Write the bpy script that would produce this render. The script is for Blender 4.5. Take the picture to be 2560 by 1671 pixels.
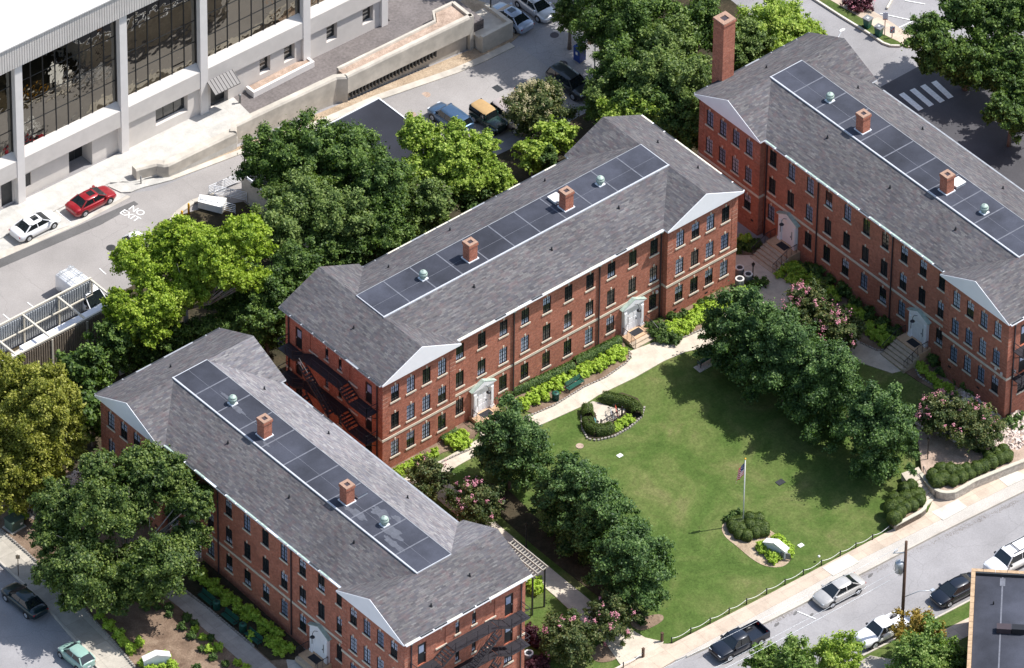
import bpy, bmesh, math, random
import numpy as np
from mathutils import Vector, Matrix
random.seed(7)
sc = bpy.context.scene
for o_ in list(bpy.data.objects): bpy.data.objects.remove(o_)
C = sc.collection
rad = math.radians

# ------------------------------------------------------------------ camera
CAMP = Vector((-367.85965, -442.11169, 502.78918)); YAW, PIT, ROLL, FPX = 0.85797, 0.70244, 0.01412, 22559.5
_f = Vector((math.cos(YAW)*math.cos(PIT), math.sin(YAW)*math.cos(PIT), -math.sin(PIT)))
_r = Vector((math.sin(YAW), -math.cos(YAW), 0)); _u = _r.cross(_f)
cr_, sr_ = math.cos(ROLL), math.sin(ROLL)
CR = _r*cr_ + _u*sr_; CU = _u*cr_ - _r*sr_
cam = bpy.data.cameras.new('camera'); camo = bpy.data.objects.new('camera', cam); C.objects.link(camo)
camo.matrix_world = Matrix(((CR.x, CU.x, -_f.x, CAMP.x), (CR.y, CU.y, -_f.y, CAMP.y), (CR.z, CU.z, -_f.z, CAMP.z), (0, 0, 0, 1)))
cam.sensor_width = 36; cam.lens = FPX/2560*36; cam.clip_start = 10; cam.clip_end = 4000
sc.camera = camo
# ------------------------------------------------------------------ light
w = bpy.data.worlds.new('World'); sc.world = w; w.use_nodes = True
nt = w.node_tree; bg = nt.nodes['Background']; sky = nt.nodes.new('ShaderNodeTexSky')
SUN_AZ, SUN_EL = -25.0, 57.0
sky.sky_type = 'NISHITA'; sky.sun_disc = False; sky.sun_elevation = rad(SUN_EL); sky.sun_rotation = rad(90-SUN_AZ)
sky.air_density = 1.2; sky.dust_density = 1.5
nt.links.new(sky.outputs[0], bg.inputs[0]); bg.inputs[1].default_value = 0.138
sl = bpy.data.lights.new('sun', 'SUN'); sl.energy = 4.75; sl.angle = rad(0.5); sl.color = (1, .975, .935)
so = bpy.data.objects.new('sun', sl); C.objects.link(so)
sd = Vector((math.cos(rad(SUN_AZ))*math.cos(rad(SUN_EL)), math.sin(rad(SUN_AZ))*math.cos(rad(SUN_EL)), math.sin(rad(SUN_EL))))
so.rotation_euler = sd.to_track_quat('Z', 'Y').to_euler(); so.location = (60, -30, 90)
sc.view_settings.view_transform = 'Standard'; sc.view_settings.look = 'None'; sc.view_settings.exposure = 0.36; sc.view_settings.gamma = 1
sc.render.engine = 'CYCLES'
sc.cycles.max_bounces = 6; sc.cycles.transparent_max_bounces = 6

# ------------------------------------------------------------------ terrain and helpers
def cl(a, lo=0., hi=1.): return max(lo, min(hi, a))
def hgt(x, y):
    s = -1.6*cl((-2-y)/27)
    c = -0.7*cl((x-38)/5)*(1-cl((x-60)/6))*(1-cl((y-13)/5))
    b = -2.4*cl((x-8)/37)*cl((y-18)/10)*(1-cl((x-57)/9))
    return min(s, c)+b
def G(px, py, z=None):
    """point of the place seen at photograph pixel (2560 wide), on the terrain or at height z"""
    v = CR*((px-1280)/FPX) + CU*(-(py-835.5)/FPX) + _f
    zz = 0. if z is None else z
    for k in range(1 if z is not None else 8):
        t = (zz-CAMP.z)/v.z; P = CAMP+v*t
        if z is None: zz = hgt(P.x, P.y)
    return Vector((P.x, P.y, zz))
def T(c, r, x, y): return (c*640+x*.36036, (0, 560, 1111)[r]+y*.36036)

def tag(o, label=None, cat=None, group=None, kind=None):
    if label: o['label'] = label
    if cat: o['category'] = cat
    if group: o['group'] = group
    if kind: o['kind'] = kind
    return o
def empty(name, loc, rz=0, label=None, cat=None, group=None):
    o = bpy.data.objects.new(name, None); C.objects.link(o); o.location = loc; o.rotation_euler = (0, 0, rz); o.empty_display_size = .3
    return tag(o, label, cat, group)
def link(name, me, parent=None):
    o = bpy.data.objects.new(name, me); C.objects.link(o)
    if parent: o.parent = parent
    return o
def copy_tree(o, parent=None):
    c = o.copy(); C.objects.link(c)
    if parent: c.parent = parent
    for ch in o.children: copy_tree(ch, c)
    return c

# ------------------------------------------------------------------ materials
def newmat(name):
    m = bpy.data.materials.new(name); m.use_nodes = True
    return m, m.node_tree, m.node_tree.nodes['Principled BSDF']
def N(t, typ, **k):
    n = t.nodes.new(typ)
    for a, b in k.items():
        if a.startswith('i_'):
            key = a[2:].replace('_', ' ')
            n.inputs[key].default_value = b
        else: setattr(n, a, b)
    return n
def rgb(c): return (c[0], c[1], c[2], 1)
def mix(t, fac, a, b, blend='MIX'):
    n = N(t, 'ShaderNodeMix', data_type='RGBA', blend_type=blend)
    for s, v in ((0, fac), (6, a), (7, b)):
        if isinstance(v, (int, float)): n.inputs[s].default_value = v
        elif isinstance(v, tuple): n.inputs[s].default_value = rgb(v)
        else: t.links.new(v, n.inputs[s])
    return n.outputs[2]
def noise(t, scale, detail=4, rough=.6, vec=None, dist=0):
    n = N(t, 'ShaderNodeTexNoise', i_Scale=scale, i_Detail=detail, i_Roughness=rough, i_Distortion=dist)
    if vec is None:
        g = N(t, 'ShaderNodeNewGeometry'); vec = g.outputs['Position']
    t.links.new(vec, n.inputs['Vector']); return n.outputs['Fac']
def ramp(t, fac, stops):
    r = N(t, 'ShaderNodeValToRGB'); t.links.new(fac, r.inputs[0]); e = r.color_ramp.elements
    while len(e) < len(stops): e.new(.5)
    for i, (p, c) in enumerate(stops):
        e[i].position = p; e[i].color = rgb(c) if isinstance(c, tuple) else (c, c, c, 1)
    return r.outputs[0]
def bump(t, b, h, strength=.3, dist=.05):
    n = N(t, 'ShaderNodeBump', i_Strength=strength, i_Distance=dist); t.links.new(h, n.inputs['Height']); t.links.new(n.outputs[0], b.inputs['Normal'])
def M_plain(name, c, rough=.6, metal=0, var=.12, scale=3., spec=.5, bmp=0, var2=0, scale2=.15):
    m, t, b = newmat(name); b.inputs['Roughness'].default_value = rough; b.inputs['Metallic'].default_value = metal
    b.inputs['Specular IOR Level'].default_value = spec
    if var:
        f = noise(t, scale)
        lo = tuple(v*(1-var) for v in c); hi = tuple(min(1, v*(1+var)) for v in c)
        col = ramp(t, f, [(.3, lo), (.7, hi)])
        if var2:
            f2 = noise(t, scale2, 3)
            col = mix(t, 1., col, ramp(t, f2, [(.35, 1-var2), (.65, 1+0*var2)]), 'MULTIPLY')
        t.links.new(col, b.inputs['Base Color'])
        if bmp: bump(t, b, f, bmp, .03)
    else: b.inputs['Base Color'].default_value = rgb(c)
    return m
def objvec(t): return N(t, 'ShaderNodeTexCoord').outputs['Object']
def M_brick(name, c1, c2, c3, sc_=1.):
    m, t, b = newmat(name); b.inputs['Roughness'].default_value = .85; b.inputs['Specular IOR Level'].default_value = .2
    s = N(t, 'ShaderNodeSeparateXYZ'); t.links.new(objvec(t), s.inputs[0])
    a = N(t, 'ShaderNodeMath', operation='ADD'); t.links.new(s.outputs[0], a.inputs[0]); t.links.new(s.outputs[1], a.inputs[1])
    cb = N(t, 'ShaderNodeCombineXYZ'); t.links.new(a.outputs[0], cb.inputs[0]); t.links.new(s.outputs[2], cb.inputs[1])
    br = N(t, 'ShaderNodeTexBrick', i_Scale=1.); t.links.new(cb.outputs[0], br.inputs['Vector'])
    br.inputs['Brick Width'].default_value = .22*sc_; br.inputs['Row Height'].default_value = .085*sc_; br.inputs['Mortar Size'].default_value = .010; br.inputs['Mortar Smooth'].default_value = .4
    br.inputs['Color1'].default_value = rgb(c1); br.inputs['Color2'].default_value = rgb(c2); br.inputs['Mortar'].default_value = rgb(c3)
    f = noise(t, .5, 5, .65)
    f2 = noise(t, 4., 3, .6)
    col = mix(t, 1., br.outputs[0], ramp(t, f, [(.3, .8), (.7, 1.12)]), 'MULTIPLY')
    col = mix(t, 1., col, ramp(t, f2, [(.3, .82), (.7, 1.15)]), 'MULTIPLY')
    t.links.new(col, b.inputs['Base Color']); return m
def M_shingle(name, along, gain=1., patch=.34):
    m, t, b = newmat(name); b.inputs['Roughness'].default_value = .9; b.inputs['Specular IOR Level'].default_value = .15
    s = N(t, 'ShaderNodeSeparateXYZ'); t.links.new(objvec(t), s.inputs[0])
    cb = N(t, 'ShaderNodeCombineXYZ')
    t.links.new(s.outputs[0 if along == 'x' else 1], cb.inputs[0]); t.links.new(s.outputs[1 if along == 'x' else 0], cb.inputs[1])
    br = N(t, 'ShaderNodeTexBrick', i_Scale=1.); t.links.new(cb.outputs[0], br.inputs['Vector'])
    br.offset = .37; br.offset_frequency = 3
    br.inputs['Brick Width'].default_value = .46; br.inputs['Row Height'].default_value = .125; br.inputs['Mortar Size'].default_value = .006; br.inputs['Bias'].default_value = 0
    br.inputs['Color1'].default_value = (0, 0, 0, 1); br.inputs['Color2'].default_value = (1, 1, 1, 1); br.inputs['Mortar'].default_value = (.1, .1, .1, 1)
    col = ramp(t, br.outputs[0], [(0, (.080, .073, .078)), (.25, (.122, .112, .116)), (.42, (.090, .085, .095)), (.6, (.150, .140, .136)), (.8, (.112, .094, .097)), (1, (.170, .160, .156))])
    mp = N(t, 'ShaderNodeMapping'); mp.inputs['Scale'].default_value = (1.1, 5., 1) if along == 'x' else (5., 1.1, 1); t.links.new(objvec(t), mp.inputs[0])
    f = noise(t, 1.2, 3, .6, mp.outputs[0])
    col = mix(t, 1., col, ramp(t, f, [(.3, .82), (.7, 1.16)]), 'MULTIPLY')
    f3 = noise(t, 1.6, 2, .5)
    col = mix(t, ramp(t, f3, [(.54, 0.), (.72, patch)]), col, (.145, .088, .090))
    f4 = noise(t, .22, 4, .6)
    col = mix(t, 1., col, ramp(t, f4, [(.3, .86), (.7, 1.12)]), 'MULTIPLY')
    col = mix(t, 1., col, (gain*.96, gain*.99, gain*1.0), 'MULTIPLY')
    t.links.new(col, b.inputs['Base Color']); bump(t, b, br.outputs[0], .25, .01); return m
def M_asphalt(name, c, patch=.15, crack=True):
    m, t, b = newmat(name); b.inputs['Roughness'].default_value = .9; b.inputs['Specular IOR Level'].default_value = .25
    f = noise(t, 9., 3, .7); f2 = noise(t, .25, 5, .6); f3 = noise(t, .07, 2, .5)
    col = ramp(t, f, [(.3, tuple(v*.88 for v in c)), (.7, tuple(v*1.1 for v in c))])
    col = mix(t, 1., col, ramp(t, f2, [(.35, 1-patch), (.65, 1+patch*.6)]), 'MULTIPLY')
    col = mix(t, 1., col, ramp(t, f3, [(.4, 1-patch*.8), (.6, 1.04)]), 'MULTIPLY')
    if crack:
        v = N(t, 'ShaderNodeTexVoronoi', feature='DISTANCE_TO_EDGE', i_Scale=.16)
        g = N(t, 'ShaderNodeNewGeometry'); nn = N(t, 'ShaderNodeTexNoise', i_Scale=.8); t.links.new(g.outputs['Position'], nn.inputs['Vector'])
        ad = N(t, 'ShaderNodeVectorMath', operation='ADD'); t.links.new(g.outputs['Position'], ad.inputs[0]); t.links.new(nn.outputs['Color'], ad.inputs[1])
        t.links.new(ad.outputs[0], v.inputs['Vector'])
        col = mix(t, ramp(t, v.outputs['Distance'], [(0, .30), (.007, 0.)]), col, tuple(v_*.5 for v_ in c))
        # dark stained flecks
        f5 = noise(t, 1.4, 6, .75)
        col = mix(t, ramp(t, f5, [(.66, 0.), (.74, .22)]), col, tuple(v_*.45 for v_ in c))
    t.links.new(col, b.inputs['Base Color']); bump(t, b, f, .2, .01); return m
def M_slab(name, c, pitch=1.5, ang=0, var=.1, joint=.5, off=(0, 0)):
    """poured concrete flags with joints and flag-to-flag tone"""
    m, t, b = newmat(name); b.inputs['Roughness'].default_value = .85; b.inputs['Specular IOR Level'].default_value = .25
    g = N(t, 'ShaderNodeNewGeometry'); mp = N(t, 'ShaderNodeMapping'); mp.inputs['Rotation'].default_value = (0, 0, ang); mp.inputs['Location'].default_value = (off[0], off[1], 0)
    t.links.new(g.outputs['Position'], mp.inputs[0])
    br = N(t, 'ShaderNodeTexBrick', i_Scale=1.); t.links.new(mp.outputs[0], br.inputs['Vector']); br.offset = 0
    br.inputs['Brick Width'].default_value = pitch; br.inputs['Row Height'].default_value = pitch; br.inputs['Mortar Size'].default_value = .014; br.inputs['Mortar Smooth'].default_value = .3
    br.inputs['Color1'].default_value = rgb(tuple(v*(1-var) for v in c)); br.inputs['Color2'].default_value = rgb(tuple(v*(1+var) for v in c)); br.inputs['Mortar'].default_value = rgb(tuple(v*joint for v in c))
    f = noise(t, .8, 6, .7); f2 = noise(t, 9, 3)
    col = mix(t, 1., br.outputs[0], ramp(t, f, [(.3, .78), (.6, 1.06)]), 'MULTIPLY')
    col = mix(t, 1., col, ramp(t, f2, [(.3, .93), (.7, 1.06)]), 'MULTIPLY')
    t.links.new(col, b.inputs['Base Color']); bump(t, b, f2, .15, .01); return m
def M_ground(name, stops, s1=.35, s2=6., rough=.95, bm_=.5, mid=1.6):
    m, t, b = newmat(name); b.inputs['Roughness'].default_value = rough; b.inputs['Specular IOR Level'].default_value = .1
    f = noise(t, s1, 5, .65, dist=.6); f2 = noise(t, s2, 4, .75); f3 = noise(t, mid, 4, .7)
    col = ramp(t, f, stops)
    col = mix(t, 1., col, ramp(t, f2, [(.28, .68), (.72, 1.32)]), 'MULTIPLY')
    col = mix(t, 1., col, ramp(t, f3, [(.3, .84), (.7, 1.14)]), 'MULTIPLY')
    t.links.new(col, b.inputs['Base Color']); bump(t, b, f2, bm_, .05); return m
def M_leaf(name, c1, c2, c3=None, nscale=.6, trans=.28, spec=.35):
    m, t, b = newmat(name); b.inputs['Roughness'].default_value = .55; b.inputs['Specular IOR Level'].default_value = spec
    at = N(t, 'ShaderNodeAttribute', attribute_name='rnd')
    f = noise(t, nscale, 3, .6)
    mx = N(t, 'ShaderNodeMath', operation='MULTIPLY_ADD'); t.links.new(at.outputs['Fac'], mx.inputs[0]); mx.inputs[1].default_value = .55; t.links.new(f, mx.inputs[2])
    stops = [(.45, c1), (.95, c2)] if c3 is None else [(.4, c1), (.75, c2), (1., c3)]
    col = ramp(t, mx.outputs[0], stops)
    t.links.new(col, b.inputs['Base Color'])
    tr = N(t, 'ShaderNodeBsdfTranslucent'); bc = mix(t, 1., col, (1.5, 1.7, .6), 'MULTIPLY'); t.links.new(bc, tr.inputs[0])
    ms = N(t, 'ShaderNodeMixShader'); ms.inputs[0].default_value = trans
    t.links.new(b.outputs[0], ms.inputs[1]); t.links.new(tr.outputs[0], ms.inputs[2])
    t.links.new(ms.outputs[0], t.nodes['Material Output'].inputs['Surface']); return m
def M_glass(name, c, rough=.06, metal=0., spec=1., wave=0):
    m, t, b = newmat(name); b.inputs['Base Color'].default_value = rgb(c); b.inputs['Roughness'].default_value = rough; b.inputs['Metallic'].default_value = metal
    b.inputs['Specular IOR Level'].default_value = spec
    if wave:
        f = noise(t, .55, 2, .5); f2 = noise(t, 2.2, 1, .5)
        a = N(t, 'ShaderNodeMath', operation='MULTIPLY_ADD'); t.links.new(f2, a.inputs[0]); a.inputs[1].default_value = .12; t.links.new(f, a.inputs[2])
        bump(t, b, a.outputs[0], 1., wave)
    return m

MAT = {}
def mk():
    L = MAT
    L['brick'] = M_brick('red brick', (.45, .135, .076), (.32, .085, .051), (.50, .33, .25))
    L['brick_dark'] = M_brick('weathered brick', (.40, .13, .08), (.28, .09, .06), (.5, .40, .33))
    L['stone'] = M_plain('cream limestone', (.62, .55, .44), .8, var=.1, scale=2.5)
    L['shx'] = M_shingle('asphalt shingle x', 'x'); L['shy'] = M_shingle('asphalt shingle y', 'y')
    L['shxl'] = M_shingle('paler grey shingle x', 'x', 1.75, .0); L['shyl'] = M_shingle('paler grey shingle y', 'y', 1.55, .0)  # same shingle pattern with raised gain and no brown patches, for paler slopes
    L['deck'] = M_asphalt('rolled roofing', (.062, .066, .086), .34, crack=False)
    L['seam'] = M_plain('roof seam strip', (.135, .14, .165), .8, var=.2, scale=3)
    L['flash'] = M_plain('white metal flashing', (.50, .51, .54), .45, var=.1)
    L['white'] = M_plain('white paint', (.78, .79, .82), .5, var=.04, scale=1.2)
    L['gutter'] = M_plain('cream gutter lining', (.66, .62, .50), .6, var=.2, scale=3)
    L['gdark'] = M_plain('dark wet gutter', (.03, .032, .035), .5, var=.3)
    L['copper'] = M_plain('verdigris copper', (.36, .45, .39), .6, var=.25, scale=4)
    L['down'] = M_plain('dark downpipe', (.05, .035, .04), .5, var=.1)
    L['black'] = M_plain('black paint', (.015, .015, .018), .45, var=.1)
    L['iron'] = M_plain('black iron', (.022, .020, .026), .5, var=.2)
    L['frame'] = M_plain('dark window frame', (.012, .015, .018), .4, var=0)
    L['blind'] = M_plain('pale blind behind glass', (.56, .62, .76), .12, var=.12, scale=1.2, spec=.9)
    L['blind2'] = M_plain('blue grey blind behind glass', (.30, .36, .50), .1, var=.2, scale=1.1, spec=.9)
    L['curtain'] = M_plain('brown curtain behind glass', (.10, .07, .05), .1, var=.3, scale=2.5, spec=.9)
    L['glass'] = M_glass('dark window glass', (.02, .025, .03), .05, 0, .9)
    L['terra'] = M_plain('tan paving tile', (.55, .36, .22), .7, var=.12, scale=5)
    L['step'] = M_plain('stone step', (.46, .37, .27), .8, var=.15, scale=3)
    L['mat'] = M_plain('black rubber mat', (.012, .012, .016), .7, var=.2)
    L['chimneycap'] = M_plain('mortar cap', (.34, .21, .15), .9, var=.25, scale=6)
    L['grass'] = M_ground('lawn grass', [(.25, (.050, .088, .019)), (.44, (.074, .116, .027)), (.59, (.112, .140, .042)), (.78, (.18, .16, .074))], .22, 5.)
    L['grass2'] = M_ground('rough grass', [(.3, (.05, .085, .02)), (.55, (.09, .12, .035)), (.8, (.2, .15, .08))], .5, 5.)
    L['mulch'] = M_ground('pine bark mulch', [(.3, (.13, .085, .06)), (.55, (.22, .155, .11)), (.8, (.33, .25, .18))], .5, 8.)
    L['straw'] = M_ground('sandy mulch', [(.3, (.30, .22, .15)), (.55, (.40, .31, .22)), (.8, (.48, .39, .29))], .6, 8.)
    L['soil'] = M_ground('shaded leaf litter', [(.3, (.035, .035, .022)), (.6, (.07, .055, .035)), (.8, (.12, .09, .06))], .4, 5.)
    L['path'] = M_slab('cream concrete path', (.55, .48, .39), 3.2, rad(2), .05, .75)
    L['pathd'] = M_slab('grey concrete path', (.42, .38, .34), 1.9, 0, .07, .7)
    L['walk'] = M_slab('tan concrete sidewalk', (.52, .42, .33), 1.75, rad(3.2), .10, .7, (0, .4))
    L['walkl'] = M_slab('pale concrete panel', (.60, .56, .49), 3.4, rad(3.2), .03, .75, (.3, .4))
    L['walkg'] = M_slab('weathered concrete sidewalk', (.42, .38, .32), 1.7, rad(4), .16, .6)
    L['conc'] = M_plain('poured concrete', (.54, .49, .42), .85, var=.12, scale=1.2, var2=.22, scale2=.5)
    L['concv'] = M_plain('gravelly verge concrete', (.50, .46, .41), .9, var=.25, scale=12, var2=.15, scale2=.5)
    L['wcon'] = M_plain('white concrete', (.66, .61, .565), .8, var=.05, scale=1., var2=.08, scale2=.3)
    L['wcol'] = M_plain('pale concrete column', (.74, .695, .66), .8, var=.04, scale=1.)
    L['wroof'] = M_plain('white roof membrane', (.84, .83, .79), .7, var=.03, scale=.6)
    L['wwalk'] = M_slab('white concrete terrace', (.50, .48, .445), 3.3, rad(1.4), .05, .86)
    L['asph'] = M_asphalt('old grey asphalt', (.295, .283, .285), .12)
    L['asphl'] = M_asphalt('pale asphalt', (.315, .293, .28), .1)
    L['asphd'] = M_asphalt('dark asphalt patch', (.135, .13, .128), .15)
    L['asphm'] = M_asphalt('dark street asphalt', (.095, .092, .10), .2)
    L['blackroof'] = M_asphalt('black membrane', (.032, .034, .045), .2, crack=False)
    L['awn'] = M_plain('grey brown awning metal', (.085, .078, .078), .5, .1, var=.1)
    L['tansiding'] = M_plain('tan weathered siding', (.27, .22, .17), .7, var=.2)
    L['stain'] = M_plain('dried roof stain', (.095, .10, .12), .9, var=.2, scale=4)
    L['lead'] = M_plain('dull lead edge', (.30, .31, .33), .6, var=.15)
    L['gable'] = M_plain('bright white boards', (.90, .89, .90), .55, var=.03, scale=1.)
    L['paint'] = M_plain('worn white road paint', (.8, .8, .78), .8, var=.15, scale=6)
    L['yellow'] = M_plain('yellow paint', (.85, .42, .02), .5, var=.05)
    L['pave'] = M_brick('grey paver', (.13, .112, .11), (.085, .074, .075), (.17, .15, .145), 2.2)
    L['gravel'] = M_ground('pink gravel', [(.3, (.30, .22, .17)), (.6, (.44, .33, .26)), (.8, (.5, .42, .34))], 1.2, 10.)
    L['rock'] = M_plain('pale rock', (.60, .50, .44), .9, var=.25, scale=3)
    L['edge'] = M_plain('grey edging stone', (.30, .27, .24), .9, var=.35, scale=5)
    L['block'] = M_plain('split face retaining block', (.40, .36, .31), .95, var=.3, scale=5, bmp=.5)
    L['cap'] = M_plain('retaining wall cap', (.50, .47, .38), .9, var=.12, scale=3)
    L['bark'] = M_plain('bark', (.17, .14, .12), .95, var=.3, scale=5, bmp=.5)
    L['barkp'] = M_plain('pale bark', (.36, .31, .27), .9, var=.25, scale=4)
    L['wood'] = M_plain('utility pole wood', (.10, .055, .035), .9, var=.25, scale=3)
    L['green'] = M_plain('dark green enamel', (.012, .085, .060), .45, var=.1)
    L['acgrey'] = M_plain('air conditioner steel', (.20, .20, .20), .5, var=.1)
    L['aclid'] = M_plain('air conditioner lid', (.60, .58, .55), .5, var=.05)
    L['galv'] = M_plain('galvanised steel', (.50, .52, .54), .4, .4, var=.1)
    L['slat'] = M_plain('grey metal siding', (.42, .44, .46), .5, .2, var=.1)
    L['beige'] = M_plain('beige steel beam', (.60, .55, .46), .6, var=.08)
    L['tan'] = M_plain('tan brick coping', (.44, .30, .18), .85, var=.22, scale=4)
    L['rubber'] = M_plain('tyre rubber', (.012, .012, .013), .8, var=0)
    L['rim'] = M_plain('alloy rim', (.55, .56, .58), .3, .6, var=0)
    L['carglass'] = M_glass('car glass', (.012, .016, .018), .03, 0, 1.)
    L['lamp'] = M_glass('headlamp lens', (.62, .64, .66), .1)
    L['tail'] = M_glass('tail lamp lens', (.35, .01, .01), .15)
    L['chrome'] = M_plain('chrome', (.6, .6, .62), .15, 1., var=0)
    L['mirror'] = M_glass('coated facade glass', (.27, .26, .23), .02, 1., .5, wave=.05)
    L['wcap'] = M_plain('white cap', (.8, .78, .74), .6, var=.05)
    L['pinkf'] = M_leaf('pink blossom', (.46, .14, .20), (.66, .30, .38), trans=.2)
mk()

# ------------------------------------------------------------------ mesh building
class MB:
    def __init__(s): s.bm = bmesh.new(); s.mi = 0
    def face(s, pts, mi=None):
        f = s.bm.faces.new([s.bm.verts.new(p) for p in pts]); f.material_index = s.mi if mi is None else mi; return f
    def box(s, x0, x1, y0, y1, z0, z1, mi=None):
        v = [s.bm.verts.new(p) for p in ((x0, y0, z0), (x1, y0, z0), (x1, y1, z0), (x0, y1, z0), (x0, y0, z1), (x1, y0, z1), (x1, y1, z1), (x0, y1, z1))]
        for q in ((0, 3, 2, 1), (4, 5, 6, 7), (0, 1, 5, 4), (1, 2, 6, 5), (2, 3, 7, 6), (3, 0, 4, 7)):
            f = s.bm.faces.new([v[i] for i in q]); f.material_index = s.mi if mi is None else mi
        return s
    def bar(s, a, b, w=.05, h=None, mi=None):
        a = Vector(a); b = Vector(b); d = (b-a)
        if d.length < 1e-6: return s
        d.normalize(); up = Vector((0, 0, 1)) if abs(d.z) < .95 else Vector((1, 0, 0))
        r = d.cross(up).normalized(); u = r.cross(d); h = h or w
        v = [s.bm.verts.new(p+r*(w/2*i)+u*(h/2*j)) for p in (a, b) for i, j in ((-1, -1), (1, -1), (1, 1), (-1, 1))]
        for q in ((0, 1, 2, 3), (7, 6, 5, 4), (0, 4, 5, 1), (1, 5, 6, 2), (2, 6, 7, 3), (3, 7, 4, 0)):
            f = s.bm.faces.new([v[i] for i in q]); f.material_index = s.mi if mi is None else mi
        return s
    def tube(s, pts, rs, n=8, mi=None, cap=True):
        pts = [Vector(p) for p in pts]
        if isinstance(rs, (int, float)): rs = [rs]*len(pts)
        rings = []
        for i, p in enumerate(pts):
            d = (pts[min(i+1, len(pts)-1)]-pts[max(i-1, 0)]).normalized()
            up = Vector((0, 0, 1)) if abs(d.z) < .9 else Vector((1, 0, 0))
            r = d.cross(up).normalized(); u = r.cross(d)
            rings.append([s.bm.verts.new(p+(r*math.cos(2*math.pi*k/n)+u*math.sin(2*math.pi*k/n))*rs[i]) for k in range(n)])
        for a, b in zip(rings, rings[1:]):
            for k in range(n):
                f = s.bm.faces.new((a[k], a[(k+1) % n], b[(k+1) % n], b[k])); f.material_index = s.mi if mi is None else mi; f.smooth = True
        if cap:
            for rg in (rings[0], rings[-1][::-1]):
                f = s.bm.faces.new(rg); f.material_index = s.mi if mi is None else mi
        return s
    def cyl(s, x, y, z0, z1, r, r2=None, n=14, mi=None): return s.tube([(x, y, z0), (x, y, z1)], [r, r if r2 is None else r2], n, mi)
    def lathe(s, x, y, prof, n=16, mi=None): return s.tube([(x, y, z) for r, z in prof], [r for r, z in prof], n, mi)
    def prism(s, pts, z0, z1, mi=None, side=None):
        """vertical prism over polygon pts; z values may be functions"""
        z0f = z0 if callable(z0) else (lambda x, y: z0); z1f = z1 if callable(z1) else (lambda x, y: z1)
        a = [s.bm.verts.new((p[0], p[1], z1f(p[0], p[1]))) for p in pts]; b = [s.bm.verts.new((p[0], p[1], z0f(p[0], p[1]))) for p in pts]
        n = len(pts)
        f = s.bm.faces.new(a); f.material_index = s.mi if mi is None else mi
        f = s.bm.faces.new(b[::-1]); f.material_index = s.mi if mi is None else mi
        for i in range(n):
            f = s.bm.faces.new((a[i], b[i], b[(i+1) % n], a[(i+1) % n])); f.material_index = side if side is not None else (s.mi if mi is None else mi)
        return s
    def ring(s, z0, z1, ro, ri, n=20):
        for k in range(n):
            a, b = 2*math.pi*k/n, 2*math.pi*(k+1)/n
            p = lambda r, t, z: (r*math.cos(t), r*math.sin(t), z)
            s.face([p(ro, a, z0), p(ro, b, z0), p(ro, b, z1), p(ro, a, z1)]); s.face([p(ro, a, z1), p(ro, b, z1), p(ri, b, z1), p(ri, a, z1)]); s.face([p(ri, a, z1), p(ri, b, z1), p(ri, b, z0), p(ri, a, z0)]); s.face([p(ri, a, z0), p(ri, b, z0), p(ro, b, z0), p(ro, a, z0)])
        bmesh.ops.remove_doubles(s.bm, verts=s.bm.verts[:], dist=1e-5); return s
    def sphere(s, c, r, seg=10, mi=None, sq=(1, 1, 1)):
        res = bmesh.ops.create_uvsphere(s.bm, u_segments=seg, v_segments=max(5, seg//2+1), radius=r)
        for v in res['verts']:
            v.co = Vector((v.co.x*sq[0]+c[0], v.co.y*sq[1]+c[1], v.co.z*sq[2]+c[2]))
            for f in v.link_faces: f.material_index = s.mi if mi is None else mi; f.smooth = True
        return s
    def me(s, name, mats, recalc=True):
        if recalc: bmesh.ops.recalc_face_normals(s.bm, faces=s.bm.faces)
        m = bpy.data.meshes.new(name); s.bm.to_mesh(m); s.bm.free()
        for k in (mats if isinstance(mats, (list, tuple)) else [mats]): m.materials.append(MAT[k] if isinstance(k, str) else k)
        return m
    def build(s, name, mats, parent=None, label=None, cat=None, group=None, kind=None, bevel=0):
        if bevel:
            bmesh.ops.bevel(s.bm, geom=list(s.bm.edges), offset=bevel, segments=1, affect='EDGES', clamp_overlap=True)
        return tag(link(name, s.me(name, mats), parent), label, cat, group, kind)
    def poly_area(s): return 0

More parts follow.
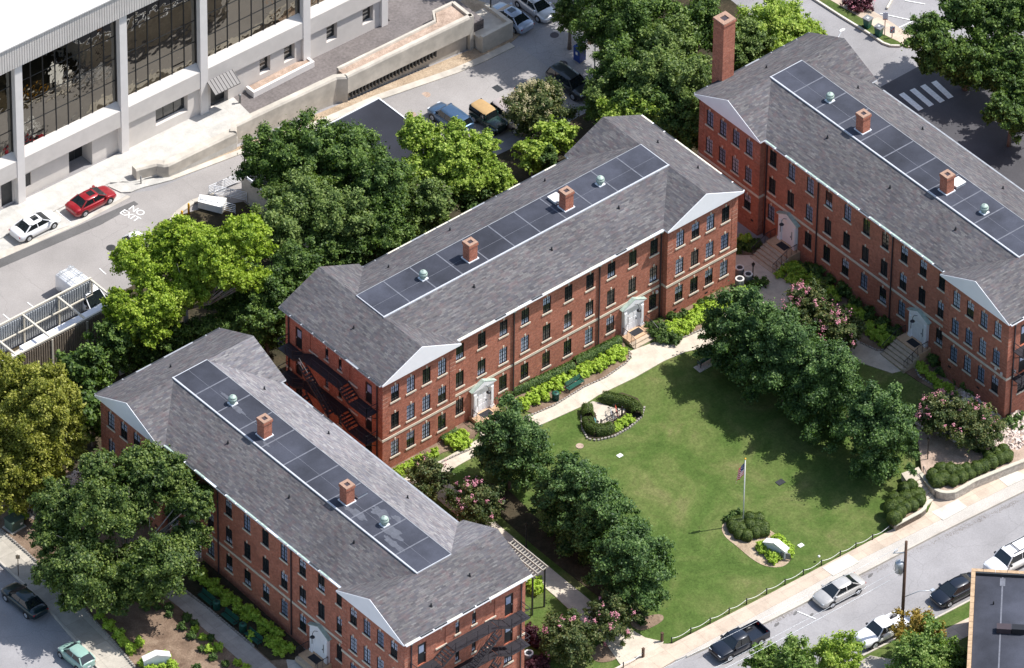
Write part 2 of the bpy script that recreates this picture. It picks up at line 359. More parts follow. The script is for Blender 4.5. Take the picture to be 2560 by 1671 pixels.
def drape(name, pts, mat, top=0., thick=.2, kind='structure', label=None, cat=None, step=1.0, parent=None, hole=None):
    """a sheet of ground cover lying on the terrain, its rim a real step"""
    bm = bmesh.new()
    P = [Vector((p[0]+.0137+.0003*i, p[1]+.0171-.0004*i, 0)) for i, p in enumerate(pts)]
    ar = sum(P[i].x*P[(i+1) % len(P)].y-P[(i+1) % len(P)].x*P[i].y for i in range(len(P)))
    if ar < 0: P = P[::-1]
    bm.faces.new([bm.verts.new(p) for p in P])
    bm.normal_update(); bmesh.ops.triangulate(bm, faces=bm.faces[:])
    x0 = min(p.x for p in P); x1 = max(p.x for p in P); y0 = min(p.y for p in P); y1 = max(p.y for p in P)
    for ax, a, b in ((0, x0, x1), (1, y0, y1)):
        k = math.ceil(a/step)*step
        while k < b:
            no = (1, 0, 0) if ax == 0 else (0, 1, 0); co = (k, 0, 0) if ax == 0 else (0, k, 0)
            bmesh.ops.bisect_plane(bm, geom=bm.verts[:]+bm.edges[:]+bm.faces[:], plane_co=co, plane_no=no)
            k += step
    bmesh.ops.remove_doubles(bm, verts=bm.verts[:], dist=1e-4)
    seen = set(); dead = []
    for f in bm.faces:
        k = tuple(sorted(v.index for v in f.verts)); c_ = f.calc_center_median(); k = (round(c_.x, 3), round(c_.y, 3))
        if k in seen or f.calc_area() < 1e-7: dead.append(f)
        seen.add(k)
    bmesh.ops.delete(bm, geom=dead, context='FACES')
    at_ = sum(f.calc_area() for f in bm.faces)
    if abs(at_-abs(ar)/2) > .02*at_+.01: print('DRAPE', name, mat, top, round(at_, 2), round(abs(ar)/2, 2))
    be = [e for e in bm.edges if len(e.link_faces) == 1]
    for f in bm.faces:
        if f.normal.z < 0: f.normal_flip()
    r = bmesh.ops.extrude_edge_only(bm, edges=be)
    low = set(v for v in r['geom'] if isinstance(v, bmesh.types.BMVert))
    for v in bm.verts: v.co.z = hgt(v.co.x, v.co.y)+top-(thick if v in low else 0)
    me = bpy.data.meshes.new(name); bm.to_mesh(me); bm.free(); me.materials.append(MAT[mat])
    o = link(name, me, parent); tag(o, label, cat, None, kind); return o
def GP(*pp): return [G(*p)[:2] for p in pp]
def smooth_pts(pts, n=3, closed=True):
    for _ in range(n):
        q = []; L = len(pts)
        for i in range(L if closed else L-1):
            a = Vector(pts[i][:2]); b = Vector(pts[(i+1) % L][:2]); q += [tuple(a*.75+b*.25), tuple(a*.25+b*.75)]
        if not closed: q = [tuple(pts[0][:2])]+q+[tuple(pts[-1][:2])]
        pts = q
    return pts
# ------------------------------------------------------------------ large structure: the three brick residence halls
L_, W_, T_, E_, R_ = 13.6, 8.7, 40.5, 10.12, 12.11
OV, SB = .35, .6
def wall_panel(mb, P, U, Nn, width, z0, z1, ops, depth=.14, mi=0):
    """wall face from P along U, outward normal Nn, with openings (u0,u1,z0,z1) cut and reveals turned inwards"""
    P = Vector(P); U = Vector(U); Nn = Vector(Nn)
    us = sorted(set([0, width]+[round(v, 4) for o in ops for v in o[:2]])); zs = sorted(set([z0, z1]+[round(v, 4) for o in ops for v in o[2:4]]))
    vt = {}
    def V(u, z):
        if (u, z) not in vt: vt[(u, z)] = mb.bm.verts.new(P+U*u+Vector((0, 0, z)))
        return vt[(u, z)]
    flip = U.cross(Vector((0, 0, 1))).dot(Nn) < 0
    for i in range(len(us)-1):
        for j in range(len(zs)-1):
            um = (us[i]+us[i+1])/2; zm = (zs[j]+zs[j+1])/2
            if any(o[0] < um < o[1] and o[2] < zm < o[3] for o in ops): continue
            q = [V(us[i], zs[j]), V(us[i+1], zs[j]), V(us[i+1], zs[j+1]), V(us[i], zs[j+1])]
            f = mb.bm.faces.new(q[::-1] if flip else q); f.material_index = mi
    for o in ops:
        c = [(o[0], o[2]), (o[1], o[2]), (o[1], o[3]), (o[0], o[3])]
        d = o[4] if len(o) > 4 else depth
        for k in range(4):
            a, b = c[k], c[(k+1) % 4]
            pa = P+U*a[0]+Vector((0, 0, a[1])); pb = P+U*b[0]+Vector((0, 0, b[1]))
            f = mb.face([pa, pb, pb-Nn*d, pa-Nn*d] if flip else [pb, pa, pa-Nn*d, pb-Nn*d]); f.material_index = mi
        if len(o) > 5 and o[5]:   # blind panel: closed with brick
            pts = [P+U*a[0]+Vector((0, 0, a[1]))-Nn*d for a in c]
            mb.face(pts[::-1] if flip else pts).material_index = mi

# window kinds as shared meshes, local x along wall, y outward, z up from sill
_wc = {}
def window_meshes(w, h):
    k = (w, h)
    if k in _wc: return _wc[k]
    f = MB(); y0, y1 = -.13, -.05
    f.box(-w/2, -w/2+.055, y0, y1, 0, h); f.box(w/2-.055, w/2, y0, y1, 0, h); f.box(-w/2+.055, w/2-.055, y0, y1, 0, .055); f.box(-w/2+.055, w/2-.055, y0, y1, h-.06, h)
    if w > .6:
        f.box(-.03, .03, y0, y1+.005, .056, h-.061)
        for sx in (-1, 1): f.box(sx*(w/4)-.011, sx*(w/4)+.011, y0+.02, y1-.02, .056, h-.061)
    else: f.box(-.015, .015, y0+.02, y1-.02, .056, h-.061)
    n = 4
    for i in range(1, n):
        for (a, b) in (((-w/2+.056, -.031), (.031, w/2-.056)) if w > .6 else ((-w/2+.056, -.016), (.016, w/2-.056))): f.box(a, b, y0+.025, y1-.022, h*i/n-.014, h*i/n+.014)
    s = MB(); s.box(-w/2-.12, w/2+.12, -.12, .07, -.15, 0); sm = s.me('window_sill', 'stone')
    kb = MB(); kb.prism([(-.055, 0), (.055, 0), (.055, .03), (-.055, .03)], 0, .01) if False else None
    kb.face([(-.05, .035, h+.001), (.05, .035, h+.001), (.085, .035, h+.26), (-.085, .035, h+.26)]); kb.face([(-.085, .035, h+.26), (.085, .035, h+.26), (.085, 0, h+.26), (-.085, 0, h+.26)])
    kb.face([(-.05, .035, h+.001), (-.085, .035, h+.26), (-.085, 0, h+.26), (-.05, 0, h+.001)]); kb.face([(.085, .035, h+.26), (.05, .035, h+.001), (.05, 0, h+.001), (.085, 0, h+.26)]); kb.face([(.05, .035, h+.001), (-.05, .035, h+.001), (-.05, 0, h+.001), (.05, 0, h+.001)])
    km = kb.me('keystone', 'stone')
    gl = []
    for kind in range(6):
        g = MB()
        yy = -.10
        if kind == 0: g.box(-w/2+.01, w/2-.01, yy-.01, yy, .01, h-.01, 0)
        elif kind == 1: g.box(-w/2+.01, w/2-.01, yy-.01, yy, h*.5, h-.01, 0); g.box(-w/2+.01, w/2-.01, yy-.01, yy, .01, h*.5, 2)
        elif kind == 2: g.box(-w/2+.01, w/2-.01, yy-.01, yy, .01, h-.01, 2)
        elif kind == 3: g.box(-w/2+.01, w/2-.01, yy-.01, yy, .01, h*.3, 0); g.box(-w/2+.01, w/2-.01, yy-.01, yy, h*.3, h-.01, 2)
        elif kind == 4: g.box(-w/2+.01, w/2-.01, yy-.01, yy, .01, h-.01, 1)
        elif kind == 5: g.box(-w/2+.01, w/2-.01, yy-.01, yy, .01, h-.01, 3)
        gl.append(g.me('pane', ['blind', 'blind2', 'glass', 'curtain']))
    _wc[k] = (f.me('window', 'frame'), sm, km, gl); return _wc[k]
def put_window(root, u, v, z, rz, w, h, kind):
    fm, sm, km, gl = window_meshes(w, h)
    f = link('window', fm, root); f.location = (u, v, z); f.rotation_euler = (0, 0, rz)
    for nme, m in (('sill', sm), ('keystone', km), ('pane', gl[kind])): link(nme, m, f)
    return f

def roof_wing(u0, v0, v1, slots):
    mb = MB(); h = W_/2; th = .16
    a = [(u0, E_), (u0+h, R_), (u0+W_, E_), (u0+W_, E_-th), (u0, E_-th)]
    A = [mb.bm.verts.new((p[0], v0, p[1])) for p in a]; B = [mb.bm.verts.new((p[0], v1, p[1])) for p in a]
    for i in range(5):
        f = mb.bm.faces.new((A[i], B[i], B[(i+1) % 5], A[(i+1) % 5])); f.material_index = slots[i] if i < 2 else 1
    if v0 == 0: mb.bm.faces.new(A).material_index = 1
    if v1 == L_: mb.bm.faces.new(B[::-1]).material_index = 1
    return mb
def chimney(root, u, v, z0, hgt_, sx=.9, sy=.86, label=None):
    c = MB(); c.box(u-sx/2, u+sx/2, v-sy/2, v+sy/2, z0, z0+hgt_-.32); c.box(u-sx/2-.06, u+sx/2+.06, v-sy/2-.06, v+sy/2+.06, z0+hgt_-.32, z0+hgt_-.1)
    o = c.build('chimney', 'brick', root, label)
    k = MB(); a, b, zt = sx/2+.04, sy/2+.04, z0+hgt_
    q = .27*sx/.9
    for (x0, x1, y0, y1) in ((-a, a, -b, -b+q), (-a, a, b-q, b), (-a, -a+q, -b+q, b-q), (a-q, a, -b+q, b-q)): k.box(u+x0, u+x1, v+y0, v+y1, zt-.1, zt)
    k.build('chimney_cap', 'chimneycap', o)
    k = MB(); k.box(u-a+q, u+a-q, v-b+q, v+b-q, zt-.11, zt-.07); k.build('flue', 'down', o)
    k = MB()
    for (x0, x1, y0, y1) in ((-a-.07, a+.07, -b-.07, -b), (-a-.07, a+.07, b, b+.07), (-a-.07, -a, -b, b), (a, a+.07, -b, b)): k.box(u+x0, u+x1, v+y0, v+y1, z0, z0+.1)
    k.build('flashing', 'white', o); return o
def ventilator(root, u, v, z0):
    b = MB(); b.box(u-.33, u+.33, v-.33, v+.33, z0, z0+.1); o = b.build('roof_ventilator', 'white', root)
    b = MB(); b.lathe(u, v, [(.24, z0+.1), (.24, z0+.3), (.36, z0+.34), (.37, z0+.62), (.31, z0+.66)], 18); b.build('drum', 'copper', o)
    b = MB(); b.lathe(u, v, [(.34, z0+.66), (.28, z0+.78), (.15, z0+.86), (.03, z0+.9), (.02, z0+1.0)], 18); b.build('dome', 'copper', o)
def doorway(root, uc, vf, zb, nsteps, ground, rail='both', landing_mat='terra'):
    """white pedimented doorcase standing against the wall at v=vf, door foot at zb"""
    d = empty('entrance', (uc, vf, zb)); d.parent = root
    W2, H = 1.12, 2.45
    m = MB()
    m.box(-W2, -W2+.34, -.32, -.003, 0, H); m.box(W2-.34, W2, -.32, -.003, 0, H); m.box(-W2, W2, -.32, -.003, H, H+.3)
    for s in (-1, 1): m.box(s*(W2-.17)-.12, s*(W2-.17)+.12, -.37, -.323, .25, H-.12); m.box(s*(W2-.17)-.2, s*(W2-.17)+.2, -.39, -.325, 0, .24)
    m.box(-W2+.34, W2-.34, -.18, -.003, 2.05, H)
    m.box(-W2+.34, -.5, -.17, -.003, 0, 2.05); m.box(.5, W2-.34, -.17, -.003, 0, 2.05)
    m.build('doorcase', 'gable', d)
    p = MB(); p.mi = 0
    pts = [(-W2-.15, H+.3), (W2+.15, H+.3), (0, H+.95)]
    A = [p.bm.verts.new((x, -.4, z)) for x, z in pts]; B = [p.bm.verts.new((x, -.003, z)) for x, z in pts]
    p.bm.faces.new(A); p.bm.faces.new(B[::-1])
    for i in range(3): p.bm.faces.new((A[i], B[i], B[(i+1) % 3], A[(i+1) % 3]))
    p.build('pediment', 'gable', d)
    p = MB()
    for s in (-1, 1):
        a = Vector((s*(W2+.28), 0, H+.29)); b = Vector((0, 0, H+.96)); n = Vector((0, 0, .06))
        v = [p.bm.verts.new(q) for q in (a+Vector((0, -.41, 0)), b+Vector((0, -.41, 0)), b, a, a+Vector((0, -.41, 0))+n, b+Vector((0, -.41, 0))+n, b+n, a+n)]
        for q in ((0, 1, 2, 3), (7, 6, 5, 4), (0, 4, 5, 1), (1, 5, 6, 2), (2, 6, 7, 3), (3, 7, 4, 0)): p.bm.faces.new([v[i] for i in q])
    p.build('copper_hood', 'copper', d)
    q = MB(); q.box(-.5, .5, -.16, -.10, .02, 2.05)
    for sx in (-.25, .25):
        for z0, z1 in ((.15, .8), (.9, 1.35), (1.45, 1.9)): q.box(sx-.17, sx+.17, -.18, -.162, z0, z1)
    dr = q.build('door', 'gable', d)
    q = MB(); q.box(.36, .42, -.23, -.182, .98, 1.08); q.build('handle', 'black', dr)
    for s in (-1, 1):
        q = MB(); q.box(s*.74-.025, s*.74+.025, -.40, -.375, 1.0, 1.9); q.build('side_light', 'black', d)
    q = MB(); q.tube([(0, -.4, H+.45), (0, -.75, H+.7), (0, -.95, H+.55), (0, -.95, H+.3)], .025, 6); q.lathe(0, -.95, [(.22, H+.12), (.2, H+.16), (.05, H+.3)], 14); q.build('lantern', 'black', d)
    # landing and steps
    run, rise = .36, (zb-ground)/(nsteps)
    q = MB(); hw = 1.35 if nsteps < 4 else 1.5
    dl = 1.35
    q.box(-hw, hw, -dl, -.003, ground-zb-.3, -.005, 0)
    for k in range(1, nsteps): q.box(-hw, hw, -dl-run*k, -dl-run*(k-1)-.001, ground-zb-.3, -rise*k, 1)
    q.build('steps', [landing_mat, 'step'], d)
    q = MB(); q.box(-.55, .55, -1.05, -.35, .0, .02); q.build('door_mat', 'mat', d)
    for s in ((-1, 1) if rail == 'both' else (1,)):
        q = MB(); e = dl+run*(nsteps-1); x = s*(hw-.08)
        q.bar((x, -.35, .92), (x, -dl, .92), .04); q.bar((x, -dl, .92), (x, -e, .92-rise*(nsteps-1)), .04)
        n = max(4, int(e/.16))
        for i in range(n+1):
            y = -.35-(e-.35)*i/n; zt = .92 if -y < dl else .92-rise*(-y-dl)/run; zb_ = 0 if -y < dl else -rise*math.ceil((-y-dl)/run-.01)
            q.bar((x, y, zb_), (x, y, zt), .02 if i % 4 else .04)
        q.build('handrail', 'iron', d)
    return d

def fire_escape(root, side, ground):
    """black iron escape on an end wall; local a = distance along v, b = distance out from the wall"""
    s = -1 if side == 'u0' else 1
    uw = OV if side == 'u0' else T_-OV
    def P(a, b, z):
        return Vector((uw+s*b, a, z)) if side == 'u1' else Vector((uw+s*b, L_-a if False else a, z))
    fe = MB()
    for z in (6.5, 3.45):
        for a in (1.0, 3.0, 5.0, 7.0, 9.0, 11.0, 12.4):
            zz = z+.8 if 4.6 < a < 9.4 else z
            fe.bar(P(a, .02, zz-.08), P(a, 1.3, zz-.08), .06); fe.bar(P(a, .02, zz-.85), P(a, 1.1, zz-.1), .05)
    fo = fe.build('fire_escape', 'iron', root)
    def grate(nme, a0, a1, z, b0=.12, b1=1.32):
        m = MB(); n = int((b1-b0)/.06)
        m.bar(P(a0, b0, z), P(a1, b0, z), .05); m.bar(P(a0, b1, z), P(a1, b1, z), .05)
        for i in range(1, n): m.bar(P(a0, b0+(b1-b0)*i/n, z), P(a1, b0+(b1-b0)*i/n, z), .056, .03)
        k = int((a1-a0)/.5)
        for i in range(k+1): m.bar(P(a0+(a1-a0)*i/k, b0, z-.03), P(a0+(a1-a0)*i/k, b1, z-.03), .03)
        m.build(nme, 'iron', fo)
    def rail(pts):
        m = MB()
        for (a, b) in zip(pts, pts[1:]):
            a = Vector(a); b = Vector(b); up = Vector((0, 0, 1.0)); ln = (b-a).length
            m.bar(a+up, b+up, .045); m.bar(a+up*.52, b+up*.52, .03)
            n = max(1, int(ln/.9))
            for i in range(n+1): q = a+(b-a)*i/n; m.bar(q, q+up, .035)
        m.build('railing', 'iron', fo)
    def flight(A, B, b0, b1, nst):
        m = MB()
        for b in (b0, b1): m.bar(P(A[0], b, A[1]), P(B[0], b, B[1]), .05, .18)
        for i in range(1, nst+1):
            t = i/(nst+1); a = A[0]+(B[0]-A[0])*t; z = A[1]+(B[1]-A[1])*t; m.bar(P(a, b0, z), P(a, b1, z), .22, .03)
        m.build('stair_flight', 'iron', fo)
        rail([P(A[0], b1, A[1]), P(B[0], b1, B[1])])
    for lv, z in enumerate((6.5, 3.45)):
        zw = z+.8
        grate('landing', .9, 3.3, z); grate('landing', 10.7, 12.7, z); grate('walkway', 4.7, 9.3, zw)
        flight((4.7, zw), (3.3, z), .15, 1.3, 4); flight((9.3, zw), (10.7, z), .15, 1.3, 4)
        rail([P(.9, .1, z), P(.9, 1.32, z), P(3.3, 1.32, z)]); rail([P(12.7, .1, z), P(12.7, 1.32, z), P(10.7, 1.32, z)])
        rail([P(4.7, 1.32, zw), P(8.2, 1.32, zw)])
        zt = (zw-3.05) if lv == 0 else ground
        flight((8.9, zw), (4.9, zt+.02), 1.40, 2.1, 14)
    return fo

def dorm(name, loc, rz, label, ground, kinds, side, steps, seed):
    rnd = random.Random(seed)
    root = empty(name, loc, rz, label, 'building')
    zg = ground-.8
    ww, wh = .88, 1.68
    sills = (1.27, 4.32, 7.37)
    wu = [1.72, 3.45, 5.17, 6.9]; wings = wu+[T_-q for q in wu[::-1]]
    mains = [20.25+s*(1.21+2.42*k) for k in range(4, -1, -1) for s in (-1,)]+[20.25+(1.21+2.42*k) for k in range(5)]
    doors = (mains[1], mains[8])
    bm = MB()
    for (u0, us) in ((OV, wu), (T_-W_+OV, wings[4:])):
        wall_panel(bm, (u0, OV, 0), (1, 0, 0), (0, -1, 0), W_-2*OV, zg, E_-.02, [(u-u0-ww/2, u-u0+ww/2, z, z+wh) for u in us for z in sills])
    m0, m1 = W_-OV, T_-W_+OV
    wall_panel(bm, (m0, OV+SB, 0), (1, 0, 0), (0, -1, 0), m1-m0, zg, E_-.02,
               [(u-m0-ww/2, u-m0+ww/2, z, z+wh) for u in mains for z in sills if not (u in doors and z < 2)])
    # returns of the wings, rear and end walls
    for u, n in ((W_-OV, 1), (T_-W_+OV, -1)):
        bm.face([(u, OV, zg), (u, OV+SB, zg), (u, OV+SB, E_-.02), (u, OV, E_-.02)]); bm.face([(u, L_-OV-SB, zg), (u, L_-OV, zg), (u, L_-OV, E_-.02), (u, L_-OV-SB, E_-.02)])
    for (u0, u1, v) in ((OV, W_-OV, L_-OV), (W_-OV, T_-W_+OV, L_-OV-SB), (T_-W_+OV, T_-OV, L_-OV)): bm.face([(u0, v, zg), (u1, v, zg), (u1, v, E_-.02), (u0, v, E_-.02)])
    ewins = []   # (v centre, sill, w, h)
    for u, nrm in ((OV, -1), (T_-OV, 1)):
        ops = []
        sd_ = 'u0' if nrm < 0 else 'u1'
        if sd_ == side:
            for z in (6.52, 3.47): ops += [(1.75-OV, 2.65-OV, z, z+2.3, .16), (11.05-OV, 11.95-OV, z, z+2.3, .16)]
            for z in sills:
                for a in (5.98, 7.75): ops.append((a-.21-OV, a+.21-OV, z+.35, z+1.6, .14)); ewins.append((a, z+.35, .42, 1.25))
                for a in (4.22, 9.48): ops.append((a-.5-OV, a+.5-OV, z, z+1.75, .06, True))
            for a in (2.2, 11.5): ops.append((a-.45-OV, a+.45-OV, 1.27, 2.95, .14)); ewins.append((a, 1.27, .9, 1.68))
        wall_panel(bm, (u, OV, 0), (0, 1, 0), (nrm, 0, 0), L_-2*OV, zg, E_-.02, ops)
    bm.build('wall', 'brick', root)
    # quoins
    for (uc, du) in ((OV, 1), (W_-OV, -1), (T_-W_+OV, 1), (T_-OV, -1)):
        q = MB(); z = 3.85
        while z < E_-.35:
            q.box(min(uc-.018*du, uc+.62*du), max(uc-.018*du, uc+.62*du), OV-.025, OV+.0-.001, z, z+.36)
            if uc in (OV, T_-OV): q.box(min(uc-.022*du, uc), max(uc-.022*du, uc)-.001*0, OV-.02, OV+.6, z, z+.36)
            z += .43
        q.build('quoin', 'brick', root)
    # belt course
    z0, z1 = 3.42, 3.66
    for q4 in ((OV-.05, W_-OV+.05, OV-.05, OV-.002), (T_-W_+OV-.05, T_-OV+.05, OV-.05, OV-.002), (W_-OV+.055, T_-W_+OV-.055, OV+SB-.05, OV+SB-.002), (W_-OV+.002, W_-OV+.05, OV, OV+SB-.055), (T_-W_+OV-.05, T_-W_+OV-.002, OV, OV+SB-.055),
               (OV-.05, OV-.002, OV, 1.25), (T_-OV+.002, T_-OV+.05, OV, 1.25), (OV-.05, OV-.002, 12.4, L_-OV), (T_-OV+.002, T_-OV+.05, 12.4, L_-OV)):
        b = MB(); b.box(*q4, z0, z1); b.build('belt_course', 'stone', root)
    # roofs
    for u0 in (0, T_-W_):
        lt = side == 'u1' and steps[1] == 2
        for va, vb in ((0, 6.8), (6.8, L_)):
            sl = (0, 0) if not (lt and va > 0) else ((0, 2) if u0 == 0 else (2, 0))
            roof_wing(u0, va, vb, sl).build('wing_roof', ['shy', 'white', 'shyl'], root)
        p = MB(); h = W_/2
        A = [p.bm.verts.new(v) for v in ((u0+.02, -.04, E_-.16), (u0+W_-.02, -.04, E_-.16), (u0+W_-.02, -.04, E_-.02), (u0+h, -.04, R_-.01), (u0+.02, -.04, E_-.02))]; B = [p.bm.verts.new((v.co.x, -.002, v.co.z)) for v in A]
        p.bm.faces.new(A); p.bm.faces.new(B[::-1])
        for i in range(5): p.bm.faces.new((A[i], B[i], B[(i+1) % 5], A[(i+1) % 5]))
        p.build('pediment', 'gable', root)
    mr = MB(); v0, v1, d0, d1 = SB, L_-SB, 5.0, 8.6
    sec = [(v0, E_), (d0, R_), (d1, R_), (v1, E_), (v1, E_-.16), (v0, E_-.16)]
    ua, ub = W_/2+.0, T_-W_/2
    lift = .012
    A = [mr.bm.verts.new((ua, v, z-(lift if z > 11 else 0))) for v, z in sec]; B = [mr.bm.verts.new((ub, v, z-(lift if z > 11 else 0))) for v, z in sec]
    for i in range(6):
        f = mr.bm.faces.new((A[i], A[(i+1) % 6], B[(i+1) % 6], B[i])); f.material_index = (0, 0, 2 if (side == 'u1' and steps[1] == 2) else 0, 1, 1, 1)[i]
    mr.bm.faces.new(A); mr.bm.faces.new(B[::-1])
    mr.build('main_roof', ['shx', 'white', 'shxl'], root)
    dk = MB(); dk.box(ua, ub, d0, d1, R_-.2, R_+.045); dko = dk.build('flat_deck', 'deck', root)
    for k in range(10):
        u = 7.3+2.9*k-.05
        s_ = MB(); s_.box(u-.06, u+.06, d0+.06, d1-.06, R_+.046, R_+.062); s_.build('seam', 'seam', dko)
    s_ = MB(); s_.box(ua+.1, ub-.1, 6.55, 6.58, R_+.046, R_+.051); s_.build('seam', 'seam', dko)
    fl = MB()
    fl.box(ua-.08, ub+.08, d0-.10, d0+.04, R_-.05, R_+.07); fl.build('deck_flashing', 'flash', root)
    for (a, b_, c, d_) in ((ua-.05, ub+.05, d1-.01, d1+.04), (ua-.05, ua+.02, d0+.041, d1-.011), (ub-.02, ub+.05, d0+.041, d1-.011)):
        fl = MB(); fl.box(a, b_, c, d_, R_-.05, R_+.065); fl.build('deck_flashing', 'lead' if c > d0+.1 else 'flash', root)
    # gutters (main front/back, end eaves)
    def gutter(a, b_, out, mats=('gutter', 'gable', 'gdark')):
        a = Vector(a); b_ = Vector(b_); out = Vector(out); g = MB()
        n = int((b_-a).length/1.35); d = (b_-a)/n
        g.bar(a+out*.09+Vector((0, 0, -.11)), b_+out*.09+Vector((0, 0, -.11)), .20, .12, 1)
        for i in range(n):
            if rnd.random() < .9: g.bar(a+d*(i+.05)+out*.085+Vector((0, 0, -.035)), a+d*(i+.95)+out*.085+Vector((0, 0, -.035)), .16, .03, 0 if rnd.random() < .8 else 2)
        g.build('gutter', list(mats), root)
    gutter((W_+.06, SB, E_), (T_-W_-.06, SB, E_), (0, -1, 0), ('gutter', 'gable', 'gdark') if side == 'u0' else ('copper', 'white', 'gdark')); gutter((W_+.06, L_-SB, E_), (T_-W_-.06, L_-SB, E_), (0, 1, 0), ('lead', 'lead', 'gdark') if side == 'u1' else ('gutter', 'lead', 'gdark'))
    gutter((0, .1, E_), (0, L_-.05, E_), (-1, 0, 0), ('gdark', 'lead', 'gdark')); gutter((T_, .1, E_), (T_, L_-.05, E_), (1, 0, 0))
    # downpipes
    for (u, v, dx, dy) in ((15.3, OV+SB, 0, -1), (24.9, OV+SB, 0, -1), (W_-OV+.28, OV+SB, 0, -1), (T_-W_+OV-.28, OV+SB, 0, -1), (OV, 1.0, -1, 0), (OV, 12.75, -1, 0), (T_-OV, 1.0, 1, 0), (T_-OV, 12.75, 1, 0)):
        g = MB(); uu, vv = u+dx*.09, v+dy*.09
        g.box(uu-.05, uu+.05, vv-.05, vv+.05, ground-.1, E_-.65); dp = g.build('downpipe', 'down', root)
        g = MB(); g.box(uu-.13, uu+.13, vv-.11 if dy == 0 else vv-.13, vv+.08, E_-.65, E_-.38); g.bar((uu, vv, E_-.38), (u+dx*.33, v+dy*.33, E_-.14), .09); g.build('leader_head', 'copper', dp)
    # windows
    it = 0
    for r, z in enumerate(sills):
        for u in wings+mains:
            if u in doors and z < 2: continue
            v = OV if u in wings else OV+SB
            k = kinds(r, u, rnd)
            put_window(root, u, v, z, math.pi if False else 0, ww, wh, k)
    # mesh y is outward: front faces -v so rotate by pi
    for o in root.children:
        if o.name.startswith('window'): o.rotation_euler = (0, 0, math.pi)
    u = OV if side == 'u0' else T_-OV; ra = rad(90) if side == 'u0' else rad(-90)
    for (a, z, w2, h2) in ewins: put_window(root, u, a, z, ra, w2, h2, rnd.choice([1, 2, 3, 4]))
    sg = -1 if side == 'u0' else 1
    for z in (6.52, 3.47):
        for a in (2.2, 11.5):
            d = MB(); d.box(*sorted((u-sg*.15, u-sg*.10)), a-.45, a+.45, z, z+2.3); dd = d.build('fire_door', 'frame', root)
            d = MB(); d.box(*sorted((u-sg*.099, u-sg*.085)), a-.25, a+.25, z+1.2, z+1.95); d.build('door_pane', 'blind' if rnd.random() < .7 else 'blind2', dd)
            d = MB(); d.box(*sorted((u-sg*.099, u-sg*.05)), a+.33, a+.4, z+.95, z+1.05); d.build('handle', 'galv', dd)
        for a in (4.22, 9.48):
            zz = z-.15+1.0-.15
    for z in sills[1:]:
        for a in (4.22, 9.48):
            d = MB(); d.box(*sorted((u, u+sg*.07)), a-.6, a+.6, z-.15, z-.002); d.build('sill', 'stone', root)
            d = MB(); d.box(*sorted((u, u+sg*.035)), a-.07, a+.07, z+1.76, z+2.02); d.build('keystone', 'stone', root)
    fire_escape(root, side, ground)
    for uc in doors: doorway(root, uc, OV+SB, steps[0], steps[1], steps[2], 'both')
    chimney(root, 14.9, 6.25, R_+.045, 1.85); chimney(root, 25.65, 6.25, R_+.045, 1.85)
    ventilator(root, 10.1, 6.72, R_+.045); ventilator(root, 29.9, 6.72, R_+.045)
    # vent pipes
    def pipe(u, v):
        z = E_+(R_-E_)*min(min(u, T_-u)/4.35 if (u < W_ or u > T_-W_) else 9, (v-SB)/4.4, (L_-SB-v)/4.4) if not (u < W_ or u > T_-W_) else E_+(R_-E_)*min((u if u < W_/2 else W_-u) if u < W_ else ((u-(T_-W_)) if u < T_-W_/2 else T_-u), 4.35)/4.35
        m = MB(); m.cyl(u, v, z-.1, z+.28, .07, n=8); m.cyl(u, v, z-.05, z+.06, .13, .1, n=8); m.build('vent_pipe', 'black', root)
    for u, v in ((13.2, 3.7), (21.6, 3.4), (29.5, 3.8), (9.5, 10.6), (17.0, 11.4), (27.5, 11.2), (2.2, 6.4), (T_-2.2, 8.8), (T_-1.6, 4.2)): pipe(u, v)
    # foundation vents
    for u in (7.6, 33.2, 36.8): 
        m = MB(); m.box(u-.17, u+.17, OV-.012, OV-.002, .35, .55); m.build('air_brick', 'black', root)
    return root

def kB(r, u, rnd):
    wing = u < 8 or u > 32
    if wing: return rnd.choice([0, 0, 4, 0, 1, 2]) if r < 2 else rnd.choice([0, 0, 1, 2])
    return {2: rnd.choice([2, 2, 3, 2, 1]), 1: rnd.choice([0, 2, 0, 2, 3]), 0: rnd.choice([5, 0, 2, 1])}[r]
def kC(r, u, rnd):
    wing = u < 8 or u > 32
    return rnd.choice([4, 0, 4, 1]) if wing else rnd.choice([2, 2, 3, 1, 4, 4])
hallB = dorm('brick_hall', (0, 0, 0), 0, 'red brick hall across the middle, its whole sunny front facing the lawn', 0., kB, 'u0', (.42, 3, 0.), 3)
hallA = dorm('brick_hall', (-19.27, 14.48, 0), -math.pi/2, 'red brick hall at lower left with stained patches on its flat roof deck', 0., kC, 'u1', (.2, 2, -.1), 5)
hallC = dorm('brick_hall', (46.04, 12.79, 0), -math.pi/2, 'red brick hall at the right edge with a tall brick chimney at its far end', -1.5, kC, 'u1', (.25, 6, -.75), 9)
chimney(hallC, -.3, 3.55, -1, 17.6, 1.35, 1.35, 'tall brick chimney rising above the far eave')
for root, u, v, dark in ((hallB, 25.6, 7.55, 0), (hallC, 25.6, 7.55, 0), (hallA, 25.6, 7.6, 1)):
    m = MB(); m.box(u-.45, u+.45, v-.5, v+.5, R_+.046, R_+.28); o = m.build('roof_hatch', 'flash', root)
    m = MB(); m.box(u-.5, u+.5, v-.55, v+.55, R_+.281, R_+.33); m.build('lid', 'deck' if dark else 'wcap', o)

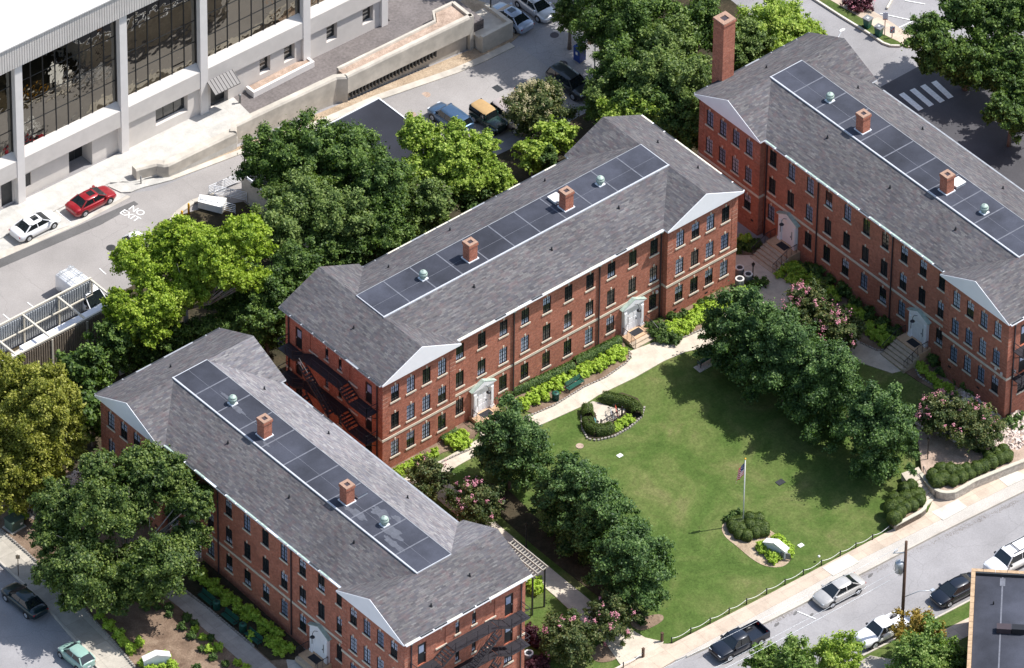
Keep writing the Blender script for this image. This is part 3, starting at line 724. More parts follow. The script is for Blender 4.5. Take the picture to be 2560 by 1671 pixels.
deckA = [o for o in hallA.children if o.name.startswith('flat_deck')][0]
for k, (u, v, ru, rv) in enumerate(((27.6, 5.9, .9, .35), (28.6, 7.4, 1.0, .5), (31.0, 6.6, 1.1, .55), (32.3, 5.8, 1.3, .3), (30.0, 8.0, .6, .25), (26.4, 5.7, .6, .22), (10.9, 6.6, .9, .25), (9.2, 6.9, 1.0, .15), (15.9, 5.6, .5, .15))):
    r_ = random.Random(k); pts = []
    for i in range(26):
        a = 2*math.pi*i/26; q = 1+.32*(r_.random()-.5)*2; pts.append((u+ru*q*math.cos(a), v+rv*q*math.sin(a)))
    m = MB(); m.prism(smooth_pts(pts, 2), R_+.0455, R_+.0505+.0007*k); m.build('stain', 'stain', deckA)
# ------------------------------------------------------------------ the ground
def ground_sheet():
    xs = [-700, -300, -120]+list(range(-60, 101, 1))+[160, 350, 700]; ys = [-700, -300, -110]+list(range(-60, 81, 1))+[140, 350, 700]
    me = bpy.data.meshes.new('asphalt_ground')
    v = [(x, y, hgt(x, y)-.13) for y in ys for x in xs]; n = len(xs)
    f = [(j*n+i, j*n+i+1, (j+1)*n+i+1, (j+1)*n+i) for j in range(len(ys)-1) for i in range(n-1)]
    me.from_pydata(v, [], f); me.materials.append(MAT['asph']); tag(link('asphalt_ground', me), kind='structure')
ground_sheet()
def TP(c, r, *pts): return [tuple(G(*T(c, r, x, y))[:2]) for x, y in pts]
def CP_(ox, oy, k, *pts): return [tuple(G(ox+x*k, oy+y*k)[:2]) for x, y in pts]

# pale asphalt behind (north street) and darker lane strip
drape('north_street', [(-60, 30), (-60, 46), (2, 46), (9, 42.4), (19, 42), (30, 41), (49, 39.7), (49, 30)], 'asphl', -.115, .02)
drape('road_patch', TP(0, 0, (560, 1554), (930, 1390), (960, 1412), (700, 1554))+TP(0, 1, (0, 300), (-600, 560), (-600, 500), (0, 240)), 'asphd', -.10, .02)
drape('gutter', TP(0, 0, (500, 1554), (885, 1350), (905, 1362), (560, 1545))+TP(0, 1, (0, 238), (-600, 510), (-600, 460), (0, 190)), 'conc', -.095, .02)
# courtyard lawn
drape('lawn', [(-5.3, .9), (46.9, .9), (46.9, -29)]+[tuple(G(*p)[:2]) for p in ((2316, 1282), (2222, 1329), (1920, 1488), (1672, 1611), (1600, 1640), (1500, 1690))]+[(-5.3, -31)], 'grass', 0, .2)
drape('verge', [(50, -34.0), (43.02, -33.4), (25.37, -32.2), (15.27, -31.9), (6.5, -31.7), (5.0, -31.9), (6.2, -32.12), (14.31, -33.18), (24.36, -33.7), (42.01, -34.69), (48.11, -35.12), (52, -35.4), (52, -34.1)], 'concv', .02, .2)
drape('sidewalk', [(50.17, -32.9), (44.43, -32.07), (38.78, -31.69), (36.81, -31.73), (35.75, -30.38), (33.74, -31.58), (29.66, -31.25), (16.47, -30.75), (6.25, -30.24), (5.53, -29.65), (3.51, -29.64), (.26, -29.44), (-5.87, -29.07), (-20, -28), (-20, -31), (-5.36, -32.02), (3.89, -31.94), (6.5, -31.88), (15.27, -32.1), (25.37, -32.38), (43.02, -33.59), (49.11, -34.05), (52, -34.3), (52, -33)], 'walk', .045, .2)
drape('sidewalk_panel', TP(3, 2, (375, 862), (452, 918), (635, 822), (558, 766)), 'walkl', .066, .02)
drape('sidewalk_panel', TP(3, 2, (1135, 475), (1215, 532), (1385, 440), (1315, 388)), 'walkl', .066, .02)
drape('sidewalk_panel', TP(3, 2, (1590, 235), (1665, 298), (1776, 245), (1776, 215), (1705, 178)), 'walkl', .066, .02)
kb = MB()
kp = [G(*p) for p in ((2700, 1158), (2560, 1227), (2352, 1330), (2154, 1433), (1920, 1553), (1716, 1641))]
for a, b in zip(kp, kp[1:]): kb.bar(a+Vector((0, 0, -.03)), b+Vector((0, 0, -.03)), .16, .2)
kb.build('kerb', 'conc', kind='structure')
# paths in the courtyard
pB = [(1.0, -3.3), (6, -3.0), (11.04, -2.95), (14.3, -3.39), (18.97, -3.8), (21.09, -3.61), (24.97, -3.84), (28.31, -3.77), (30.57, -4.02), (32.84, -4.81), (35.74, -4.9), (38.6, -4.6), (41.2, -5.2), (41.9, -6.5), (41.63, -13.93), (43.04, -16.82), (44.65, -17.36), (45.2, -17.28), (45.26, -14.18), (44.6, -14.3), (43.94, -13.8), (43.6, -12.24), (44.26, -10.64), (44.74, -4.49), (44.95, -.86), (44.5, .21), (44.2, 2.79), (44.2, 12.5), (41.2, 12.5), (40.9, -1.5), (40.03, -1.85), (36.94, -2.41), (35.21, -2.48), (33.37, -2.69), (31.78, -2.63), (30.32, -2.21), (29.7, -1.5), (26.84, -1.0), (26.4, -1.8), (25.78, -1.95), (22.9, -2.26), (20.81, -2.04), (17.22, -2.24), (15.15, -2.02), (13.4, -1.6), (13.0, -.7), (10.2, -.7), (9.6, -1.5), (5.5, -1.6), (1.0, -1.4)]
drape('path', pB, 'path', .06, .1)
drape('path', [(1.9, -3.32), (4.0, -3.1), (3.95, -10), (4.1, -18), (4.3, -25), (5.0, -28.3), (5.9, -29.6), (5.4, -29.9), (1.2, -29.7), (1.9, -27), (2.2, -20), (2.1, -12), (1.9, -6)], 'path', .055, .1)
drape('path', TP(2, 2, (100, 780), (230, 880), (240, 930), (100, 960), (60, 850)), 'pathd', .05, .1)
# bike rack pad
drape('path', TP(2, 1, (560, 1235), (600, 1245), (700, 1280), (790, 1290), (790, 1360), (650, 1410), (570, 1420), (560, 1340), (520, 1255)), 'path', .064, .1)
# planting beds
def bed(pts, m='mulch', top=.075): return drape('planting_bed', pts, m, top, .15)
bed(TP(2, 1, (0, 1165), (1, 1240), (30, 1280), (150, 1322), (290, 1262), (500, 1132), (640, 1072), (800, 962), (832, 905), (790, 870), (770, 800), (600, 870), (0, 1150)))
bed(TP(1, 2, (880, 165), (980, 230), (1040, 200), (1180, 120), (1300, 60), (1440, 20), (1500, -20))+TP(1, 1, (1560, 1420), (1480, 1380), (1380, 1370))+TP(1, 2, (1000, 100)))
bed(TP(2, 1, (905, 690), (960, 800), (1090, 822), (1200, 792), (1300, 742), (1400, 672), (1500, 612), (1640, 510), (1560, 420), (1060, 665), (1000, 690)))
bed(TP(3, 1, (20, 330), (130, 290), (300, 300), (860, 760), (850, 850), (835, 882), (760, 888), (640, 832), (600, 745), (300, 485), (120, 400)), 'mulch')
bed(TP(3, 1, (1010, 990), (945, 1030), (1040, 1095), (1280, 1230), (1500, 1330), (1640, 1400), (1560, 1200), (1200, 980), (1130, 900)), 'mulch')
bed(TP(2, 1, (1560, 140), (1560, 190), (1600, 222), (1680, 222), (1715, 180), (1700, 120), (1640, 100)))
bed([(19.5, -4.2), (18.4, -4.6), (17.4, -6), (17.0, -7.21), (17.55, -7.72), (18.82, -8.2), (20.5, -8.16), (22.21, -7.79), (23.2, -7.01), (23.5, -5.93), (22.9, -4.6), (21.75, -4.05), (21.55, -4.7), (22.2, -6.0), (21.4, -6.6), (19.15, -6.85), (18.6, -6.35), (19.4, -5.2)], 'soil', .07)
island = smooth_pts(TP(2, 2, (1470, 540), (1450, 590), (1480, 650), (1560, 710), (1650, 790), (1740, 845), (1830, 860), (1900, 845), (1950, 780), (1930, 700), (1850, 640), (1790, 600), (1740, 560), (1600, 520)), 2)
bed(island, 'straw', .03)
bed(smooth_pts(TP(2, 2, (580, 1390), (540, 1480), (600, 1520), (690, 1510), (755, 1470), (740, 1410), (690, 1380)), 2), 'mulch', .04)
bed(smooth_pts(TP(2, 2, (900, 1200), (1040, 1175), (1060, 1220), (960, 1280), (880, 1300), (800, 1240)), 2), 'mulch', .03)
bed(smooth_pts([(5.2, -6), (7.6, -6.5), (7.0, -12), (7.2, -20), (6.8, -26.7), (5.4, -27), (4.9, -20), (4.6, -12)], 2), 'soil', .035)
bed(smooth_pts([(35.5, -7), (38.5, -8), (39.5, -13), (39.0, -18), (38.5, -23), (36.5, -25), (34.8, -22), (34.2, -15), (34.0, -9)], 2), 'grass2', .02)
# retained beds at the street
def crop5(*pts): return [tuple(G(2240+x*.2252, 980+y*.2252, -.75)[:2]) for x, y in pts]
def rwall(name, pts, th, z0, z1, mats, label, cat, capz=.09):
    """wall of split blocks with its cap along a polyline"""
    r = empty(name, (*pts[0], z0), 0, label, cat); inv = Vector((pts[0][0], pts[0][1], z0))
    m = MB(); c = MB()
    P = [Vector((p[0], p[1], 0)) for p in pts]
    nb = []
    for i in range(len(P)):
        d = (P[min(i+1, len(P)-1)]-P[max(i-1, 0)]).normalized(); nb.append(Vector((-d.y, d.x, 0)))
    for off0, off1, za, zb, mb in ((0, th, z0, z1, m), (-.04, th+.03, z1+.003, z1+capz, c)):
        V = [[mb.bm.verts.new(p+n*o+Vector((0, 0, z))-inv) for o, z in ((off0, za), (off1, za), (off1, zb), (off0, zb))] for p, n in zip(P, nb)]
        for a, b in zip(V, V[1:]):
            for k in range(4): mb.bm.faces.new((a[k], a[(k+1) % 4], b[(k+1) % 4], b[k]))
        mb.bm.faces.new(V[0][::-1]); mb.bm.faces.new(V[-1])
    m.build('blocks', mats[0], r); c.build('coping', mats[1], r); return r
wp = crop5((290, 900), (350, 985), (430, 1062), (500, 1095), (560, 1105), (640, 1098), (740, 1045), (860, 975), (1030, 905), (1200, 835), (1420, 748), (1700, 620))
rwall('retaining_wall', wp[::-1], .28, -1.95, -.78, ('block', 'cap'), 'long curved retaining wall of split grey blocks right of the steps', 'retaining wall')
m = MB(); m.prism(wp+[(47, -22), (41, -22)], -2.0, -.80); m.build('planting_bed', 'gravel', kind='structure')
wq = crop5((330, 1190), (345, 1230), (335, 1275), (280, 1320), (150, 1390), (0, 1470))
rwall('retaining_wall', wq[::-1], .25, -1.9, -1.0, ('block', 'cap'), 'short retaining wall of split grey blocks left of the steps', 'retaining wall')
m = MB(); m.prism([wq[0], wq[1], wq[2], wq[3], wq[4], wq[5]]+crop5((-60, 1400), (-90, 1200), (50, 1000), (200, 980)), -2., -1.02); m.build('planting_bed', 'mulch', kind='structure')
# steps down to the sidewalk
st = empty('garden_steps', (0, 0, 0), 0, 'concrete garden steps with iron handrail between two retaining walls', 'steps')
tl, tr_, bl, br_ = [Vector((p[0], p[1], 0)) for p in crop5((120, 990), (300, 905), (350, 1190), (435, 1110))]
m = MB(); NS = 7
for k in range(NS):
    a = tl.lerp(bl, k/NS); b = tr_.lerp(br_, k/NS); c = tr_.lerp(br_, (k+1)/NS); d = tl.lerp(bl, (k+1)/NS)
    m.prism([a[:2], b[:2], c[:2], d[:2]], -2.0, -.78-.11*k-.002*k)
m.build('treads', 'path', st)
m = MB(); up = Vector((0, 0, .85)); a = tr_+Vector((0, 0, -.8)); b = br_+Vector((0, 0, -1.6)); m.bar(a+up, b+up, .05); m.bar(a, a+up, .05); m.bar(b, b+up, .05); m.bar((a+b)/2, (a+b)/2+up, .05); m.build('handrail', 'iron', st)
m = MB(); tp = crop5((120, 990), (300, 905), (250, 830), (60, 900)); m.prism(tp, -2, -.785); m.build('path', 'path', kind='structure')
# strip and lawn beyond the street, lower right
far = [(2169, 1634), (2290, 1572), (2422, 1503), (2600, 1410)]
drape('kerb_strip', GP((2050, 1690), *far, (2600, 1440), (2422, 1545), (2330, 1590), (2190, 1671), (2100, 1720)), 'grass', .0, .2)
drape('sidewalk', GP((2100, 1720), (2190, 1671), (2330, 1590), (2422, 1545), (2600, 1440), (2650, 1500), (2422, 1590), (2340, 1632), (2250, 1690), (2200, 1740)), 'walk', .02, .2)
drape('front_lawn', GP((2200, 1740), (2250, 1690), (2340, 1632), (2422, 1590), (2650, 1500), (2700, 1750), (2300, 1800)), 'grass', .0, .2)
kb = MB(); kp = [G(*p) for p in ((2040, 1698),)+tuple(far)]
for a, b in zip(kp, kp[1:]): kb.bar(a+Vector((0, 0, -.03)), b+Vector((0, 0, -.03)), .16, .2)
kb.build('kerb', 'conc', kind='structure')
drape('front_path', GP((2000, 1760), (2110, 1700), (2150, 1655), (2175, 1640), (2230, 1650), (2200, 1700), (2120, 1780)), 'walkg', .03, .2)
# left street edge, sidewalk, front garden of the lower hall
swl = GP((-140, 1290), (0, 1406), (100, 1497), (245, 1671), (300, 1740)); swr = GP((400, 1740), (338, 1671), (212, 1525), (160, 1470), (62, 1378), (0, 1325), (-140, 1190))
drape('sidewalk', swl+swr, 'walkg', .0, .2)
kb = MB()
for a, b in zip(swl, swl[1:]): kb.bar((a[0], a[1], hgt(*a)-.02), (b[0], b[1], hgt(*b)-.02), .16, .2)
kb.build('kerb', 'conc', kind='structure')
drape('front_garden', swr[::-1]+[(-18.2, -30), (-18.2, 14.2), (-19, 16), (-24, 24)], 'mulch', .015, .2)
drape('path', [(-18.5, 2.7), (-18.3, 1.6), (-20.01, 1.5), (-21.9, .6), (-22.1, -.6), (-21.83, -3.2), (-21.64, -9.75), (-21.6, -15), (-22.5, -30), (-24.5, -30), (-23.6, -15), (-23.49, -9.44), (-23.54, -3), (-23.58, -.4), (-24.0, 1.6), (-25.5, 3.5), (-28.7, 5.2), (-28.5, 7.2), (-24.8, 5.8), (-21.59, 3.6)], 'pathd', .04, .1)
drape('path', TP(1, 2, (210, 1500), (330, 1410), (480, 1500), (540, 1640), (240, 1640)), 'walkl', .042, .1)
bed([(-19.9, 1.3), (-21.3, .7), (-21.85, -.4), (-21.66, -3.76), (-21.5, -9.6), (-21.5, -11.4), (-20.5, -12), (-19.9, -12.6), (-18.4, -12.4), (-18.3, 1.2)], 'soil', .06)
# planting behind the halls
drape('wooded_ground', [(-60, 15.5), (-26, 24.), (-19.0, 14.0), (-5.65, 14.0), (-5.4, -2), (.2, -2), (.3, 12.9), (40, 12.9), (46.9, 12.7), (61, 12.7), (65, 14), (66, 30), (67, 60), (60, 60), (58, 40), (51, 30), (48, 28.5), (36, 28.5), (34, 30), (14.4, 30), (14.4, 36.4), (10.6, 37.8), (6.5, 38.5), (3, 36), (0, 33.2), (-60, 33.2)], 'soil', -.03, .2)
m = MB(); pts = TP(0, 0, (1180, 1554), (1230, 1480), (1340, 1400), (1500, 1350)); pts = [Vector((p[0], p[1], hgt(*p))) for p in pts]
for a, b in zip(pts, pts[1:]): m.bar(a, b, .5, .14)
m.build('kerb', 'conc', kind='structure')
drape('pale_footpath', GP((335, 905), (372, 875), (380, 885), (345, 915), (300, 940), (285, 930)), 'path', .03, .1)
# right hand street: kerb, grass strip, sidewalk, lot
k1 = TP(3, 0, (200, -80), (330, 0), (500, 110), (680, 220), (800, 300), (850, 318), (920, 320))
drape('grass_strip', k1[::-1]+TP(3, 0, (300, -80), (430, 0), (600, 100), (690, 150), (800, 240), (905, 290), (935, 305)), 'grass2', .0, .2)
drape('sidewalk', TP(3, 0, (300, -80), (430, 0), (600, 100), (690, 150), (800, 240), (905, 290), (960, 330), (1100, 320), (980, 240), (800, 120), (640, 30), (590, 0), (480, -80)), 'walk', .012, .2)
kb = MB()
for a, b in zip(k1, k1[1:]): kb.bar((a[0], a[1], hgt(*a)-.01), (b[0], b[1], hgt(*b)-.01), .18, .2)
kb.build('kerb', 'walkl', kind='structure')
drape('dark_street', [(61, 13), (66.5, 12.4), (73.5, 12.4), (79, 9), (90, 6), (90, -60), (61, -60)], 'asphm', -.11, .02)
def strip(name, a, b, w, m='paint', top=-.085):
    a = Vector((a[0], a[1], 0)); b = Vector((b[0], b[1], 0)); d = (b-a).normalized(); n = Vector((-d.y, d.x, 0))*w/2
    drape(name, [(p.x, p.y) for p in (a+n, b+n, b-n, a-n)], m, top, .01)
for q in (((925, 645), (1062, 758)), ((1000, 615), (1135, 730)), ((1073, 588), (1210, 703)), ((1150, 562), (1270, 675))):
    a, b = TP(3, 0, *q); strip('crosswalk_stripe', a, b, .56)
for q in (((780, 90), (1000, 138)), ((905, 190), (1000, 145)), ((950, 0), (1090, 25))):
    a, b = TP(3, 0, *q); strip('parking_line', a, b, .1, top=-.08)
for q in (((205, 1155), (330, 1207)), ):
    a, b = TP(3, 2, *q); strip('parking_line', a, b, .1)
for q in (((20, 622), (70, 662)), ((190, 540), (240, 580)), ((690, 305), (735, 345)), ((-160, 705), (-110, 745))):
    a, b = TP(0, 1, *q); strip('parking_line', a, b, .1)
a, b = TP(0, 0, (370, 1440), (490, 1535)); strip('parking_line', a, b, .1)
# parking lane concrete at the back
drape('parking_lane', TP(0, 0, (-700, 1830), (-100, 1570), (450, 1402), (760, 1268), (790, 1310), (880, 1350), (500, 1554))+TP(0, 1, (420, 25), (0, 190), (-600, 470)), 'wwalk', -.105, .02)
# stains and sealed patches on the streets
def blob(name, c, rx, ry, m, top, seed, ang=0, n=18, rough=.3):
    r = random.Random(seed); pts = []
    for i in range(n):
        a = 2*math.pi*i/n; k = 1+rough*(r.random()-.5)*2; x = rx*k*math.cos(a); y = ry*k*math.sin(a)
        pts.append((c[0]+x*math.cos(ang)-y*math.sin(ang), c[1]+x*math.sin(ang)+y*math.cos(ang)))
    drape(name, smooth_pts(pts, 1), m, top, .008)
for i, q in enumerate(((710, 905), (300, 1180), (60, 1245), (190, 1165), (560, 960))):
    c = TP(3, 2, q)[0]; blob('oil_stain', c, .28, .12, 'asphd', -.10, i, .3)
for c, q, col in ((0, (770, 160), 'asphd'),):
    p = TP(0, 1, q)[0]; m = MB(); m.cyl(p[0], p[1], hgt(*p)-.12, hgt(*p)-.085, .42, n=18); m.build('manhole_cover', 'gdark', label='round manhole cover in the pale street by the willow', cat='manhole cover')
p = TP(0, 0, (1000, 1500))[0]
# NO EXIT painted on the road
def road_text(txt, px, size, rot):
    cu = bpy.data.curves.new('road_lettering', 'FONT'); cu.body = txt; cu.size = size; cu.align_x = 'CENTER'; cu.align_y = 'CENTER'; cu.extrude = .002; cu.space_line = .9
    o = bpy.data.objects.new('road_lettering', cu); C.objects.link(o)
    p = G(*px); o.location = (p.x, p.y, p.z-.10); o.rotation_euler = (0, 0, rot); o.scale = (1, 1.0, 1)
    dg = bpy.context.evaluated_depsgraph_get(); me = bpy.data.meshes.new_from_object(o.evaluated_get(dg)); bpy.data.objects.remove(o)
    me.materials.clear(); me.materials.append(MAT['paint']); q = link('road_lettering', me); q.location = (p.x, p.y, p.z-.09); q.rotation_euler = (0, 0, rot); tag(q, kind='structure'); return q
road_text('NO\nEXIT', T(0, 0, 925, 1476), 1.0, rad(-80))

# ------------------------------------------------------------------ white concrete building
def line_y(x): return 48.5-.0243*(x+.6)
wb = empty('office_building', (-.6, 48.5, 0), -math.atan(.0243), 'white concrete office building with tall dark reflecting windows and ribbed fascia', 'building')
def part(name, mats, fn, parent=None, label=None):
    m = MB(); fn(m); return m.build(name, mats, parent or wb, label)
cols = [(-.8, 0), (10.6, 11.4), (19.4, 20.2), (30.9, 31.7), (39.8, 40.5)]
cols = [(-12.7, -11.9)]+cols; cols[1] = (-.75, .05)
BACK, LEFT, RIGHT = 45, -70, 40.5
bays = [(-23.5, -12.7, 1), (-11.9, -.75, 1), (.05, 10.6, 1), (11.4, 19.4, 0), (20.2, 30.9, 0), (31.7, 39.8, 0)]
for a, b in cols: part('column', 'wcol', lambda m: m.box(a, b, -.32, .6, -1, 15.42))
for a, b in cols[-1:]: pass
for i, (a, b, rec) in enumerate(bays):
    def sill(m, a=a, b=b):
        m.prism([(0, 0)]*3, 0, 0) if False else None
        v = [m.bm.verts.new(p) for p in ((a+.002, -.28, 3.05), (b-.002, -.28, 3.05), (b-.002, -.28, 4.85), (a+.002, -.28, 4.85), (b-.002, .3, 5.6), (a+.002, .3, 5.6), (a+.002, .6, 5.6), (b-.002, .6, 5.6), (a+.002, .6, 3.05), (b-.002, .6, 3.05))]
        for q in ((0, 1, 2, 3), (3, 2, 4, 5), (5, 4, 7, 6), (0, 8, 9, 1), (8, 6, 7, 9), (1, 9, 7, 4, 2), (0, 3, 5, 6, 8)): m.bm.faces.new([v[k] for k in q])
    part('spandrel', 'wcon', sill)
    # curtain wall
    def gl(m, a=a, b=b):
        m.box(a+.01, b-.01, .32, .36, 5.6, 15.42)
    g = part('glazing', 'mirror', gl)
    n = 8 if b-a > 10 else 6
    def mul(m, a=a, b=b, n=n):
        for k in range(1, n): x = a+(b-a)*k/n; m.box(x-.035, x+.035, .26, .319, 5.6, 15.41)
        for z in (8.0, 10.4, 12.9): 
            for k in range(n): x0 = a+(b-a)*k/n; x1 = a+(b-a)*(k+1)/n; m.box(x0+.037, x1-.037, .285, .319, z-.025, z+.025)
        m.box(a+.003, a+.08, .2, .319, 5.6, 15.41); m.box(b-.08, b-.003, .2, .319, 5.6, 15.41)
        if i >= 0:
            rr = random.Random(i)
            for k in range(3): x = rr.randrange(n); x0 = a+(b-a)*x/n; x1 = a+(b-a)*(x+1)/n; m.box(x0+.037, x1-.037, .275, .319, 6.35, 6.42)
    part('mullions', 'frame', mul, g)
def low(m):
    # lower walls; recessed under the first bays, flush elsewhere
    for a, b, rec in bays[:3]:
        ops = []
        if a == .05: ops = [(.35-a+.0, 1.05-a, .95, 2.4, .12), (5.2-a, 7.75-a, -.5, 2.9, 1.5)]
        if a == -11.9: ops = [(-2.2-a, -.95-a, .02, 2.5, .12)]
        wall_panel(m, (a, .25 if True else 0, 0), (1, 0, 0), (0, -1, 0), b-a, -.5, 3.06, ops)
    ops3 = [(14.55-11.4, 18.1-11.4, 1.0, 3.0, .55)]
    wall_panel(m, (11.4, -.05, 0), (1, 0, 0), (0, -1, 0), 8.0, -.5, 3.04, ops3)
    wall_panel(m, (20.2, -.05, 0), (1, 0, 0), (0, -1, 0), 10.7, -.5, 3.04, [(.45, 2.4, -.4, 2.3, .6), (26.15-20.2, 27.35-20.2, 1.05, 3.0, .5), (28.9-20.2, 30.1-20.2, 1.05, 3.0, .5)])
    wall_panel(m, (31.7, -.05, 0), (1, 0, 0), (0, -1, 0), 8.1, -.5, 3.04, [(33.7-31.7, 34.9-31.7, 1.0, 3.0, .5), (37.8-31.7, 39.0-31.7, 1.0, 3.0, .5)])
part('lower_wall', 'wcon', low)
part('lower_door', 'frame', lambda m: (m.box(5.25, 6.85, 1.70, 1.745, .0, 2.6), m.box(6.9, 7.7, 1.70, 1.745, 0, 2.6, 0)), label='black door set in a deep recess')
part('metal_door', 'gdark', lambda m: m.box(-2.18, -.97, .36, .37, .02, 2.5))
part('louver', 'gdark', lambda m: m.box(.36, 1.04, .35, .37, .95, 2.4))
def fr(m, x0, x1, z0, z1, y, n=1):
    m.box(x0, x1, y, y+.02, z0, z1)
for (x0, x1, z0, z1) in ((14.6, 18.05, 1.05, 2.95),):
    o = part('window', 'carglass', lambda m: m.box(x0, x1, .46, .495, z0, z1))
    part('frame', 'frame', lambda m: [m.box(x0+(x1-x0)*k/3-.03, x0+(x1-x0)*k/3+.03, .42, .459, z0, z1) for k in (1, 2)], o)
for x in (26.15, 28.9, 33.7, 37.8):
    o = part('window', 'carglass', lambda m: m.box(x+.01, x+1.19, .41, .445, 1.06, 2.99))
    part('blind', 'beige', lambda m: [m.box(x+.3, x+.9, .38, .4, z, z+.12) for z in (1.5, 1.9, 2.3)], o)
part('entrance_door', 'frame', lambda m: [m.box(20.7+k*.96, 21.6+k*.96, .5, .545, 0, 2.2) for k in (0, 1)])
def aw(m):
    a = [(20.1, -.06, 3.6), (22.9, -.06, 3.6), (22.9, -1.5, 2.7), (20.1, -1.5, 2.7)]; v = [m.bm.verts.new(p) for p in a]; v2 = [m.bm.verts.new((p[0], p[1], p[2]-.08)) for p in a]
    m.bm.faces.new(v); m.bm.faces.new(v2[::-1])
    for k in range(4): m.bm.faces.new((v[k], v2[k], v2[(k+1) % 4], v[(k+1) % 4]))
    for k in range(9): x = 20.1+2.8*k/8; m.bar((x, -.07, 3.63), (x, -1.5, 2.73), .04)
part('awning', 'awn', aw)
# fascia: ribs, soffit, coping and roof
def fas(m):
    m.box(LEFT, RIGHT, -.55, .6, 15.43, 18.0)
part('fascia', 'wcon', fas)
def ribs(m):
    x = LEFT
    while x < RIGHT: m.box(x+.03, x+.20, -.585, -.551, 15.46, 17.95); x += .27
part('fascia_ribs', 'wcon', ribs)
part('coping', 'wcol', lambda m: m.box(LEFT, RIGHT+.05, -.72, 1.1, 18.003, 18.14))
part('roof', 'wroof', lambda m: m.box(LEFT, RIGHT, 1.1, BACK, 17.2, 18.05))
part('end_wall', 'wcon', lambda m: (m.box(40.0, 40.49, .601, BACK, -3, 17.19),))
part('left_wall', 'wcon', lambda m: (m.box(LEFT, -23.5, -.2, .6, -1, 15.42),))
part('wall_lamp', 'acgrey', lambda m: (m.box(33.9, 34.15, -.2, -.06, 3.25, 3.4),))
# terrace in front
m = MB(); m.prism([(-80, 45.9), (6.7, 45.5), (8.3, 44.2), (8.9, 43.9), (9.4, 44.0), (10.9, 43.55), (11.3, 43.0), (18.75, 42.75), (19.4, 43.4), (22, 43.3), (22.6, 47.9), (-80, 50.5)], -3, .0); m.build('terrace', 'wwalk', kind='structure')
m = MB(); m.prism([(22.0, 43.305), (30.5, 43.0), (47, 42.3), (47, 60), (40.5, 60), (40.4, 47.5), (22.6, 47.95)], -3, -.004); m.build('paved_ramp', 'pave', kind='structure')
drape('sidewalk_corner', [(6.2, 45.4), (6.6, 43.8), (7.3, 43.3), (8.6, 43.15), (11.4, 42.5), (11.35, 43.0), (10.9, 43.4), (9.4, 43.9), (8.6, 44.1), (8.2, 44.3), (7.6, 44.9)], 'wwalk', .0, .2)
drape('curb_and_gutter', [(8.6, 43.15), (11.4, 42.55), (19.2, 41.9), (24.3, 41.1), (34, 40.95), (42, 40.0), (48.6, 39.8), (48.6, 40.55), (42.1, 40.75), (34, 41.7), (24.4, 41.9), (19, 42.5), (11.5, 43.1)], 'conc', -.02, .2)
drape('verge', [(11.5, 43.0), (19, 42.45), (24.4, 41.85), (34, 41.65), (42.1, 40.7), (48.6, 40.5), (50.6, 41.0), (52, 43), (50, 48), (45.9, 48), (45.8, 42.0), (31, 42.5), (19, 42.9)], 'straw', -.025, .15)
# the long concrete wall with its planter
lw = empty('terrace_wall', (9, 44, 0), 0, 'long stained concrete parapet wall with slots stepping beside the back street', 'wall')
def lpart(name, mats, fn): m = MB(); fn(m); o = m.build(name, mats, lw); o.location = (-9, -44, 0); return o
def thick(m, pts, th, z0, z1):
    P = [Vector((p[0], p[1], 0)) for p in pts]; nb = []
    for i in range(len(P)):
        d = (P[min(i+1, len(P)-1)]-P[max(i-1, 0)]).normalized(); nb.append(Vector((-d.y, d.x, 0))*th)
    V = [[m.bm.verts.new(p+Vector((0, 0, z0))), m.bm.verts.new(p+n+Vector((0, 0, z0))), m.bm.verts.new(p+n+Vector((0, 0, z1))), m.bm.verts.new(p+n*.2+Vector((0, 0, z1))), m.bm.verts.new(p+Vector((0, 0, z1-.18)))] for p, n in zip(P, nb)]
    for a, b in zip(V, V[1:]):
        for k in range(5): m.bm.faces.new((a[k], a[(k+1) % 5], b[(k+1) % 5], b[k]))
    m.bm.faces.new(V[0][::-1]); m.bm.faces.new(V[-1])
lpart('low_parapet', 'conc', lambda m: thick(m, [(8.7, 44.25), (9.0, 44.22), (10.55, 43.7), (10.9, 43.2), (11.3, 43.0), (18.8, 42.75)], .75, -1.6, 1.15))
lpart('middle_parapet', 'conc', lambda m: thick(m, [(18.81, 42.75), (19.3, 43.35), (21.5, 43.3), (30.4, 42.9), (31.2, 42.35)], .6, -2.6, 1.3))
lpart('planter_wall', 'conc', lambda m: (thick(m, [(31.21, 42.35), (45.5, 41.9)], .45, -.55, 1.4), thick(m, [(31.22, 42.75), (45.0, 42.3)], .3, -3.2, -.56)))
lpart('planter_inner_wall', 'conc', lambda m: (thick(m, [(31.3, 43.75), (42.4, 43.45), (43.2, 44.6), (45.4, 44.5)], .3, -1, 1.35), thick(m, [(45.5, 41.9), (45.6, 44.6)], .4, -3.2, 1.4)))
lpart('planter_gravel', 'gravel', lambda m: m.prism([(31.3, 42.75), (45.3, 42.3), (45.3, 44.5), (43.3, 44.6), (42.5, 43.5), (31.3, 43.8)], -.4, 1.15))
lpart('slot', 'gdark', lambda m: [m.box(31.65+i*.38, 31.77+i*.38, 42.33-.0315*(i*.38), 42.70-.0315*(i*.38), -1.25, -.60) for i in range(26)])
lpart('end_planter', 'conc', lambda m: (m.box(45.7, 49.3, 40.9, 41.3, -3, -.6), m.box(48.9, 49.3, 41.3, 44.5, -3, -.6), m.box(45.7, 48.9, 41.3, 44.5, -3, -1.0)))
pl = empty('window_planter', (22.5, 46.8, 0), 0, 'low concrete planter box filled with gravel under the small square windows', 'planter')
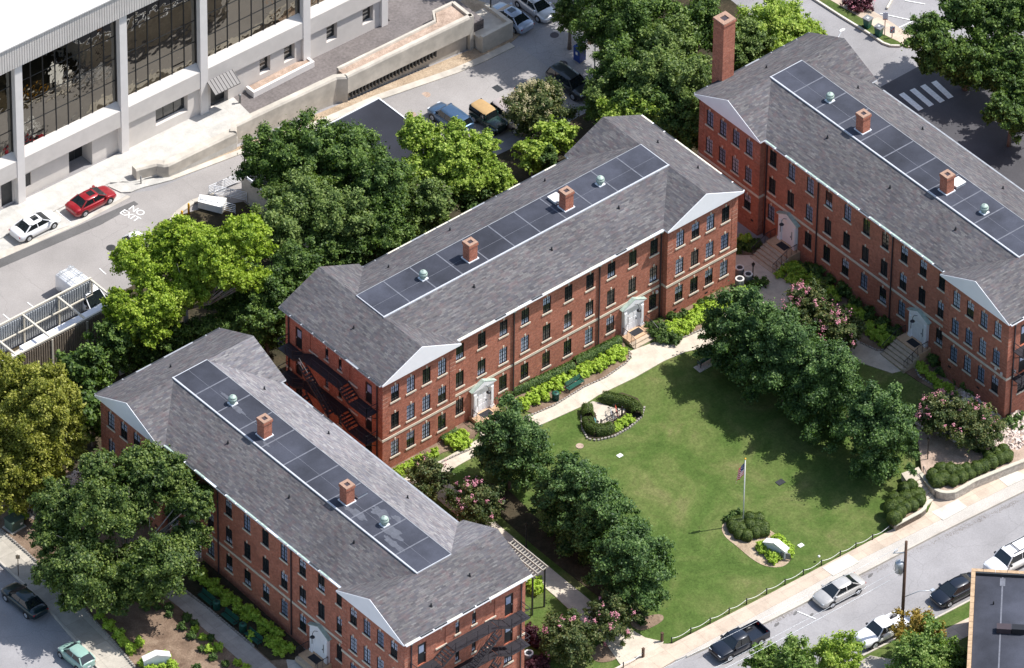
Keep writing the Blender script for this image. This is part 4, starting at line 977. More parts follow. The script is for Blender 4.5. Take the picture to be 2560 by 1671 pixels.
m = MB(); m.box(1.4, 8.4, -.15, .1, 0, .62); m.box(8.15, 8.4, .101, .95, 0, .62); m.box(1.4, 1.65, .101, .95, 0, .62); m.build('planter_wall', 'wcol', pl)
m = MB(); m.box(1.65, 8.15, .1, .95, 0, .5); m.build('planter_gravel', 'gravel', pl)
# flat roofed shed behind the trees
sh = empty('flat_roofed_building', (14.6, 33.3, -1.2), 0, 'low building with black flat roof and thin white edge, half hidden by trees', 'building')
m = MB(); m.box(.1, 15.7, -7, 3.7, -1.6, 3.55); m.build('wall', 'conc', sh)
m = MB(); m.box(0, 15.8, -7.1, 3.8, 3.56, 3.66); rf = m.build('roof', 'blackroof', sh)
m = MB(); m.box(-.1, 15.9, 3.8, 3.92, 3.5, 3.74); m.box(15.8, 15.92, -7.1, 3.799, 3.5, 3.74); m.box(-.1, 0, -7.1, 3.799, 3.5, 3.74); m.build('roof_edge', 'white', rf)
m = MB(); m.cyl(9.6, -.2, 3.66, 4.0, .16, n=10); m.build('roof_vent', 'tan', rf)
# rooftop building in the lower right corner
zr = 4.4
a = G(2429, 1421, zr); b = G(2700, 1436, zr); d = G(2438, 1700, zr)
ex = (b-a); ex.z = 0; LX = ex.length; ex.normalize(); ey = Vector((-ex.y, ex.x, 0))
if ey.dot(d-a) < 0: ey = -ey
rb = empty('corner_building', (a.x, a.y, -1.6), math.atan2(ex.y, ex.x), 'red brick building with tan tiled coping and grey patched flat roof in the lower right corner', 'building')
sgn = 1 if Vector((-ex.y, ex.x, 0)).dot(ey) > 0 else -1
def yb(m, x0, x1, y0, y1, z0, z1, mi=None): m.box(x0, x1, *sorted((sgn*y0, sgn*y1)), z0, z1, mi)
H_ = zr+1.6
m = MB(); yb(m, .03, 30, .03, 30, -.2, H_-.36); m.build('wall', 'brick', rb)
m = MB(); yb(m, .36, 29.5, .36, 29.5, H_-.355, H_-.30); rr_ = m.build('flat_roof', 'deck', rb)
m = MB()
for k in range(30):
    yb(m, .0, .34, .38+k*.78, .38+k*.78+.75, H_-.355, H_); yb(m, k*1.0+.0, k*1.0+.97, 0, .34, H_-.355, H_)
m.build('coping', 'tan', rb)
m = MB(); yb(m, .36, 25, .36, .52, H_-.3, H_-.02); m.build('roof_upstand', 'gdark', rr_)
m = MB(); yb(m, 2.55, 2.68, .6, 25, H_-.299, H_-.285); m.build('roof_seam', 'seam', rr_)
m = MB(); yb(m, 2.4, 2.85, .75, 1.7, H_-.284, H_-.27); m.build('roof_patch', 'seam', rr_)
m = MB(); m.cyl(1.95, sgn*4.0, H_-.3, H_+.05, .06, n=8); m.build('vent_pipe', 'black', rr_)
m = MB(); yb(m, 2.3, 3.5, 6.9, 7.6, H_-.28, H_+.25); m.build('roof_unit', 'down', rr_, 'dark red metal roof unit')
m = MB(); yb(m, 3.55, 4.6, 6.95, 7.6, H_-.28, H_+.3); m.build('roof_unit', 'black', rr_)
# slatted metal screen with ducts, left
en = empty('equipment_screen', (-15.5, 29.1, 0), 0, 'grey corrugated metal screen enclosure with open beams around a white duct', 'enclosure')
m = MB()
x = -10
m.box(-10, 10.3, 4.0, 4.05, .3, 3.1); m.build('siding', 'slat', en)
m = MB(); m.box(-10, 10.2, .0, .05, -.2, 3.1); m.build('siding', 'tansiding', en)
for ya, yb_, zl in ((3.9, 3.999, .3), (-.08, -.001, -.2)):
    m = MB(); x = -10
    while x < 10.2: m.box(x, x+.11, ya, yb_, zl, 3.05); x += .25
    m.build('siding_ribs', 'slat' if ya > 0 else 'tansiding', en)
for xx in (-5, -.8, 2.9, 6.7, 10.3):
    m = MB(); m.bar((xx, 0, 3.2), (xx, 4.05, 3.2), .16); m.box(xx-.08, xx+.08, -.16, -.081, -.2, 3.11); m.box(xx-.08, xx+.08, 3.78, 3.89, -.2, 3.11); m.build('beam', 'beige', en)
m = MB(); m.bar((-10, 0, 3.32), (10.4, 0, 3.32), .16); m.bar((-10, 4.03, 3.32), (10.4, 4.03, 3.32), .16); m.bar((-10, 3.75, 1.7), (10.3, 3.75, 1.7), .12); m.build('rail', 'beige', en)
m = MB(); m.box(.9, 10.0, .75, 1.95, .9, 2.1); m.tube([(-9, 1.35, 1.5), (.88, 1.35, 1.5)], .5, 16); m.build('duct', 'white', en)
m = MB(); m.box(-9, 10, .8, 3.6, -.1, .05); m.build('slab', 'conc', en)
# ------------------------------------------------------------------ vegetation
rng = np.random.default_rng(11)
LEAF = {
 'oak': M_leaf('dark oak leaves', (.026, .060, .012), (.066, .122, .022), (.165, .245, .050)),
 'pinoak': M_leaf('deep green leaves', (.022, .054, .016), (.058, .116, .030), (.15, .235, .065)),
 'willow': M_leaf('bright lime leaves', (.12, .195, .018), (.26, .36, .03), (.41, .49, .07)),
 'yellow': M_leaf('yellowing leaves', (.10, .125, .018), (.225, .235, .03), (.38, .37, .08)),
 'olive': M_leaf('olive green leaves', (.046, .082, .02), (.115, .175, .042), (.235, .30, .085)),
 'ygreen': M_leaf('yellow green leaves', (.10, .17, .02), (.24, .34, .045), (.42, .50, .10)),
 'maple': M_leaf('bronze green leaves', (.028, .060, .014), (.076, .125, .026), (.185, .24, .055)),
 'crape': M_leaf('crape myrtle leaves', (.034, .064, .020), (.078, .112, .032), (.16, .165, .055)),
 'cream': M_leaf('cream blossom', (.32, .28, .14), (.5, .44, .28)),
 'orange': M_leaf('orange autumn leaves', (.13, .10, .02), (.31, .20, .035), (.42, .31, .07)),
 'fern': M_leaf('fresh green leaves', (.055, .105, .018), (.13, .22, .04), (.28, .36, .10)),
 'lime': M_leaf('lime gold shrub leaves', (.18, .29, .02), (.35, .48, .045), (.50, .62, .11), nscale=3.),
 'box': M_leaf('boxwood leaves', (.032, .062, .012), (.070, .112, .020), (.12, .16, .034), nscale=2.5),
 'green': M_leaf('green shrub leaves', (.03, .065, .014), (.07, .13, .028), (.14, .21, .05), nscale=2.),
 'purple': M_leaf('purple leaves', (.025, .006, .012), (.07, .015, .028), (.11, .03, .04)),
}
def leaf_mesh(name, pos, nrm, size, mat, aspect=.62):
    n = len(pos)
    nrm = nrm/(np.linalg.norm(nrm, axis=1, keepdims=True)+1e-9)
    r = rng.normal(size=(n, 3)); t = np.cross(nrm, r); t /= (np.linalg.norm(t, axis=1, keepdims=True)+1e-9); b = np.cross(nrm, t)
    s = size*rng.uniform(.6, 1.35, (n, 1))
    t = t*s; b = b*s*aspect
    bend = nrm*s*.18
    v = np.empty((n, 4, 3)); v[:, 0] = pos-t-bend; v[:, 1] = pos-b; v[:, 2] = pos+t-bend; v[:, 3] = pos+b
    me = bpy.data.meshes.new(name)
    me.vertices.add(n*4); me.vertices.foreach_set('co', v.reshape(-1).astype(np.float32))
    me.loops.add(n*4); me.loops.foreach_set('vertex_index', np.arange(n*4, dtype=np.int32))
    me.polygons.add(n); me.polygons.foreach_set('loop_start', np.arange(0, n*4, 4, dtype=np.int32)); me.polygons.foreach_set('loop_total', np.full(n, 4, dtype=np.int32))
    me.update(calc_edges=True)
    a = me.attributes.new('rnd', 'FLOAT', 'FACE'); a.data.foreach_set('value', rng.random(n).astype(np.float32))
    me.materials.append(mat); return me
def dirs(n, up=0.):
    d = rng.normal(size=(n, 3)); d[:, 2] += up; return d/np.linalg.norm(d, axis=1, keepdims=True)
def crown_points(lobes, leaf, cover=2.4, clump=.26, fill=.12, wild=.55, taper=.0):
    """lobes: list of (centre, R, H). Leaves sit in many small sprays over an uneven crown"""
    P, Q, CC = [], [], []
    for c, R, H in lobes:
        area = 4*math.pi*R*R*(.4+.6*H/R); n = int(area*cover/(leaf*leaf*.75)); c = np.array(c); ax = np.array([R, R, H])
        K = max(26, int(3.2/clump**2.0*(1+.2*H/R)))
        d = dirs(K, .12)
        ph = rng.uniform(0, 6.28, 6)
        bumpy = 1+.07*np.sin(3.1*d[:, 0]*2+ph[0])+.07*np.sin(5*d[:, 1]+ph[1])+.06*np.sin(6*d[:, 2]+ph[2])+.05*np.sin(9*d[:, 0]+7*d[:, 2]+ph[3])
        rr = (rng.beta(4.5, 1.6, K)*.98*bumpy)[:, None]; cc = c+d*rr*ax
        if taper:
            tz = (cc[:, 2]-c[2])/H; cc[:, :2] = c[:2]+(cc[:, :2]-c[:2])*(1-taper*tz)[:, None]
        cr = R*clump*rng.uniform(.45, 1.15, K)
        w_ = cr**2.1; idx = rng.choice(K, n, p=w_/w_.sum())
        ld = dirs(n, .15); od = d[idx]
        q = cr[idx][:, None]*np.abs(rng.normal(.62, .36, (n, 1)))
        stretch = od*rng.normal(.0, .35, (n, 1))*cr[idx][:, None]
        P.append(cc[idx]+ld*q*np.array([1, 1, .72])+stretch); Q.append(ld*(1-wild)*.8+od*.35+dirs(n)*wild+np.array([0, 0, .3]))
        m = int(n*fill); fd = dirs(m); P.append(c+fd*rng.uniform(.1, .68, (m, 1))*ax); Q.append(fd+dirs(m))
        CC += [Vector(x) for x in cc[:8]]
    return np.concatenate(P), np.concatenate(Q), CC
def tree(name, label, cat, px, py, zc, R, H, style='oak', group=None, leaf=.2, lobes=None, clump=.26, cover=2.2, bark='bark', trunk=.16, fill=.12, bloom=None, wild=.6, bare=0, K=1.0756, nbr=6, taper=0):
    px, py = px*K, py*K
    P = G(px, py, zc); P = G(px, py, zc+hgt(P.x, P.y)); g = hgt(P.x, P.y)
    root = empty(name, (P.x, P.y, g), 0, label, cat, group)
    LB = [((0, 0, zc), R, H)]
    if lobes:
        LB = []
        for (lx, ly, lr) in lobes:
            o = CR*((lx*K-px)/29.3)+CU*(-(ly*K-py)/29.3); d = Vector((math.cos(YAW), math.sin(YAW), -.0))*rng.uniform(-.8, .8)*lr/29.
            r_ = lr*K/29.3; LB.append(((o.x+d.x, o.y+d.y, max(r_*.8, zc+o.z)), r_, r_*H/R))
    pos, nrm, cc = crown_points(LB, leaf, cover, clump, fill, wild, taper)
    pos[:, 2] = np.maximum(pos[:, 2], .15)
    link('crown', leaf_mesh('crown', pos, nrm, leaf, LEAF[style]), root)
    m = MB(); top = Vector((0, 0, zc*.55)); m.tube([(0, 0, -.15), (trunk*.2, 0, zc*.25), top], [trunk*1.35, trunk, trunk*.8], 8)
    rr = random.Random(int(px)); cs = list(cc); rr.shuffle(cs)
    for c in cs[:nbr if not lobes else max(nbr, len(lobes))]:
        c = top.lerp(c, .78); mid = top.lerp(c, .5)+Vector((0, 0, -.12*(c-top).length)); m.tube([top-Vector((0, 0, .1)), mid, c], [trunk*.55, trunk*.33, trunk*.12], 6)
        for k in range(2):
            e = c+Vector((rr.uniform(-1, 1), rr.uniform(-1, 1), rr.uniform(.1, 1)))*R*.22; m.tube([mid, e], [trunk*.2, trunk*.06], 5)
    m.build('trunk', bark, root)
    if bare:
        m = MB()
        for k in range(bare):
            a = rr.uniform(0, 6.28); r0 = R*rr.uniform(.05, .45); b = Vector((math.cos(a)*r0, math.sin(a)*r0, zc+H*rr.uniform(.55, .8))); q = b+Vector((rr.uniform(-1, 1), rr.uniform(-1, 1), rr.uniform(.2, .6)))*R*.22
            q2 = q+Vector((rr.uniform(-1, 1), rr.uniform(-1, 1), rr.uniform(.0, .6)))*R*.16
            m.tube([b, q, q2], [trunk*.24, trunk*.14, trunk*.05], 5)
        m.build('bare_branches', 'barkp', root)
    if bloom:
        col, nc, side = bloom; bp, bn = [], []
        for k in range(nc):
            c, r_, h_ = LB[rr.randrange(len(LB))]; d = dirs(1, .5)[0]
            if side is not None: d = d+np.array(side); d /= np.linalg.norm(d)
            q = np.array(c)+d*np.array([r_, r_, h_])*rng.uniform(.85, 1.02); nn = int(rng.integers(10, 34)); s_ = rng.uniform(.10, .24)
            dd = rng.normal(size=(nn, 3))*np.array([s_*.6, s_*.6, s_]); bp.append(q+dd); bn.append(dd+np.array([0, 0, .2]))
        link('blossom', leaf_mesh('blossom', np.concatenate(bp), np.concatenate(bn), .07, MAT['pinkf'] if col == 'pink' else LEAF['cream']), root)
    return root

R1 = 'round deep green trees in the row along the left of the lawn'; R2 = 'round deep green trees in the row along the right of the lawn'
for px, py, zc, R, H, lb in ((1186, 1040, 4.6, 3.4, 4.9, 'topmost green tree of the left row, nearest the middle hall'), (1318, 1150, 4.4, 3.2, 4.9, 'second green tree of the left row, darkest and most hidden'),
                             (1388, 1205, 4.4, 3.5, 4.9, 'third green tree of the left row, before the end one'), (1468, 1322, 4.5, 3.7, 4.9, 'end tree of the left row, nearest the street')):
    tree('shade_tree', lb, 'tree', px, py, zc, R, H, 'pinoak', R1, leaf=.115, clump=.17, cover=2.6, taper=.28, fill=.2)
for px, py, zc, R, H, lb in ((1728, 770, 4.7, 3.5, 5.0, 'topmost green tree of the right row, beside the bright shrubs'), (1825, 845, 4.7, 3.9, 4.9, 'second green tree of the right row, in front of pink blossoms'),
                             (1925, 905, 4.6, 3.4, 5.1, 'third green tree of the right row, before the end one'), (2042, 1000, 4.8, 3.6, 5.2, 'end tree of the right row, nearest the garden steps')):
    tree('shade_tree', lb, 'tree', px, py, zc, R, H, 'pinoak', R2, leaf=.115, clump=.17, cover=2.6, taper=.28, fill=.2)
cg = 'pink flowering crape myrtles'
for px, py, zc, R, H, n_, lb, st_ in ((1000, 1112, 1.9, 2.1, 1.7, 12, 'low green crape myrtle with few blossoms beside the corner of the middle hall', 'crape'), (1108, 1168, 2.0, 2.5, 1.8, 60, 'wide pink crape myrtle beside the roof of the lower hall', 'crape'),
        (1325, 1485, 2.2, 2.6, 2.1, 30, 'crape myrtle with pink blossom nearest the air conditioner by the fire escape', 'crape'), (1420, 1440, 2.4, 2.3, 2.0, 40, 'crape myrtle with pink tips behind the end tree of the left row', 'crape'),
        (1880, 715, 2.6, 2.4, 2.0, 90, 'pinkest crape myrtle between the two rows of shrubs and trees at right', 'crape'), (1955, 765, 2.3, 2.2, 1.7, 60, 'pink crape myrtle beside the lower door path of the right hall', 'crape'),
        (2190, 965, 2.8, 2.3, 2.0, 60, 'crape myrtle with bright pink top left of the right hall corner', 'crape'), (2268, 990, 2.7, 2.6, 2.1, 36, 'crape myrtle against the corner of the right hall above pale rocks', 'crape')):
    tree('crape_myrtle', lb, 'tree', px, py, zc, R, H, st_, cg, leaf=.11, clump=.17, cover=1.7, trunk=.07, fill=.1, bloom=('pink', int(n_*.4), (-.2, .2, .3)))
# lower left
tree('spreading_tree', 'huge spreading bronze green tree with bare grey limbs hiding the lower hall front', 'tree', 290, 1225, 7.4, 7.6, 4.6, 'maple', leaf=.125, clump=.2, cover=2.2, bark='barkp', trunk=.26, bare=0, nbr=8, fill=.14,
     lobes=((240, 1150, 82), (345, 1130, 76), (150, 1190, 72), (425, 1190, 72), (290, 1215, 100), (375, 1265, 92), (200, 1270, 95), (130, 1265, 65), (440, 1245, 52), (300, 1330, 80), (215, 1340, 60), (135, 1320, 55), (385, 1100, 50), (450, 1150, 48), (270, 1385, 42), (175, 1375, 38), (320, 1100, 52), (230, 1100, 50), (340, 1370, 40)))
tree('yellowing_tree', 'large tree turning yellow at the left edge below the screen enclosure', 'tree', 70, 1000, 7.6, 4.6, 6.2, 'yellow', leaf=.12, clump=.18, cover=2.2, trunk=.2, wild=.75,
     lobes=((70, 950, 90), (30, 1040, 90), (120, 1050, 80), (60, 1110, 65), (110, 900, 55), (20, 900, 60), (150, 980, 50), (0, 1120, 50), (95, 1170, 30)))
for px, py, zc, R, H, lb in ((205, 870, 4.2, 1.9, 3.2, 'small dark tree in shade below the screen enclosure'), (215, 965, 3.4, 1.7, 3.0, 'small dark tree beside the far corner of the lower hall'), (165, 880, 3.8, 1.8, 3.0, 'dark tree tucked behind the yellow one')):
    tree('dark_tree', lb, 'tree', px, py, zc, R, H, 'oak', 'dark understorey trees at left', leaf=.17)
tree('willow_tree', 'big bright lime green tree with open grey limbs behind the lower hall', 'tree', 430, 640, 8.2, 6.0, 4.2, 'willow', leaf=.12, clump=.18, cover=2.3, bark='barkp', trunk=.26, wild=.7, nbr=10,
     lobes=((345, 640, 82), (300, 600, 45), (430, 600, 80), (500, 560, 62), (560, 520, 52), (590, 590, 46), (440, 680, 58), (330, 715, 62), (275, 680, 30), (420, 545, 45), (600, 660, 36), (390, 740, 40), (560, 640, 30), (300, 770, 38), (480, 640, 56), (530, 600, 60), (580, 560, 50), (380, 680, 60), (470, 600, 60), (350, 760, 44), (280, 720, 48)))
# rear belt
RG = 'tall trees in the belt behind the middle hall'
for px, py, zc, R, H, st_, lb, kw in (
    (632, 375, 7.5, 3.1, 3.4, 'oak', 'dark green tree at the left end of the belt beside the lamp pole', {}), (715, 350, 8, 2.9, 3.2, 'oak', 'dark green tree in front of the black flat roof', {}), (812, 375, 7.5, 3.6, 3.4, 'oak', 'broad dark green tree covering the lower edge of the black flat roof', {}),
    (880, 455, 7, 3.1, 3.8, 'oak', 'dark green tree between the flat roof and the middle hall', {}), (700, 470, 7.4, 3.2, 3.2, 'olive', 'feathery olive tree right of the lime tree', {}), (790, 510, 7.2, 3.0, 3.4, 'olive', 'feathery olive tree above the corner of the middle hall', {}), (650, 535, 6.8, 2.7, 3.2, 'olive', 'feathery olive tree touching the lime tree', {}),
    (1040, 350, 7.8, 4.9, 3.9, 'ygreen', 'tall bright yellow green tree hiding parked cars', dict(lobes=((975, 330, 56), (1050, 340, 60), (1120, 340, 46), (1000, 400, 56), (1090, 400, 56), (1150, 385, 40), (950, 385, 38), (1060, 290, 30), (960, 290, 30), (1170, 420, 34)))),
    (985, 490, 5.2, 2.6, 3.6, 'olive', 'mid green tree under the yellow green one', {}), (1100, 455, 4.2, 2.2, 2.4, 'green', 'leafy green tree by the long rear gutter of the middle hall', {}),
    (690, 640, 5.5, 2.7, 3.6, 'oak', 'shaded tree behind the far corner of the middle hall', {}), (620, 740, 4.6, 2.6, 3.4, 'oak', 'shaded tree in the gap between the lower and middle halls', {}), (905, 555, 5., 2.5, 3.2, 'oak', 'dark tree against the rear gutter of the middle hall', {}), (560, 770, 3.2, 2.0, 2.5, 'oak', 'low dark tree behind the ridge of the lower hall', {}), (480, 780, 2.6, 1.8, 2., 'oak', 'low dark shrubby tree under the lime tree', {}), (560, 690, 4.0, 2.8, 3.0, 'oak', 'dark tree seen between the forked limbs of the lime tree', {}), (400, 790, 2.4, 2.2, 2.2, 'oak', 'low dark tree under the left half of the lime tree', {}), (270, 800, 3.4, 2.2, 3.0, 'oak', 'dark tree against the metal screen near the lime tree', {}), (640, 690, 4.6, 2.4, 3.2, 'oak', 'dark tree right of the forked limbs of the lime tree', {}), (330, 830, 1.6, 1.5, 1.5, 'oak', 'lowest dark shrubby tree beside the pale footpath', {}), (830, 590, 4.2, 2.2, 2.8, 'oak', 'dark tree filling the angle beside the middle hall', {}), (760, 600, 4.6, 2.2, 2.8, 'oak', 'dark tree above the roof corner of the middle hall', {})):
    tree('belt_tree', lb, 'tree', px, py, zc, R, H, st_, RG, leaf=.12, clump=.19, cover=2.4, fill=.2, **kw)
# between the middle and right halls
WG = 'trees of the grove between the middle and right halls'
for px, py, zc, R, H, st_, lb in (
    (1400, 50, 6, 3.0, 3.2, 'oak', 'dark tree at the top edge beside the silver cars'), (1485, 40, 8, 3.4, 3.4, 'oak', 'broad dark tree at the top edge left of the tall chimney'), (1560, 110, 7, 3.0, 3.2, 'olive', 'olive tree left of the tall chimney'), (1620, 50, 7, 2.8, 3.0, 'oak', 'tree behind the top of the tall chimney'),
    (1450, 160, 6, 2.8, 3.0, 'oak', 'dark tree beside the twin headed lamp'), (1520, 190, 6.5, 3.1, 3.0, 'olive', 'olive tree in the middle of the grove'), (1600, 210, 6.5, 3.0, 3.4, 'olive', 'olive tree at the foot of the tall chimney'), (1400, 225, 4.5, 2.2, 2.4, 'olive', 'small tree hiding the dark hatchback'),
    (1455, 265, 4.8, 2.3, 2.2, 'ygreen', 'yellow green tree above the far gable of the middle hall'), (1540, 275, 4.8, 2.3, 2.8, 'oak', 'dark tree behind the middle hall gable'), (1590, 300, 4.6, 2.1, 3.2, 'oak', 'dark glossy tree beside the wall of the right hall'), (1480, 240, 5.5, 2.2, 2.4, 'oak', 'dark tree behind the yellow green one'),
    (1500, 275, 5.0, 1.9, 1.7, 'ygreen', 'sunlit low tree directly over the middle hall gable'), (1790, 70, 5.5, 3.4, 2.8, 'ygreen', 'yellow green tree right of the tall chimney'), (1860, 85, 5., 2.2, 2.2, 'ygreen', 'yellow green tree at the far corner of the right hall'), (1735, 110, 5.5, 2.6, 2.6, 'olive', 'olive tree right behind the tall chimney'), (1325, 30, 4.0, 1.6, 2.0, 'maple', 'small dark tree beside the silver car at top')):
    tree('grove_tree', lb, 'tree', px, py, zc, R, H, st_, WG, leaf=.12, clump=.19, cover=2.3, fill=.2, wild=.65)
tree('crape_myrtle', 'crape myrtle with cream blossom over parked cars', 'tree', 1252, 252, 3.4, 3.1, 2.6, 'crape', cg, leaf=.11, clump=.17, cover=2.1, trunk=.08, bloom=('cream', 110, (-.1, .5, .4)))
tree('small_tree', 'yellow green small tree behind the middle hall beside the cone shrub', 'tree', 1290, 322, 2.6, 1.9, 2.0, 'ygreen', leaf=.15, cover=1.6)
tree('small_tree', 'leafy green small tree between the yellow tree and the cone shrub', 'tree', 1240, 360, 2.2, 1.6, 1.7, 'ygreen', leaf=.15, cover=1.6)
tree('cone_shrub', 'bright green cone shaped evergreen behind the middle hall', 'shrub', 1275, 375, 1.7, 1.0, 1.9, 'green', leaf=.1, clump=.3)
# right hand street trees
tree('street_tree', 'large leafy tree over the street in the upper right corner', 'tree', 2250, 90, 5.6, 6.2, 5.2, 'oak', leaf=.13, clump=.19, cover=2.5, trunk=.25, nbr=10, fill=.2,
     lobes=((2160, 60, 62), (2240, 30, 70), (2310, 70, 75), (2200, 120, 62), (2270, 140, 70), (2340, 170, 60), (2150, 130, 34), (2230, 180, 42), (2370, 30, 60), (2360, 110, 60)))
tree('street_tree', 'smaller leafy tree reaching in from the right edge beside the crosswalk', 'tree', 2350, 255, 4.0, 3.2, 3.0, 'oak', leaf=.13, clump=.19, cover=2.5, fill=.2, lobes=((2330, 255, 42), (2375, 280, 52), (2390, 230, 55), (2300, 275, 24)))
def wtree(x, y, zc, R, H, style, label, group):
    root = empty('street_tree', (x, y, hgt(x, y)), 0, label, 'tree', group)
    pos, nrm, cc = crown_points([((0, 0, zc), R, H)], .17, 2.2, .2, .2, .6); link('crown', leaf_mesh('crown', pos, nrm, .17, LEAF[style]), root)
    m = MB(); m.tube([(0, 0, -.1), (0, 0, zc*.6)], [.3, .2], 8)
    for c in cc: m.tube([(0, 0, zc*.5), c*.8], [.12, .04], 5)
    m.build('trunk', 'bark', root)
for n_, (x, y, zc, R, H) in enumerate(((84, -8, 8, 6, 5), (79, -15, 7.5, 5.5, 5), (74.5, -21, 6.5, 4.5, 4), (57, 35, 13.5, 4.8, 4.2), (60.5, 40.5, 13.5, 4.8, 4.2), (54.5, 46, 12, 4.2, 4))):
    wtree(x, y, zc, R, H, 'oak', ('topmost', 'middle', 'lowest', 'rightmost', 'second', 'leftmost')[n_]+(' tree just beyond the right edge, shading the right street' if n_ < 3 else ' tree just beyond the top edge, shading the parked silver cars'), 'street trees outside the view')
for x, y, zc, R, H in ((-22, -16.5, 7, 4, 4), (-26, -13.5, 7.5, 4.5, 4.5)): pass
# lower right
for px, py, zc, R, H, st_, lb in ((1850, 1545, 3.4, 2.3, 2.2, 'fern', 'feathery light green tree at the bottom edge beside the pickup'), (1950, 1528, 3.4, 2.2, 2.2, 'ygreen', 'yellow green tree at the bottom edge before the white pickup'), (1780, 1545, 3.0, 1.8, 2.0, 'fern', 'leftmost green tree at the bottom edge'),
        (2135, 1478, 3.4, 2.1, 2.4, 'orange', 'small tree with orange leaves beside the utility pole'), (2150, 1525, 3.5, 3.0, 2.6, 'fern', 'fresh green tree below the orange one'), (2325, 1580, 3.2, 2.6, 2.4, 'fern', 'fresh green tree against the corner building'), (2230, 1560, 2.4, 1.8, 1.8, 'oak', 'dark green shrubby tree between two lighter ones')):
    tree('garden_tree', lb, 'tree', px, py, zc, R, H, st_, 'small trees along the bottom right edge', leaf=.12, wild=.7, cover=1.9, clump=.18)

# ---- shrubs: a few shapes each, copied
def shrub_mesh(kind, R, H, leaf, cover=2.3, clump=.30, wild=.45):
    pos, nrm, cc = crown_points([((0, 0, H*.75), R, H)], leaf, cover, clump, .12, wild); pos[:, 2] = np.maximum(pos[:, 2], .01)
    return leaf_mesh('foliage', pos, nrm, leaf, LEAF[kind])
ORD = 'first second third fourth fifth sixth seventh eighth ninth tenth eleventh twelfth thirteenth fourteenth fifteenth sixteenth seventeenth eighteenth nineteenth twentieth twenty-first twenty-second twenty-third twenty-fourth twenty-fifth twenty-sixth twenty-seventh twenty-eighth twenty-ninth thirtieth'.split()
def ball_mesh(kind, R, H, leaf):
    n = int(4*math.pi*R*R*2.2/(leaf*leaf*.75)); d = dirs(n, .1); k = 1+.05*np.sin(5*d[:, 0]+rng.uniform(0, 6))+.05*np.sin(6*d[:, 1]+rng.uniform(0, 6))
    pos = d*(k*np.clip(rng.normal(.96, .05, n), .7, 1.08))[:, None]*np.array([R, R, H])+np.array([0, 0, H*.7]); pos[:, 2] = np.maximum(pos[:, 2], .01)
    return leaf_mesh('foliage', pos, d+dirs(n)*.4+np.array([0, 0, .15]), leaf, LEAF[kind])
SH = {'lime': [shrub_mesh('lime', .52, .5, .075) for _ in range(5)], 'box': [ball_mesh('box', .52, .5, .05) for _ in range(4)], 'green': [shrub_mesh('green', .5, .45, .08) for _ in range(3)],
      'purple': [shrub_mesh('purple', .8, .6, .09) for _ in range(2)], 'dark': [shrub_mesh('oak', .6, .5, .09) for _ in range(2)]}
def shrub(kind, p, s, label, group, z=None, nm='shrub'):
    q = random.Random(hash((round(p[0], 2), round(p[1], 2))) & 0xffff)
    o = link(nm, SH[kind][q.randrange(len(SH[kind]))]); o.location = (p[0], p[1], hgt(p[0], p[1]) if z is None else z); o.rotation_euler = (0, 0, q.uniform(0, 6.28)); k = s*q.uniform(.88, 1.15); o.scale = (k, k, k*q.uniform(.9, 1.1))
    return tag(o, label, 'shrub', group)
def srow(kind, pts, s, label, group, z=None, dz=.5, nm='shrub'):
    for n_, (x, y) in enumerate(sorted(pts)):
        label = (ORD[n_] if n_ < len(pts)-1 or n_ == 0 else 'last')+' from left of the '+group
        P = G(x, y, dz if z is None else z+dz*.5)
        if z is None: P = G(x, y, dz*.8+hgt(P.x, P.y))
        shrub(kind, (P.x, P.y), s, label, group, z, nm)
def TT(c, r, *pts): return [T(c, r, *p) for p in pts]
srow('lime', TT(2, 1, (60, 1240), (105, 1212), (160, 1172), (212, 1152), (170, 1225), (225, 1200), (262, 1125), (315, 1095), (328, 1137), (370, 1070), (430, 1038), (482, 1000), (530, 980), (480, 1045), (530, 1020), (590, 962), (592, 1002), (632, 928), (642, 970), (682, 940), (690, 895), (722, 858), (722, 910), (762, 878), (760, 918), (20, 1262), (95, 1262)), .92, 'lime green shrub in the row under the windows of the middle hall, between its doors', 'lime shrubs between the doors of the middle hall')
srow('lime', TT(2, 1, (1095, 708), (1150, 690), (1112, 748), (1155, 758), (1200, 700), (1218, 720), (1252, 682), (1242, 635), (1292, 600), (1300, 650), (1312, 622), (1370, 580), (1372, 630), (1420, 560), (1432, 600), (1470, 540), (1462, 580), (1520, 520), (1560, 480), (1600, 455)), .95, 'lime green shrub in the row right of the upper door of the middle hall', 'lime shrubs at the right wing of the middle hall')
srow('green', TT(2, 1, (950, 705), (1010, 760), (1070, 790), (1130, 800), (970, 745), (1035, 705), (1060, 740), (1020, 790)), 1.05, 'leafy green shrub spilling over beside the door steps', 'green shrubs right of the upper door')
srow('lime', TT(1, 1, (1350, 1500), (1400, 1480), (1440, 1462), (1380, 1530), (1455, 1515), (1420, 1530)), 1.0, 'lime green shrub in the clump left of the lower door of the middle hall', 'lime shrubs left of the lower door')
srow('lime', TT(1, 2, (1000, 180), (1040, 162), (1085, 132), (1140, 108), (1190, 80), (1240, 50), (1105, 150)), .9, 'lime green shrub at the corner of the middle hall by the lower roof', 'lime shrubs at the corner of the middle hall')
srow('lime', TT(3, 1, (80, 345), (130, 312), (190, 302), (160, 372), (240, 342), (300, 382), (350, 420), (270, 430), (330, 462), (400, 462), (440, 482), (372, 502), (470, 512), (205, 400), (560, 582), (600, 602), (642, 630), (620, 652), (700, 690), (702, 730), (742, 762), (790, 742), (770, 792), (830, 782), (800, 822), (860, 802)), .95, 'shaded lime shrub in the row between the doors of the right hall', 'shaded lime shrubs between the doors of the right hall')
